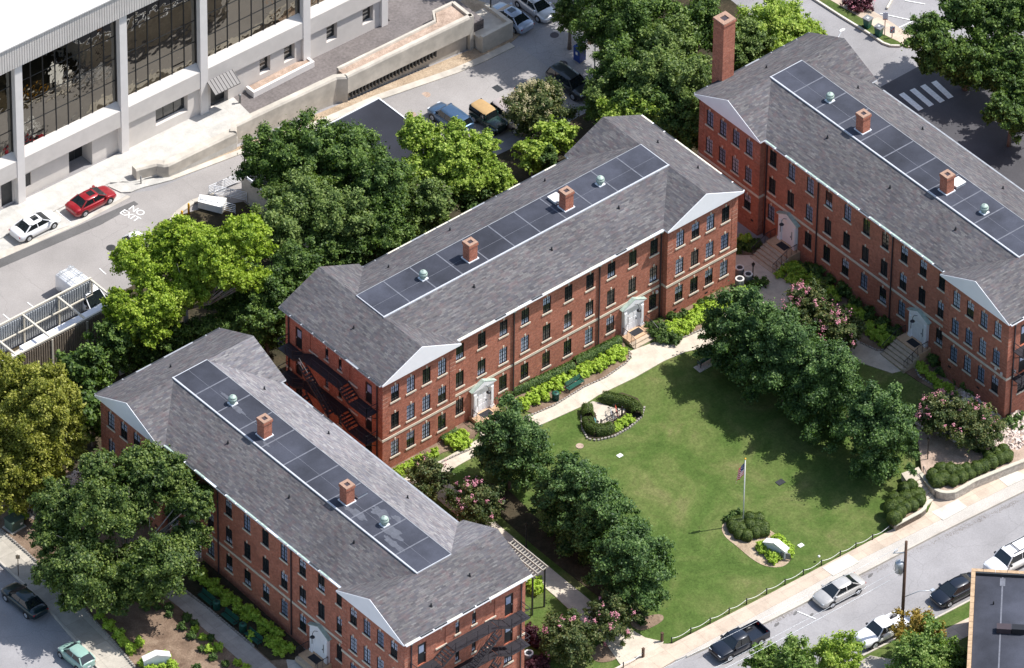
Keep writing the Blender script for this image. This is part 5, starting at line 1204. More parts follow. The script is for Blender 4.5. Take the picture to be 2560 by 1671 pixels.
srow('lime', TT(3, 1, (1050, 975), (1082, 1012), (1130, 1062), (1170, 1100), (1192, 1132), (1242, 1140), (1282, 1182), (1305, 1205)), .85, 'shaded lime shrub below the lower door of the right hall', 'shaded lime shrubs at the right hall corner')
srow('lime', TT(2, 1, (1600, 105), (1640, 95)), .9, 'shaded lime shrub in the curved brick bed at the gap', 'lime shrubs in the curved bed')
srow('lime', TT(0, 2, (1310, 862), (1350, 900), (1400, 882), (1402, 932), (1450, 962), (1490, 962), (1522, 1010), (1560, 1042), (1600, 1062), (1642, 1090), (1650, 1140), (1720, 1142), (1745, 1182), (1480, 1010), (1560, 1090), (1700, 1200)), .9, 'shaded lime shrub beside the benches of the lower hall, upper half of the row', 'shaded lime shrubs by the benches, upper half')
srow('lime', TT(1, 2, (0, 1190), (40, 1242), (80, 1262), (30, 1292), (120, 1292), (160, 1312), (152, 1362), (110, 1382), (200, 1402), (240, 1412), (140, 1432), (182, 1442), (80, 1342), (-30, 1330)), .9, 'shaded lime shrub near the lower door of the lower hall', 'shaded lime shrubs by the lower door of the lower hall')
c4 = lambda *pts: [(300+x*.14286, 1500+y*.14286) for x, y in pts]
srow('lime', c4((330, 720), (170, 840), (50, 720), (1440, 630), (1310, 500), (1560, 830), (1720, 810), (2050, 1080), (2190, 1180)), .75, 'small lime shrub dotted in the bark bed of the lower hall', 'lime shrubs in the bark bed')
srow('green', c4((640, 90), (860, 220), (850, 110), (1080, 440), (1240, 610), (1420, 830), (1620, 980), (1840, 1100), (1170, 280), (1310, 400), (1590, 640), (460, 110), (1340, 1170)), .75, 'small green shrub dotted in the bark bed of the lower hall', 'green shrubs in the bark bed')
srow('lime', c4((390, 1090), (470, 1020), (600, 960), (760, 920), (600, 1190), (740, 1150), (880, 1100), (930, 1150), (820, 960), (500, 1210)), .8, 'lime shrub packed around the white sign at the bottom left', 'lime shrubs around the bottom left sign')
srow('lime', TT(0, 2, (100, 470), (160, 490), (130, 450), (690, 1180), (750, 1250), (820, 1310), (850, 1360), (900, 1410)), .95, 'lime green shrub along the left sidewalk edge', 'lime shrubs along the left sidewalk')
c5 = lambda *pts: [(2240+x*.2252, 980+y*.2252) for x, y in pts]
srow('box', c5((410, 930), (520, 975), (635, 990), (725, 950), (820, 905), (900, 860), (980, 830), (1060, 790), (1150, 750), (1225, 720), (1190, 645), (1100, 690), (600, 890), (500, 880), (1030, 720), (450, 1000), (690, 890), (780, 860)), 1.15, 'clipped dark green mound behind the long curved retaining wall', 'clipped mounds behind the long retaining wall', z=-.8, dz=.6)
srow('box', c5((90, 1080), (170, 1050), (250, 1130), (265, 1210), (180, 1260), (100, 1290), (40, 1340), (30, 1240), (105, 1180), (-20, 1410), (-50, 1300), (-20, 1180), (190, 1160)), 1.15, 'clipped dark green mound behind the short retaining wall', 'clipped mounds behind the short retaining wall', z=-1.05, dz=.6)
c8 = lambda *pts: [(1760+x*.2059, 1120+y*.2059) for x, y in pts]
srow('box', c8((350, 900), (440, 880), (560, 870), (660, 870), (370, 980), (450, 980), (560, 950), (650, 960), (730, 950), (430, 1050), (520, 1070), (630, 1030), (720, 1010), (340, 940), (400, 900)), 1.0, 'clipped dark mound at the foot of the flagpole', 'clipped mounds around the flagpole')
srow('green', c8((350, 800), (420, 780), (470, 790), (290, 850)), .7, 'loose green shrub behind the clipped mounds of the flagpole island', 'loose shrubs behind the flagpole mounds')
srow('lime', c8((680, 1190), (720, 1240), (780, 1280), (840, 1310), (890, 1330), (700, 1180), (860, 1100), (920, 1130), (980, 1170), (1030, 1210), (1030, 1260), (900, 1120), (840, 1350)), .85, 'lime shrub packed around the white monument on the island', 'lime shrubs around the island monument')
c7 = lambda *pts: [(1440+x*.10297, 960+y*.10297) for x, y in pts]
srow('lime', c7((900, 1010), (990, 940), (1070, 890), (1060, 1000), (1180, 830), (1200, 940), (1280, 760), (1350, 850), (960, 1060)), .6, 'small lime shrub beside the bicycle rack', 'lime shrubs beside the bicycle rack')
srow('purple', TT(2, 2, (120, 1300), (170, 1370), (140, 1540), (200, 1520)), 1.0, 'dark purple shrub by the corner of the lower hall', 'purple shrubs by the lower hall')
srow('lime', TT(2, 2, (130, 960), (180, 950), (150, 1010), (190, 1000)), .9, 'yellow green shrub under the wooden pergola', 'yellow green shrubs under the pergola')
srow('green', TT(3, 1, (1680, 1400), (1740, 1380), (1720, 1440)), 1.5, 'large green shrub at the corner of the right hall above the rocks', 'green shrubs at the right hall corner')
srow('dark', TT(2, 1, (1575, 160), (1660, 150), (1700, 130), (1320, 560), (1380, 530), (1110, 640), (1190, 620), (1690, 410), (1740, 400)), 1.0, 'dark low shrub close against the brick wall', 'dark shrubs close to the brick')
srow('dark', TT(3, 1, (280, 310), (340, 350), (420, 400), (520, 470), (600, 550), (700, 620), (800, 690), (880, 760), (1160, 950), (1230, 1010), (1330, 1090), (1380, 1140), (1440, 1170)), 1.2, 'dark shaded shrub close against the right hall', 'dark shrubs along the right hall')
def hedge(pts, wd, h, label, kind='box', leaf=.05, z=None):
    P = [Vector(p) for p in pts]; pos, nrm = [], []
    for a, b in zip(P, P[1:]):
        ln = (b-a).length; n = int(ln*(wd+2*h)*2.4/(leaf*leaf*.75)); t = rng.random((n, 1)); d = (b-a).normalized(); nn = np.array([-d.y, d.x, 0])
        ang = rng.uniform(-.15, math.pi+.15, (n, 1)); rr = rng.normal(1, .07, (n, 1)); ca = np.sign(np.cos(ang))*np.abs(np.cos(ang))**.6; sa = np.abs(np.sin(ang))**.55
        base = np.array(a)[None]*(1-t)+np.array(b)[None]*t
        base += np.array([d.x, d.y, 0])*rng.uniform(-.15, .15, (n, 1))
        off = nn*ca*rr*wd/2+np.array([0, 0, 1])*sa*rr*h
        pos.append(base+off); nrm.append(nn*ca+np.array([0, 0, 1])*sa+rng.normal(size=(n, 3))*.35)
    pos = np.concatenate(pos); c = P[0]; pos = pos-np.array(c)
    o = link('hedge', leaf_mesh('hedge', pos, np.concatenate(nrm), leaf, LEAF[kind])); o.location = c; tag(o, label, 'hedge'); return o
def HP(pts, dz=0): return [Vector((G(*p).x, G(*p).y, G(*p).z+dz)) for p in pts]
hedge(HP(TT(2, 1, (10, 1185), (200, 1110), (420, 1010))), .75, .8, 'long dark clipped hedge against the brick, left of the middle downpipe', 'green', .07)
hedge(HP(TT(2, 1, (440, 985), (600, 905), (745, 835))), .75, .8, 'dark clipped hedge against the brick beside the upper door', 'green', .07)
hedge(HP(c7((660, 400), (900, 440), (1150, 500), (1380, 590), (1480, 700), (1470, 800))), .95, .8, 'curved clipped hedge on the upper side of the bicycle rack')
hedge(HP(c7((270, 640), (280, 760), (290, 850))), .95, .8, 'short clipped hedge beside the path by the bicycle rack')
hedge(HP(c7((270, 980), (330, 1120), (500, 1210), (720, 1190), (860, 1130))), .95, .8, 'curved clipped hedge on the lower side of the bicycle rack')
hedge(HP(TT(1, 1, (1290, 1520), (1380, 1450))), .7, .6, 'short dark hedge left of the lower door', 'green', .07)

# edging stones of the beds
def edging(pts, label, closed=False, sz=.24):
    P = [Vector((p[0], p[1], 0)) for p in pts]; m = MB(); rr = random.Random(len(pts)); c = P[0].copy(); c.z = hgt(c.x, c.y)
    if closed: P.append(P[0])
    for a, b in zip(P, P[1:]):
        n = max(1, int((b-a).length/(sz*1.12))); d = (b-a).normalized()
        for i in range(n):
            q = a+(b-a)*((i+.5)/n); z = hgt(q.x, q.y); k = rr.uniform(.85, 1.05); q = q-c; q.z = z-c.z
            m.bar(q-d*sz*.45*k+Vector((0, 0, .05)), q+d*sz*.45*k+Vector((0, 0, .05)), sz*.62*k, .2+rr.uniform(0, .04))
    o = m.build('stone_edging', 'edge', None, label, 'stone edging'); o.location = c; return o
edging([(13.6, -1.7), (15.15, -2.08), (17.22, -2.3), (20.81, -2.1), (22.9, -2.32), (25.7, -2.0), (26.4, -1.6), (26.9, -.9)], 'row of grey edging stones along the shrub bed between the doors')
edging([(30.2, -2.1), (31.78, -2.6), (33.37, -2.75), (35.21, -2.52), (36.94, -2.45), (40.0, -1.85)], 'row of grey edging stones along the bed right of the upper door')
edging([(43.48, -12.2), (43.9, -13.9), (44.7, -14.45), (45.3, -14.2)], 'curved edging stones beside the steps of the right hall')
edging([(45.1, -17.4), (44.6, -18.6), (44.9, -21), (45.2, -24)], 'edging stones of the bed below the steps of the right hall')
edging([(19.3, -4.3), (18.2, -4.7), (17.2, -6), (16.8, -7.2), (17.3, -7.8), (18.8, -8.3), (20.5, -8.3), (22.3, -7.9), (23.3, -7.1)], 'curved grey edging stones around the bicycle rack hedge')
edging(swr[1:-1], 'long row of edging stones along the left sidewalk')
edging([(-21.55, -9.4), (-21.72, -3.8), (-21.9, -.5), (-21.35, .75), (-20, 1.35)], 'edging stones along the shaded bed of the lower hall')
edging(TP(1, 2, (1290, 130), (1360, 95), (1440, 60), (1500, 35)), 'edging stones by the lower left door of the middle hall')
def litter(a, b, n, spread, label, seed, s=.07):
    rr = random.Random(seed); a = Vector((a[0], a[1], 0)); b = Vector((b[0], b[1], 0)); d = (b-a).normalized(); nn = Vector((-d.y, d.x, 0)); pos, nr = [], []
    cl_ = [rr.random() for _ in range(max(3, n//60))]
    for k in range(n):
        t = cl_[rr.randrange(len(cl_))]+rr.gauss(0, .02); q = a+(b-a)*t+nn*rr.gauss(0, spread); pos.append((q.x, q.y, hgt(q.x, q.y)-.123)); nr.append((rr.gauss(0, .1), rr.gauss(0, .1), 1))
    link_o = link('leaf_litter', leaf_mesh('leaf_litter', np.array(pos), np.array(nr), s, MAT['bark'])); tag(link_o, label, 'leaf litter', None, 'stuff')
litter((8, -32.9), (42, -35.3), 1500, .16, 'dark leaf litter scattered along the street kerb', 1)
litter((-30.9, -8), (-31.9, 12), 500, .2, 'dark leaf litter along the left street kerb', 2)
litter((46, 39.0), (57, 32), 500, .8, 'fallen leaves scattered over the shaded back lot', 3, .06)
# rocks
def rocks(poly, n, zf, label, s0=.12, s1=.34, seed=1):
    rr = random.Random(seed); m = MB(); x0 = min(p[0] for p in poly); x1 = max(p[0] for p in poly); y0 = min(p[1] for p in poly); y1 = max(p[1] for p in poly)
    def inside(x, y):
        c = False
        for i in range(len(poly)):
            a, b = poly[i], poly[i-1]
            if (a[1] > y) != (b[1] > y) and x < (b[0]-a[0])*(y-a[1])/(b[1]-a[1])+a[0]: c = not c
        return c
    k = 0
    while k < n:
        x, y = rr.uniform(x0, x1), rr.uniform(y0, y1)
        if not inside(x, y): continue
        k += 1; s = rr.uniform(s0, s1); z = zf(x, y)
        pts = [Vector((x+rr.gauss(0, 1)*s*.5, y+rr.gauss(0, 1)*s*.5, z+abs(rr.gauss(0, 1))*s*.5)) for _ in range(8)]
        vs = [m.bm.verts.new(p) for p in pts]
        bmesh.ops.convex_hull(m.bm, input=vs)
    return m.build('rocks', 'rock', None, label, 'rocks', kind='stuff')
rocks([(40, -22.5), (46.3, -22.5), (48, -27.5), (48, -31.3), (44.5, -31.0), (41, -27)], 1500, lambda x, y: -.85+.0*x, 'heap of pale broken rocks above the curved retaining wall')
rocks(GP((240, 1150), (330, 1120), (330, 1190), (260, 1240), (130, 1290), (60, 1300), (80, 1240)), 800, lambda x, y: hgt(x, y), 'pale broken rocks on the slope beside the yellowing tree', seed=4)
# ------------------------------------------------------------------ vehicles (local x forwards, z up)
def M_paint(name, c, metal=.0):
    m, t, b = newmat(name); b.inputs['Base Color'].default_value = rgb(c); b.inputs['Roughness'].default_value = .35; b.inputs['Metallic'].default_value = metal
    b.inputs['Coat Weight'].default_value = .8; b.inputs['Coat Roughness'].default_value = .05
    f = noise(t, 3., 3); col = ramp(t, f, [(.3, tuple(v*.93 for v in c)), (.7, tuple(min(1, v*1.05) for v in c))]); t.links.new(col, b.inputs['Base Color'])
    return m
def wheel(root, x, y, r, wd=.2):
    s = 1 if y > 0 else -1
    m = MB(); m.tube([(x, y-wd/2*s, r), (x, y+wd/2*s-.03*s, r), (x, y+wd/2*s, r)], [r, r, r*.93], 18); o = m.build('wheel', 'rubber', root)
    m = MB(); m.tube([(x, y+wd/2*s, r), (x, y+(wd/2+.012)*s, r)], [r*.64, r*.6], 14, mi=0)
    for k in range(5):
        a = 2*math.pi*k/5; m.bar((x, y+(wd/2+.014)*s, r), (x+math.cos(a)*r*.58, y+(wd/2+.014)*s, r+math.sin(a)*r*.58), .05, .02, 0)
    m.build('rim', 'rim', o)
def loft(m, st, sq=False):
    """st: (x, halfwidth, zlow, ztop)"""
    rings = []
    for x, w_, zl, zt in st:
        hh = zt-zl
        half = [(0, zt+.02), (w_*.55, zt+.01), (w_*.86, zt-.03), (w_*.985, zt-.13*min(1, hh)), (w_, zl+hh*.42), (w_*.97, zl+hh*.12), (w_*.86, zl)]
        if sq: half = [(0, zt+.02), (w_*.8, zt), (w_*.93, zt-.04), (w_*.98, zt-.16), (w_, zl+hh*.35), (w_*.97, zl+hh*.1), (w_*.9, zl)]
        full = half+[(-a, b) for a, b in half[::-1][:-1]]
        rings.append([m.bm.verts.new((x, a, b)) for a, b in full])
    for a, b in zip(rings, rings[1:]):
        k = len(a)
        for i in range(k):
            f = m.bm.faces.new((a[i], a[(i+1) % k], b[(i+1) % k], b[i])); f.smooth = True
    m.bm.faces.new(rings[0]); m.bm.faces.new(rings[-1][::-1])
def cabin(root, paint, b0, b1, r0, r1, wb, wr, zb, zt, posts=(0.,), roofz=.045, sunroof=False, roofm=None):
    """glass house from belt b0..b1 (rear..front) to roof r0..r1"""
    m = MB()
    A = [(b0, -wb, zb), (b1, -wb, zb), (b1, wb, zb), (b0, wb, zb)]; B = [(r0, -wr, zt), (r1, -wr, zt), (r1, wr, zt), (r0, wr, zt)]
    va = [m.bm.verts.new(p) for p in A]; vb = [m.bm.verts.new(p) for p in B]
    for i in range(4): m.bm.faces.new((va[i], va[(i+1) % 4], vb[(i+1) % 4], vb[i]))
    m.bm.faces.new(vb)
    m.build('windows', 'carglass', root)
    m = MB(); xm = (r0+r1)/2
    P = []
    for k, (xx, ww, zz) in enumerate(((r0-.05, wr-.06, zt-.02), (r0+.15, wr+.01, zt+.02), (xm, wr+.025, zt+roofz), (r1-.15, wr+.01, zt+.025), (r1+.06, wr-.05, zt-.015))):
        P.append([m.bm.verts.new((xx, s*ww*q, zz+dz)) for s, q, dz in ((-1, 1.02, -.05), (-1, .93, 0), (-1, .45, .02), (1, .45, .02), (1, .93, 0), (1, 1.02, -.05))])
    for a, b in zip(P, P[1:]):
        for i in range(5): f = m.bm.faces.new((a[i], a[i+1], b[i+1], b[i])); f.smooth = True
    ro = m.build('roof', roofm or paint, root)
    if sunroof: m = MB(); m.box(xm-.1, xm+.5, -.32, .32, zt+roofz+.015, zt+roofz+.03); m.build('sunroof', 'carglass', ro)
    m = MB()
    for s in (-1, 1):
        m.bar((b0+.02, s*(wb+.004), zb), (r0, s*(wr+.004), zt), .10, .06); m.bar((b1-.02, s*(wb+.004), zb), (r1, s*(wr+.004), zt), .07, .06)
        for p in posts: m.bar((p, s*(wb+.002), zb), (p-.04, s*(wr+.002), zt), .07, .03)
        m.bar((b0, s*(wb+.006), zb), (b1, s*(wb+.006), zb), .05, .05)
    m.build('pillars', paint, root)
def car(kind, px, heading, paint, label, group, off=(0, 0), zc=.7, sunroof=False, name='parked_car', scale=1., dome=None):
    x0, y0 = px; P = G(x0, y0, zc); P = G(x0, y0, zc+hgt(P.x, P.y)); g = hgt(P.x, P.y)-.125
    root = empty(name, (P.x+off[0], P.y+off[1], g), rad(heading), label, 'van' if kind == 'van' else 'pickup truck' if kind == 'pickup' else 'car', group)
    root.scale = (scale,)*3
    m = MB()
    if kind == 'sedan':
        L, W2, wb_ = 4.75, .91, 1.38
        loft(m, [(-2.36, .62, .42, .80), (-2.28, .78, .32, .93), (-2.0, .88, .24, 1.0), (-1.3, .91, .20, 1.0), (-.3, .915, .2, .97), (.8, .915, .2, .95), (1.25, .91, .2, .93), (1.9, .88, .22, .82), (2.2, .78, .28, .70), (2.34, .58, .36, .58)])
        cab = (-1.75, 1.25, -.95, .38, .80, .60, .955, 1.39, (-.25,)); r = .33; zf, zr = .62, .82; xf, xr = 2.2, -2.31
    elif kind == 'hatch':
        L, W2, wb_ = 3.6, .81, 1.12
        loft(m, [(-1.74, .60, .40, .95), (-1.68, .74, .30, 1.0), (-1.3, .80, .22, 1.02), (-.4, .815, .2, 1.0), (.5, .815, .2, .98), (1.0, .80, .22, .93), (1.45, .74, .26, .82), (1.72, .56, .34, .62)])
        cab = (-1.66, .98, -1.15, .28, .72, .55, .99, 1.45, (-.35,)); r = .3; zf, zr = .64, .8; xf, xr = 1.58, -1.71
    elif kind == 'suv':
        L, W2, wb_ = 4.7, .94, 1.38
        loft(m, [(-2.34, .78, .45, 1.05), (-2.28, .88, .35, 1.12), (-1.5, .94, .30, 1.12), (0, .945, .3, 1.10), (1.0, .94, .3, 1.08), (1.4, .93, .3, 1.05), (2.0, .88, .34, .98), (2.25, .78, .4, .85), (2.34, .62, .46, .7)])
        cab = (-2.22, 1.25, -1.95, .55, .86, .68, 1.10, 1.68, (-1.1, -.1)); r = .38; zf, zr = .82, .95; xf, xr = 2.24, -2.3
    elif kind == 'bigsuv':
        L, W2, wb_ = 5.2, .98, 1.55
        loft(m, [(-2.6, .85, .5, 1.1), (-2.54, .94, .4, 1.16), (-1.5, .985, .36, 1.16), (0, .985, .36, 1.14), (1.1, .98, .36, 1.12), (1.5, .97, .36, 1.1), (2.3, .93, .4, 1.05), (2.52, .85, .46, .95), (2.6, .75, .5, .8)])
        cab = (-2.48, 1.3, -2.3, .7, .9, .76, 1.14, 1.80, (-1.4, -.3)); r = .4; zf, zr = .88, 1.0; xf, xr = 2.53, -2.57
    elif kind == 'pickup':
        L, W2, wb_ = 5.4, .94, 1.65
        loft(m, [(-.62, .93, .42, 1.04), (0, .945, .38, 1.06), (1.1, .945, .38, 1.06), (1.5, .93, .38, 1.04), (2.2, .90, .42, .98), (2.5, .84, .46, .88), (2.62, .74, .5, .72)])
        cab = (-.60, 1.28, -.45, .62, .84, .68, 1.05, 1.62, (.35,)); r = .38; zf, zr = .8, .9; xf, xr = 2.52, -2.62
        for (a, b, c, d) in ((-2.6, -.63, .84, .94), (-2.6, -.63, -.94, -.84), (-2.66, -2.58, -.839, .839)): m.box(a, b, c, d, .45, 1.08)
        m.box(-2.57, -.63, -.838, .838, .45, .62)
    elif kind == 'jeep':
        L, W2, wb_ = 3.9, .74, 1.18
        loft(m, [(-1.85, .72, .5, 1.12), (-1.0, .74, .45, 1.12), (.35, .74, .45, 1.12), (.5, .72, .45, 1.1), (1.0, .66, .48, 1.1), (1.72, .58, .5, 1.04), (1.78, .5, .55, .98)], True)
        cab = (-1.82, .45, -1.75, .22, .72, .66, 1.12, 1.72, (-.55,)); r = .38; zf, zr = .85, .9; xf, xr = 1.74, -1.86
        for s in (-1, 1):
            for x in (1.2, -1.2): m.box(x-.5, x+.5, *sorted((s*.6, s*.88)), .78, .86)
    elif kind == 'van':
        L, W2, wb_ = 5.5, 1.0, 1.7
        loft(m, [(-2.75, .92, .45, 2.05), (-2.68, .98, .38, 2.12), (-1, 1.0, .36, 2.14), (.9, 1.0, .36, 2.12), (1.05, 1.0, .36, 1.18), (1.7, .98, .36, 1.14), (2.4, .93, .4, 1.02), (2.68, .86, .48, .86)], True)
        cab = (.7, 1.95, .55, 1.1, .93, .80, 1.12, 2.0, (1.0,)); r = .38; zf, zr = .82, 1.0; xf, xr = 2.58, -2.72
    m.build('body', paint, root)
    b0, b1, r0, r1, wb, wr, zb, zt, posts = cab
    cabin(root, paint, b0, b1, r0, r1, wb, wr, zb, zt, posts, sunroof=sunroof, roofm=dome)
    for x in (wb_, -wb_):
        for s in (-1, 1):
            wy = W2-.11 if kind != 'jeep' else .78
            a = MB(); a.tube([(x, s*(W2-.30), r+.02), (x, s*(W2+.004), r+.02)], [r+.06, r+.06], 18); a.build('wheel_arch', 'black', root)
            wheel(root, x, s*(W2-.085), r)
    for s in (-1, 1):
        a = MB(); a.box(xf-.12, xf+.03, *sorted((s*(W2*.45), s*(W2*.80))), zf-.08, zf+.06); a.build('headlight', 'lamp', root)
        a = MB(); a.box(xr-.01, xr+.1, *sorted((s*(W2*.55), s*(W2*.86))), zr-.12, zr+.04); a.build('tail_light', 'tail', root)
        a = MB(); a.box(b1-.35, b1-.17, *sorted((s*(wb+.03), s*(wb+.24))), zb+.0, zb+.15); a.build('mirror', paint if kind not in ('pickup', 'bigsuv', 'van') else 'black', root)
    a = MB(); a.box(xf+.06 if kind != 'hatch' else xf+.08, xf+.10, -.45, .45, .42, .56); a.build('grille', 'black', root)
    a = MB(); a.box(xr-.045, xr-.03, -.16, .16, zr-.28, zr-.16); a.build('number_plate', 'paint', root)
    if kind == 'van':
        a = MB()
        for x in (-2.3, -1.2, 0, .6): a.bar((x, -.85, 2.32), (x, .85, 2.32), .05); a.bar((x, -.85, 2.1), (x, -.85, 2.32), .04); a.bar((x, .85, 2.1), (x, .85, 2.32), .04)
        for y in (-.62, -.42, .42, .62): a.bar((-2.6, y, 2.38), (.9, y, 2.38), .045)
        for k in range(10):
            for y in (-.52, .52): a.bar((-2.5+k*.36, y-.1, 2.38), (-2.5+k*.36, y+.1, 2.38), .035)
        a.build('ladder_rack', 'galv', root)
    if kind == 'bigsuv':
        a = MB(); 
        for y in (-.6, .6): a.bar((-2.0, y, 1.93), (.4, y, 1.93), .05)
        for x in (-1.9, -.2): a.bar((x, -.6, 1.95), (x, .6, 1.95), .06)
        a.build('roof_rack', 'black', root)
    return root
PT = {k: M_paint(k+' car paint', c, mt) for k, c, mt in (('red', (.30, .004, .012), .2), ('white', (.80, .80, .81), 0), ('blue', (.07, .13, .22), .5), ('darkgreen', (.006, .022, .028), .3), ('mint', (.27, .42, .36), 0), ('silver', (.52, .50, .47), .3), ('skyblue', (.34, .40, .50), .4),
       ('black', (.008, .012, .022), .2), ('bright', (.55, .56, .58), .4), ('charcoal', (.03, .035, .04), .3), ('jgreen', (.008, .03, .025), 0), ('champagne', (.50, .42, .38), .2))}
CG = 'vehicles parked on the streets and lots'
car('sedan', (228, 496), 0, PT['red'], 'red four door sedan beside the pale terrace', CG, sunroof=True)
car('sedan', (88, 558), 0, PT['white'], 'white sedan with sunroof behind the red sedan', CG, sunroof=True)
car('van', (210, 730), -88, PT['white'], 'white work van with ladder rack by the metal screen', CG, zc=1.2, name='work_van')
car('hatch', (352, 612), -90, PT['white'], 'white car half hidden under the lime green tree', CG)
car('suv', (1125, 286), 92, PT['blue'], 'blue grey crossover parked next to the black flat roof', CG, zc=.9, scale=.98)
car('jeep', (1222, 290), -88, PT['jgreen'], 'dark green off-road car with tan soft top', CG, zc=.9, dome=M_plain('tan canvas', (.42, .27, .12), .8, var=.08))
car('suv', (1280, 285), -88, PT['champagne'], 'pale pink beige car partly under the cream blossomed tree', CG, zc=.9)
car('sedan', (1345, 240), -88, PT['darkgreen'], 'dark car behind the cream blossomed tree', CG)
car('suv', (1425, 200), -88, PT['charcoal'], 'dark grey hatchback beneath the twin headed lamp', CG, zc=.9)
car('sedan', (1277, 38), 92, PT['skyblue'], 'light blue sedan with sunroof at the top by the curved kerb', CG, sunroof=True)
car('sedan', (1338, 10), -90, PT['bright'], 'silver car at the top edge beside the light blue sedan', CG)
car('sedan', (60, 1495), 90, PT['darkgreen'], 'very dark green sedan on the left street', CG)
car('hatch', (190, 1634), 90, PT['mint'], 'small mint green hatchback at the bottom left', CG)
car('sedan', (2097, 1472), 177, PT['silver'], 'beige silver sedan alone at the lawn side kerb', CG)
car('pickup', (2210, 1566), 177, PT['white'], 'white crew pickup with open bed beside the utility pole', CG, zc=.9, name='pickup_truck')
car('pickup', (1847, 1597), 177, PT['black'], 'black pickup with empty bed at the lawn side kerb', CG, zc=.9, name='pickup_truck')
car('sedan', (2390, 1470), 177, PT['black'], 'dark blue black sedan half hidden by the corner building', CG, name='parked_car')
car('bigsuv', (2532, 1388), 177, PT['white'], 'big white sport utility car with roof bars at the right edge', CG, zc=1.0)
o = bpy.data.objects.get('parked_car')

# ------------------------------------------------------------------ street and garden furniture
def at(x, y, c=None, r=None):
    px = T(c, r, x, y) if c is not None else (x, y); return G(*px)
def thing(name, P, label, cat, group=None, rz=0): return empty(name, tuple(P), rz, label, cat, group)
def tpart(root, name, mats, fn, label=None): m = MB(); fn(m); return m.build(name, mats, root, label)
# utility pole with transformer
P = at(2253, 1600); up = thing('utility_pole', (P.x, P.y, -1.65), 'tall brown wooden utility pole with a grey transformer over the street', 'utility pole')
PB = G(2258, 1358, 9.6); up.location = (P.x, P.y, -1.65)
base = Vector((P.x, P.y, -1.65)); hp = 11.0
tpart(up, 'pole', 'wood', lambda m: m.tube([(0, 0, -.3), (0, 0, hp)], [.17, .12], 12))
tpart(up, 'transformer', 'galv', lambda m: m.lathe(-.38, .3, [(.02, hp-3.35), (.36, hp-3.32), (.37, hp-2.35), (.32, hp-2.22), (.08, hp-2.2), (.08, hp-2.0)], 16))
tpart(up, 'insulator', 'lamp', lambda m: [m.cyl(-.75+k*.14, .55, hp-1.2, hp-.95, .04, n=8) for k in range(3)])
tpart(up, 'crossarm', 'galv', lambda m: (m.bar((0, 0, hp-1.25), (-.85, .65, hp-1.25), .07), m.bar((0, 0, hp-2.8), (-.35, .28, hp-2.8), .08)))
tpart(up, 'street_lamp_arm', 'galv', lambda m: (m.tube([(0, 0, hp-6.2), (.9, -.9, hp-5.4), (1.7, -1.6, hp-5.3)], .035, 6), m.box(1.6, 1.95, -1.75, -1.45, hp-5.37, hp-5.25)))
tpart(up, 'cable_loop', 'black', lambda m: [m.tube([(-.38+.3*math.cos(a), .3+.3*math.sin(a), hp-2.2), (-.38+.5*math.cos(a), .3+.5*math.sin(a), hp-2.9), (-.2+.2*math.cos(a), .1, hp-3.7), (0, 0, hp-2.6)], .012, 5) for a in (.5, 1.6, 2.7, 3.9)])
# overhead wires
def wire(a, b, sag, label, r=.014):
    a, b = Vector(a), Vector(b); m = MB(); n = 14; c = a.copy()
    m.tube([a.lerp(b, i/n)-Vector((0, 0, sag*4*(i/n)*(1-i/n)))-c for i in range(n+1)], r, 5); o = m.build('overhead_wire', 'galv', None, label, 'overhead wire', 'overhead wires on the utility pole'); o.location = c
pt = base+Vector((0, 0, hp-.2))
wire(pt, (-45, -36.5, 9.5), 1.2, 'highest thin wire running left from the utility pole'); wire(base+Vector((0, 0, hp-2.7)), (-45, -37.5, 6.8), 1.1, 'middle wire running left from the utility pole')
wire(base+Vector((0, 0, hp-3.4)), (-45, -37, 5.9), 1.2, 'lowest wire running left from the utility pole', .02)
wire((70, 60, 10), (110, 5, 10), .8, 'thin wire crossing the tree in the upper right corner'); wire((71.5, 60, 9), (112, 5, 9), .8, 'second wire crossing the tree in the upper right corner')
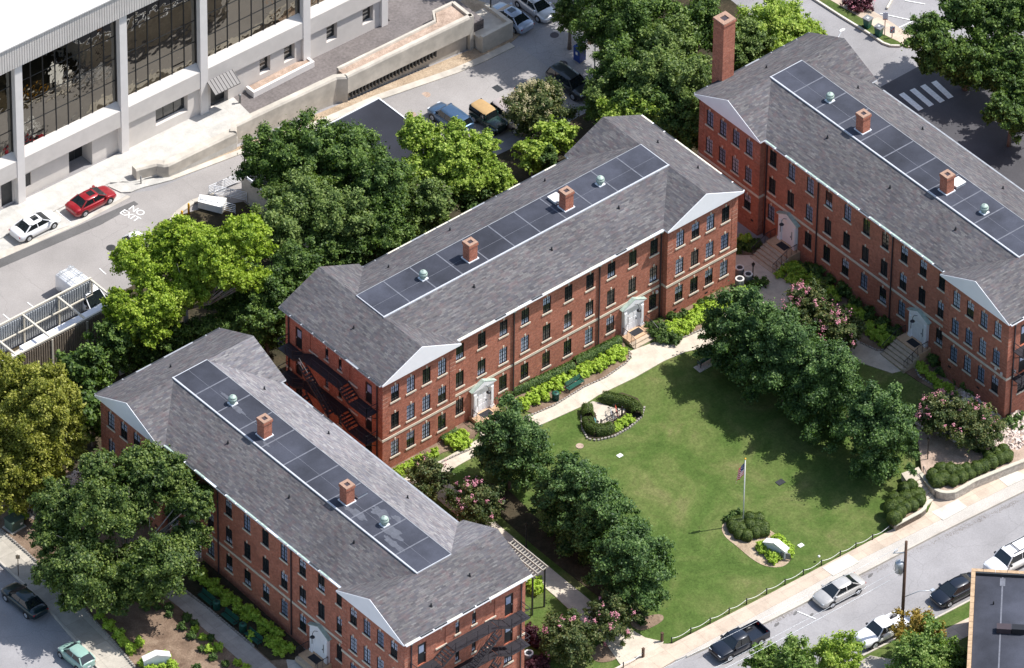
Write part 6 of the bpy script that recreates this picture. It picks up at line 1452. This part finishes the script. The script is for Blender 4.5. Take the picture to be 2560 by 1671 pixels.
# flagpole and flag
P = Vector((20.44, -23.07, hgt(20.4, -23.1))); fp = thing('flagpole', P, 'white flagpole with gold ball rising from the dark mounds on the lawn', 'flagpole')
tpart(fp, 'pole', 'wcap', lambda m: m.tube([(0, 0, 0), (0, 0, 7.3)], [.065, .045], 10)); tpart(fp, 'finial', 'yellow', lambda m: m.sphere((0, 0, 7.4), .085, 10))
def flag():
    mat, t, b = newmat('flag cloth'); b.inputs['Roughness'].default_value = .8
    uv = N(t, 'ShaderNodeUVMap'); s = N(t, 'ShaderNodeSeparateXYZ'); t.links.new(uv.outputs[0], s.inputs[0])
    a = N(t, 'ShaderNodeMath', operation='MULTIPLY'); t.links.new(s.outputs[1], a.inputs[0]); a.inputs[1].default_value = 6.5
    f = N(t, 'ShaderNodeMath', operation='FRACT'); t.links.new(a.outputs[0], f.inputs[0])
    g = N(t, 'ShaderNodeMath', operation='GREATER_THAN'); t.links.new(f.outputs[0], g.inputs[0]); g.inputs[1].default_value = .5
    st = mix(t, g.outputs[0], (.62, .015, .03), (.90, .90, .90))
    u1 = N(t, 'ShaderNodeMath', operation='LESS_THAN'); t.links.new(s.outputs[0], u1.inputs[0]); u1.inputs[1].default_value = .4
    v1 = N(t, 'ShaderNodeMath', operation='GREATER_THAN'); t.links.new(s.outputs[1], v1.inputs[0]); v1.inputs[1].default_value = .46
    k = N(t, 'ShaderNodeMath', operation='MULTIPLY'); t.links.new(u1.outputs[0], k.inputs[0]); t.links.new(v1.outputs[0], k.inputs[1])
    vo = N(t, 'ShaderNodeTexVoronoi', i_Scale=16.); t.links.new(uv.outputs[0], vo.inputs['Vector'])
    star = ramp(t, vo.outputs['Distance'], [(.22, (.8, .8, .8)), (.3, (.02, .035, .14))])
    t.links.new(mix(t, k.outputs[0], st, star), b.inputs['Base Color'])
    NX, NY = 22, 12; bm = bmesh.new(); uvl = bm.loops.layers.uv.new('UVMap'); V = []
    for j in range(NY+1):
        row = []
        for i in range(NX+1):
            u, v = i/NX, j/NY      # limp: hangs down from the hoist, folds on itself
            x = -.72*u*(1-.25*v)+.05*math.sin(u*14); y = .13*math.sin(u*11+v)*(.3+u); z = -1.35*(1-v)-1.0*u**.8
            row.append(bm.verts.new((x*.95-.03, y-.2*u, z)))
        V.append(row)
    for j in range(NY):
        for i in range(NX):
            fc = bm.faces.new((V[j][i], V[j][i+1], V[j+1][i+1], V[j+1][i])); fc.smooth = True
            for lp, (a_, b_) in zip(fc.loops, ((i, j), (i+1, j), (i+1, j+1), (i, j+1))): lp[uvl].uv = (a_/NX, b_/NY)
    me = bpy.data.meshes.new('flag'); bm.to_mesh(me); bm.free(); me.materials.append(mat)
    o = link('flag', me); o.location = P+Vector((-.06, 0, 7.15)); o.rotation_euler = (0, 0, rad(-48)); sol = o.modifiers.new('s', 'SOLIDIFY'); sol.thickness = .01
    tag(o, 'american stars and stripes flag hanging limp on the flagpole', 'flag')
flag()
# monuments
def monument(P, rz, label, L=2.5):
    r = thing('garden_sign', P, label, 'sign', rz=rz)
    def f(m):
        A = [(-L/2, .0), (L/2, .0), (L/2, .95), (0, 1.35), (-L/2, .95)]
        a = [m.bm.verts.new((x, -.16, z)) for x, z in A]; b = [m.bm.verts.new((x, .16, z)) for x, z in A]
        m.bm.faces.new(a); m.bm.faces.new(b[::-1])
        for i in range(5): m.bm.faces.new((a[i], b[i], b[(i+1) % 5], a[(i+1) % 5]))
    tpart(r, 'panel', 'white', f)
    def g(m):
        for s in (-1, 1):
            a = Vector((s*(L/2+.08), 0, .93)); b = Vector((0, 0, 1.37)); v = [m.bm.verts.new(q) for q in (a+Vector((0, -.33, 0)), b+Vector((0, -.33, 0)), b+Vector((0, .33, 0)), a+Vector((0, .33, 0)))]; w = [m.bm.verts.new(q.co+Vector((0, 0, .09))) for q in v]
            m.bm.faces.new(v); m.bm.faces.new(w[::-1])
            for i in range(4): m.bm.faces.new((v[i], w[i], w[(i+1) % 4], v[(i+1) % 4]))
    tpart(r, 'cap', 'wcap', g); return r
P = at(*c8((870, 1290))[0]); monument(P, rad(-74), 'white gabled sign among lime shrubs on the lawn island', 2.1)
P = at(*c4((640, 1150))[0]); monument(P, rad(-24), 'white gabled sign among lime shrubs at the bottom left', 2.2)
P = at(*c8((990, 1360))[0]); pq = thing('plaque', P, 'small grey slanted plaque beside the white island sign', 'plaque', rz=rad(-57))
tpart(pq, 'panel', 'acgrey', lambda m: m.box(-.4, .4, -.03, .03, .12, .75)); tpart(pq, 'post', 'black', lambda m: (m.box(-.43, -.401, -.04, .04, 0, .8), m.box(.401, .43, -.04, .04, 0, .6)))
# rope and posts along the lawn
posts = TT(3, 2, (-10, 990), (118, 975), (245, 908), (370, 842), (501, 778), (609, 722), (725, 665), (838, 602)); posts[0:1] = []
posts = TT(2, 2, (1106, 1380), (1240, 1312), (1374, 1243), (1506, 1175), (1627, 1110), (1766, 1040))+posts
PP = []
rg = 'black posts of the rope fence along the lawn'
for i, q in enumerate(posts):
    p = G(*q); PP.append(p); m = MB(); m.cyl(0, 0, 0, .62, .05, n=8); m.cyl(0, 0, .62, .66, .065, .03, n=8); o = m.build('fence_post', 'black', None, 'short black post of the rope fence by the sidewalk', 'post', rg); o.location = p; o['label'] = ORD[i]+' black post from the left of the rope fence along the lawn'
m = MB(); c = PP[0].copy()
for a, b in zip(PP, PP[1:]): m.tube([a.lerp(b, k/8)+Vector((0, 0, .55-.22*4*(k/8)*(1-k/8)))-c for k in range(9)], .02, 6)
o = m.build('rope', 'wcap', None, 'pale rope swagged between the short black posts', 'rope'); o.location = c
q2 = [G(*q) for q in TT(2, 2, (907, 1480), (772, 1554), (640, 1620))]; m = MB(); c = q2[0].copy()
for p in q2:
    m_ = MB(); m_.cyl(0, 0, 0, .65, .05, n=8); m_.cyl(0, 0, .65, .69, .065, .03, n=8); o = m_.build('fence_post', 'black', None, ('short black post nearest the path corner', 'short black post at the bottom edge', 'short black post just below the bottom edge')[q2.index(p)], 'post', rg); o.location = p
for a, b in zip(q2, q2[1:]): m.tube([a.lerp(b, k/8)+Vector((0, 0, .55-.2*4*(k/8)*(1-k/8)))-c for k in range(9)], .03, 6)
o = m.build('rope', 'wcap', None, 'short pale rope left of the path corner', 'rope'); o.location = c
for q, lb in (((1040, 1370), 'thick black bollard right of the path corner'), ((909, 1478), 'taller brown bollard left of the path corner')):
    p = at(*q, 2, 2); m = MB(); m.box(-.09, .09, -.09, .09, 0, .95); m.box(-.11, .11, -.11, .11, .951, 1.0); o = m.build('bollard', 'wood', None, lb, 'bollard'); o.location = p
m = MB(); m.sphere((0, 0, .1), .12, 10); o = m.build('garden_light', 'wcap', None, 'white globe on the rope fence', 'light'); o.location = at(352, 812, 3, 2)+Vector((0, 0, .45))
# covers in the lawn
def cover(px, r, mat, label, sq=True):
    p = G(*px); m = MB()
    if sq: m.box(-r, r, -r*.8, r*.8, .0, .05)
    else: m.cyl(0, 0, 0, .05, r, n=16)
    o = m.build('ground_cover_plate', mat, None, label, 'utility cover'); o.location = p
cover(T(2, 2, 748, 80), .24, 'paint', 'white square utility cover left of the lawn centre'); cover(T(3, 2, 228, 703), .24, 'paint', 'white square utility cover right of the lawn island')
cover(T(2, 2, 470, 14), .34, 'gravel', 'round brick coloured cover near the bicycle rack', False); cover(T(3, 2, 86, 265), .36, 'gdark', 'dark square drain in the tree shadow on the lawn')
for q, lb in (((1670, 612), 'square storm drain grate in the back lot'),):
    p = at(*q, 1, 0); m = MB(); m.box(-.45, .45, -.45, .45, -.12, -.10); o = m.build('drain_grate', 'gdark', None, lb, 'drain'); o.location = p
for q, lb in (((1180, 652), 'round cover on the back street in front of the concrete wall'), ((1082, 790), 'round cover beside the blue grey crossover')):
    p = at(*q, 1, 0); m = MB(); m.cyl(0, 0, -.128, -.10, .4, n=18); o = m.build('manhole_cover', 'gravel', None, lb, 'manhole cover'); o.location = p
for q, lb in (((295, 237), 'round cover in the shaded top lot'), ((355, 435), 'round cover beside the dark grey hatchback')):
    p = at(*q, 2, 0); m = MB(); m.cyl(0, 0, -.128, -.10, .4, n=18); o = m.build('manhole_cover', 'down', None, lb, 'manhole cover'); o.location = p
# benches, bins
def bench(P, rz, label):
    r = thing('park_bench', P, label, 'bench', 'green slatted benches', rz)
    tpart(r, 'seat', 'green', lambda m: [m.box(-.9, .9, -.22+k*.11, -.13+k*.11, .42, .45) for k in range(4)])
    tpart(r, 'backrest', 'green', lambda m: [m.box(-.9, .9, .25+k*.03, .28+k*.03, .5+k*.11, .59+k*.11) for k in range(4)])
    for s in (-.85, .85):
        tpart(r, 'leg', 'black', lambda m: (m.bar((s, -.2, 0), (s, -.2, .42), .05), m.bar((s, .2, 0), (s, .36, .92), .05), m.bar((s, -.2, .4), (s, .24, .4), .05), m.bar((s, -.22, .65), (s, .3, .65), .05)))
def bin_(P, label):
    r = thing('litter_bin', P, label, 'litter bin', 'green slatted litter bins')
    def f(m):
        for k in range(22): a = 2*math.pi*k/22; m.bar((.27*math.cos(a), .27*math.sin(a), .03), (.30*math.cos(a), .30*math.sin(a), .8), .05, .02)
    tpart(r, 'slats', 'green', f); tpart(r, 'liner', 'black', lambda m: m.cyl(0, 0, .02, .78, .25, n=14)); tpart(r, 'lid', 'green', lambda m: m.lathe(0, 0, [(.33, .8), (.32, .86), (.18, .9), (.12, .9)], 18)); tpart(r, 'opening', 'black', lambda m: m.cyl(0, 0, .901, .905, .1, n=12))
bench(at(438, 1140, 2, 1), rad(3), 'green slatted bench beside the sunny path, next to a green bin'); bench(at(1345, 965, 2, 1), rad(182), 'green bench at the lawn edge half under the right row trees')
m = MB(); pp = at(1345, 985, 2, 1); m.box(-1.0, 1.0, -.35, .5, -.1, .05); o = m.build('paving_slab', 'concv', kind='structure'); o.location = pp
bin_(at(302, 1225, 2, 1), 'green litter bin on a square slab beside the sunny path bench')
bench(at(1430, 1100, 0, 2), rad(-90), 'shaded bench by the lower hall, nearest its upper door'); bench(at(1590, 1235, 0, 2), rad(-90), 'shaded bench by the lower hall between two bins'); bench(at(1755, 1370, 0, 2), rad(-90), 'shaded bench by the lower hall, nearest its lower door')
bin_(at(1503, 1145, 0, 2), 'shaded bin of the lower hall, the upper one'); bin_(at(1685, 1300, 0, 2), 'shaded bin of the lower hall, the lower one')
# bicycle rack and bicycles
P = at(*c7((850, 950))[0]); rk = thing('bicycle_rack', P, 'black iron bicycle rack inside the curved hedge', 'bicycle rack', rz=rad(3))
tpart(rk, 'rack', 'iron', lambda m: (m.bar((-1.2, 0, .85), (1.3, 0, .85), .06), m.bar((-1.2, 0, 0), (-1.2, 0, 1.1), .10), m.bar((1.3, 0, 0), (1.3, 0, 1.1), .10), [m.bar((-1.0+k*.2, 0, .05), (-1.0+k*.2, 0, .85), .025) for k in range(12)], m.bar((-1.2, 0, .1), (1.3, 0, .1), .04)))
def bicycle(P, rz, col, label):
    r = thing('bicycle', P, label, 'bicycle', 'bicycles at the racks', rz)
    for x in (-.52, .52): tpart(r, 'wheel', 'black', lambda m: [m.bar((x+.33*math.cos(a), 0, .34+.33*math.sin(a)), (x+.33*math.cos(a+.35), 0, .34+.33*math.sin(a+.35)), .035) for a in [k*.349 for k in range(18)]])
    tpart(r, 'frame', col, lambda m: (m.bar((-.52, 0, .34), (-.1, 0, .3), .035), m.bar((-.1, 0, .3), (-.22, 0, .82), .04), m.bar((-.2, 0, .75), (.38, 0, .8), .04), m.bar((-.1, 0, .3), (.38, 0, .75), .04), m.bar((.38, 0, .85), (.52, 0, .34), .035), m.bar((-.52, 0, .34), (-.2, 0, .75), .03)))
    tpart(r, 'saddle', 'black', lambda m: m.box(-.34, -.1, -.06, .06, .84, .89)); tpart(r, 'handlebar', 'black', lambda m: m.bar((.36, -.27, .98), (.36, .27, .98), .03))
redm = M_plain('red bicycle frame', (.5, .06, .03), .4); MAT['redm'] = redm; MAT['tealm'] = M_plain('teal bicycle frame', (.1, .35, .33), .4)
bicycle(P+Vector((-1.35, .35, 0)), rad(80), 'tealm', 'teal bicycle at the near end of the rack'); bicycle(P+Vector((1.0, .45, 0)), rad(65), 'redm', 'red and white bicycle at the far end of the rack'); bicycle(P+Vector((.45, .45, 0)), rad(70), 'galv', 'grey bicycle in the middle of the rack')
bicycle(at(420, 580, 3, 1), rad(-60), 'black', 'dark bicycle in shade in front of the right hall')
# air conditioners
def ac(P, label, z=None):
    r = thing('air_conditioner', P, label, 'air conditioner', 'round topped air conditioners')
    tpart(r, 'casing', 'acgrey', lambda m: (m.cyl(0, 0, .03, .88, .37, n=16), [m.bar((.38*math.cos(a), .38*math.sin(a), .05), (.38*math.cos(a), .38*math.sin(a), .85), .02) for a in [k*.26 for k in range(24)]]))
    tpart(r, 'top_ring', 'aclid', lambda m: m.ring(.881, .97, .40, .27)); tpart(r, 'fan_grille', 'gdark', lambda m: (m.cyl(0, 0, .881, .92, .26, n=14), m.cyl(0, 0, .921, .95, .08, n=10)))
ac(at(1578, 360, 2, 1), 'topmost of three air conditioners at the end of the middle hall'); ac(at(1637, 405, 2, 1), 'right hand air conditioner of three beside the lamp post'); ac(at(1578, 438, 2, 1), 'lowest of three air conditioners, with the palest lid')
ac(at(115, 1505, 2, 2), 'lone air conditioner at the corner of the lower hall by its fire escape')
# lamp posts
def lamp(P, label, h=2.6):
    r = thing('lamp_post', P, label, 'lamp post', 'black garden lamp posts')
    tpart(r, 'post', 'black', lambda m: m.lathe(0, 0, [(.11, 0), (.09, .25), (.05, .35), (.045, h-.3), (.07, h-.25)], 10)); tpart(r, 'lantern', 'black', lambda m: m.lathe(0, 0, [(.08, h-.25), (.15, h), (.17, h+.02), (.03, h+.2), (.02, h+.28)], 8))
lamp(at(1670, 378, 2, 1), 'black lamp post beside the three air conditioners', 1.6); lamp(at(97, 718, 2, 2), 'black lamp post on the path by the wooden pergola', 2.6); lamp(at(1105, 145, 3, 2), 'black lamp post at the head of the garden steps', 3.0); lamp(at(888, 1500, 3, 2), 'black garden lamp under the orange tree across the street', 2.2)
# tall lamp masts
P = at(1690, 1275, 0, 0); P = G(612, 470); r = thing('lamp_mast', P, 'tall dark street lamp pole at the left end of the tree belt', 'street lamp')
tpart(r, 'pole', 'down', lambda m: m.tube([(0, 0, 0), (0, 0, 4.6)], [.09, .07], 10)); tpart(r, 'head', 'wood', lambda m: m.box(-.3, .3, -.18, .18, 4.6, 4.75))
P = G(1486, 196); r = thing('lamp_mast', P, 'lamp mast with two tan box heads over the back lot', 'street lamp')
tpart(r, 'pole', 'galv', lambda m: m.tube([(0, 0, 0), (0, 0, 4.3)], [.07, .055], 10))
for s in (-1, 1): tpart(r, 'lamp_head', 'tan', lambda m: m.box(*sorted((s*.08, s*.75)), -.2, .2, 4.3, 4.5))
P = G(1226, 58); r = thing('lamp_mast', P, 'dark lamp pole in front of the light blue sedan', 'street lamp'); tpart(r, 'pole', 'gdark', lambda m: m.tube([(0, 0, 0), (0, 0, 5.5)], [.08, .06], 10)); tpart(r, 'head', 'gdark', lambda m: m.box(-.3, .3, -.18, .18, 5.5, 5.65))
P = G(2036, 90); r = thing('lamp_post', P, 'small lamp with white globe behind the right hall roof', 'lamp post'); tpart(r, 'post', 'galv', lambda m: m.tube([(0, 0, 0), (0, 0, 1.5)], .05, 8)); tpart(r, 'globe', 'wcap', lambda m: m.sphere((0, 0, 1.6), .13, 10))
for (a, b, lb) in (((2105, 76), 62, 'white lamp head on a long arm above the right street'), ((2180, 202), 62, 'white lamp head over the rear eave of the right hall')):
    P = G(a[0], a[1], 8.5); r = thing('street_lamp', (P.x, P.y, hgt(P.x, P.y)), lb, 'street lamp', 'street lamps behind the right hall')
    zz = 8.5-hgt(P.x, P.y); tpart(r, 'lamp_head', 'wcap', lambda m: m.sphere((0, 0, zz), .3, 12, sq=(1.2, .5, .35))); tpart(r, 'arm', 'galv', lambda m: m.tube([(0, 0, zz), (-1.0, -.5, zz-.2), (-1.6, -.8, zz-.6)], .04, 6))
    tpart(r, 'pole', 'galv', lambda m: m.tube([(-1.6, -.8, 0), (-1.6, -.8, zz-.6)], .06, 8))
# wheelie bins, signs
for q, lb in (((690, 190), 'dark green wheeled bin on the grass strip, the upper one'), ((768, 250), 'dark green wheeled bin on the grass strip, nearer the signs')):
    P = at(*q, 3, 0); r = thing('wheeled_bin', P, lb, 'wheeled bin', 'wheeled bins on the grass strip', rad(10))
    def f(m):
        v = [m.bm.verts.new(p) for p in ((-.24, -.24, .05), (.24, -.24, .05), (.24, .24, .05), (-.24, .24, .05), (-.31, -.33, 1.0), (.31, -.33, 1.0), (.31, .33, 1.0), (-.31, .33, 1.0))]
        for k in ((0, 3, 2, 1), (4, 5, 6, 7), (0, 1, 5, 4), (1, 2, 6, 5), (2, 3, 7, 6), (3, 0, 4, 7)): m.bm.faces.new([v[i] for i in k])
    tpart(r, 'bin_body', 'jg' if 'jg' in MAT else 'green', f); tpart(r, 'lid', 'acgrey', lambda m: m.box(-.35, .35, -.38, .37, 1.003, 1.09)); tpart(r, 'label_plate', 'paint', lambda m: m.box(-.1, .1, -.1, .1, 1.091, 1.1))
    for s in (-.26, .26): tpart(r, 'wheel', 'rubber', lambda m: m.tube([(s-.03, .3, .12), (s+.03, .3, .12)], .12, 12))
def sign(P, h, w_, hh, label, mat='paint', mat2=None):
    r = thing('street_sign', P, label, 'street sign', 'signs on posts', rad(-40)); tpart(r, 'post', 'wood', lambda m: m.tube([(0, 0, 0), (0, 0, h)], .035, 8)); tpart(r, 'sign_plate', mat, lambda m: m.box(-w_/2, w_/2, -.06, -.036, h-hh, h)); return r
s1 = sign(at(808, 245, 3, 0), 2.6, .45, .8, 'pale blue and white sign on a brown post by the wheeled bins', 'blind'); tpart(s1, 'lower_band', 'redm', lambda m: m.box(-.2, .2, -.072, -.062, 1.82, 1.9))
s2 = sign(at(860, 262, 3, 0), 1.3, .45, .75, 'low white sign with red figures right of the wheeled bins', 'blind2'); tpart(s2, 'figures', 'redm', lambda m: (m.box(-.12, .0, -.072, -.062, .75, .9), m.box(.02, .15, -.072, -.062, .95, 1.1)))
sign(G(46, 1439), 2.3, .35, .4, 'brown backed sign on a post at the left sidewalk', 'tan')
# bollards and railings by the back street
for q, h, lb in (((472, 535), 1.1, 'yellow bollard nearest the white railing'), ((455, 550), .95, 'yellow bollard in the middle by the kerb'), ((449, 562), .3, 'low yellow bollard beside the lime tree')):
    P = G(*q); m = MB(); m.lathe(0, 0, [(.1, 0), (.1, h), (.07, h+.08), (.01, h+.11)], 12); o = m.build('bollard', 'yellow', None, lb, 'bollard', 'yellow bollards by the kerb'); o.location = P
c6 = lambda x, y: G(400+x*.14156, 380+y*.14156)
def railing(A, B, n, label, h=1.05, dz=0):
    A = Vector(A); B = Vector(B); r = thing('railing', A, label, 'railing', 'white pipe railings'); d = B-A
    tpart(r, 'rails', 'white', lambda m: [m.bar((0, 0, h*k/n), Vector((d.x, d.y, d.z+h*k/n)), .045) for k in range(1, n+1)])
    k_ = max(1, int(d.length/1.4))
    for i in range(k_+1): tpart(r, 'post', 'white', lambda m: m.bar(d*(i/k_), d*(i/k_)+Vector((0, 0, h)), .05))
a = c6(865, 770); b = c6(1430, 530); railing(a, b, 6, 'white pipe railing along the back street edge'); a2 = c6(960, 760); b2 = c6(1530, 880); railing(a2, b2, 6, 'white pipe railing running down towards the trees'); a3 = c6(720, 960); b3 = c6(1330, 1100); railing(a3, b3, 5, 'white pipe railing beside the white hatch')
m = MB(); q = [c6(700, 880), c6(1180, 960), c6(1100, 1120), c6(670, 1000)]; q = [(p.x, p.y) for p in q]; m.prism(q, -.1, .62); o = m.build('white_cover', 'wcap', None, 'flat white metal cover below the white railing', 'cover')
m = MB(); m.bar(c6(960, 765)+Vector((0, 0, .1)), c6(1180, 905)+Vector((0, 0, .1)), .1); m.build('handrail', 'white', None, 'short white handrail sloping beside the railing', 'handrail')
# blue container, transformer box, pergola, terrace bollard
P = G(1449, 150); r = thing('blue_container', P, 'deep blue bin box standing in tree shade at the lot edge', 'container', rz=rad(5)); bl = M_plain('blue paint', (.012, .05, .24), .5); MAT['bl'] = bl
tpart(r, 'box', 'bl', lambda m: m.box(-.4, .4, -.4, .4, .05, 1.5)); tpart(r, 'lid', 'bl', lambda m: m.box(-.44, .44, -.44, .44, 1.503, 1.58)); tpart(r, 'label_plate', 'paint', lambda m: m.box(-.42, -.401, -.12, .12, .8, 1.1))
P = at(100, 575, 0, 2); r = thing('transformer_box', P, 'dark green metal transformer box on a pad at the left edge', 'transformer box', rz=rad(3)); gb = M_plain('faded green metal', (.07, .11, .085), .6); MAT['gb'] = gb
tpart(r, 'cabinet', 'gb', lambda m: m.box(-.65, .65, -.5, .5, .08, 1.0)); tpart(r, 'lid', 'gb', lambda m: m.prism([(-.7, -.56), (.7, -.56), (.7, .56), (-.7, .56)], 1.003, 1.08)); tpart(r, 'pad', 'conc', lambda m: m.box(-.8, .8, -.65, .65, 0, .078)); tpart(r, 'label_plate', 'paint', lambda m: m.box(.25, .5, -.515, -.502, .4, .6))
zt = 3.0; A = G(*T(2, 2, 0, 672), zt)
pg = thing('pergola', (-5.4, -24.0, -1.3), 'cream wooden pergola over the path behind the lower hall', 'pergola')
p0 = G(*T(2, 2, -60, 690), 8.6)
def perg(m):
    pass
ZP = 4.6
c_ = [G(*T(2, 2, *q), ZP-1.3) for q in ((15, 668), (243, 852), (130, 900), (-90, 740))]
O = Vector((-5.4, -24.0, -1.3))
ux = c_[1]-c_[0]; uy = c_[3]-c_[0]; ux.z = uy.z = 0
wp_ = M_plain('cream painted timber', (.42, .38, .32), .7); MAT['wp'] = wp_
def B0(i, j): p = c_[0]+ux*i+uy*j; p.z = ZP-1.3; return p-O
tpart(pg, 'rafters', 'wp', lambda m: [m.bar(B0(k/13, -.02), B0(k/13, 1.02), .06, .12) for k in range(14)])
tpart(pg, 'beams', 'wp', lambda m: [m.bar(B0(-.03, j)+Vector((0, 0, .1)), B0(1.03, j)+Vector((0, 0, .1)), .07, .1) for j in (0, .33, .66, 1)])
for i, j in ((.02, .1), (.98, .1), (.98, .9), (.02, .9)):
    tpart(pg, 'post', 'gdark', lambda m: m.bar(B0(i, j), Vector((B0(i, j).x, B0(i, j).y, -.1)), .12))
P = at(1665, 772, 0, 0); m = MB(); m.lathe(0, 0, [(.09, 0), (.09, .8), (.14, .82), (.14, .95), (.02, .98)], 10); o = m.build('bollard_light', 'acgrey', None, 'short grey bollard light on the white terrace', 'bollard'); o.location = (P.x, P.y, 0)
P = at(978, 1275, 0, 0); m = MB(); m.cyl(0, 0, 0, .85, .06, n=8); o = m.build('bollard', 'acgrey', None, 'thin grey post at the end of the low parapet', 'bollard'); o.location = P
# wooden parking stop and flower bed top right
m = MB(); A, B = TP(3, 0, (825, 60), (865, -10)); m.bar((0, 0, .1), (B[0]-A[0], B[1]-A[1], .1), .16, .2); o = m.build('parking_stop', 'beige', None, 'pale timber parking stop in the upper right lot', 'parking stop'); o.location = (A[0], A[1], -.1)
tree('flowering_shrub', 'low shrub with magenta flowers at the top edge of the right street', 'shrub', 2000, 2, .5, 1.3, .5, 'purple', leaf=.1, trunk=.03, bloom=('pink', 26, None))
# yellow kerb in the grove
m = MB(); A, B = G(1735, 28), G(1768, 44); m.bar((0, 0, 0), B-A, .2, .25); o = m.build('yellow_kerb', 'yellow', kind='structure'); o.location = A
# small house lights and boxes on the halls are parts of them
for rt, u, v, z in ((hallC, T_-1.6, OV-.06, 3.9), (hallC, T_-.9, OV-.06, 3.75), (hallB, 31.5, OV+SB-.1, 2.9), (hallC, T_+.0-OV+.1, 1.2, 3.95)):
    m = MB(); m.box(u-.1, u+.1, v-.08, v+.08, z, z+.28); m.build('wall_light', 'aclid', rt)
tag(bpy.data.objects['corner_building'], 'red brick building with tan coping and patched flat roof at lower right')
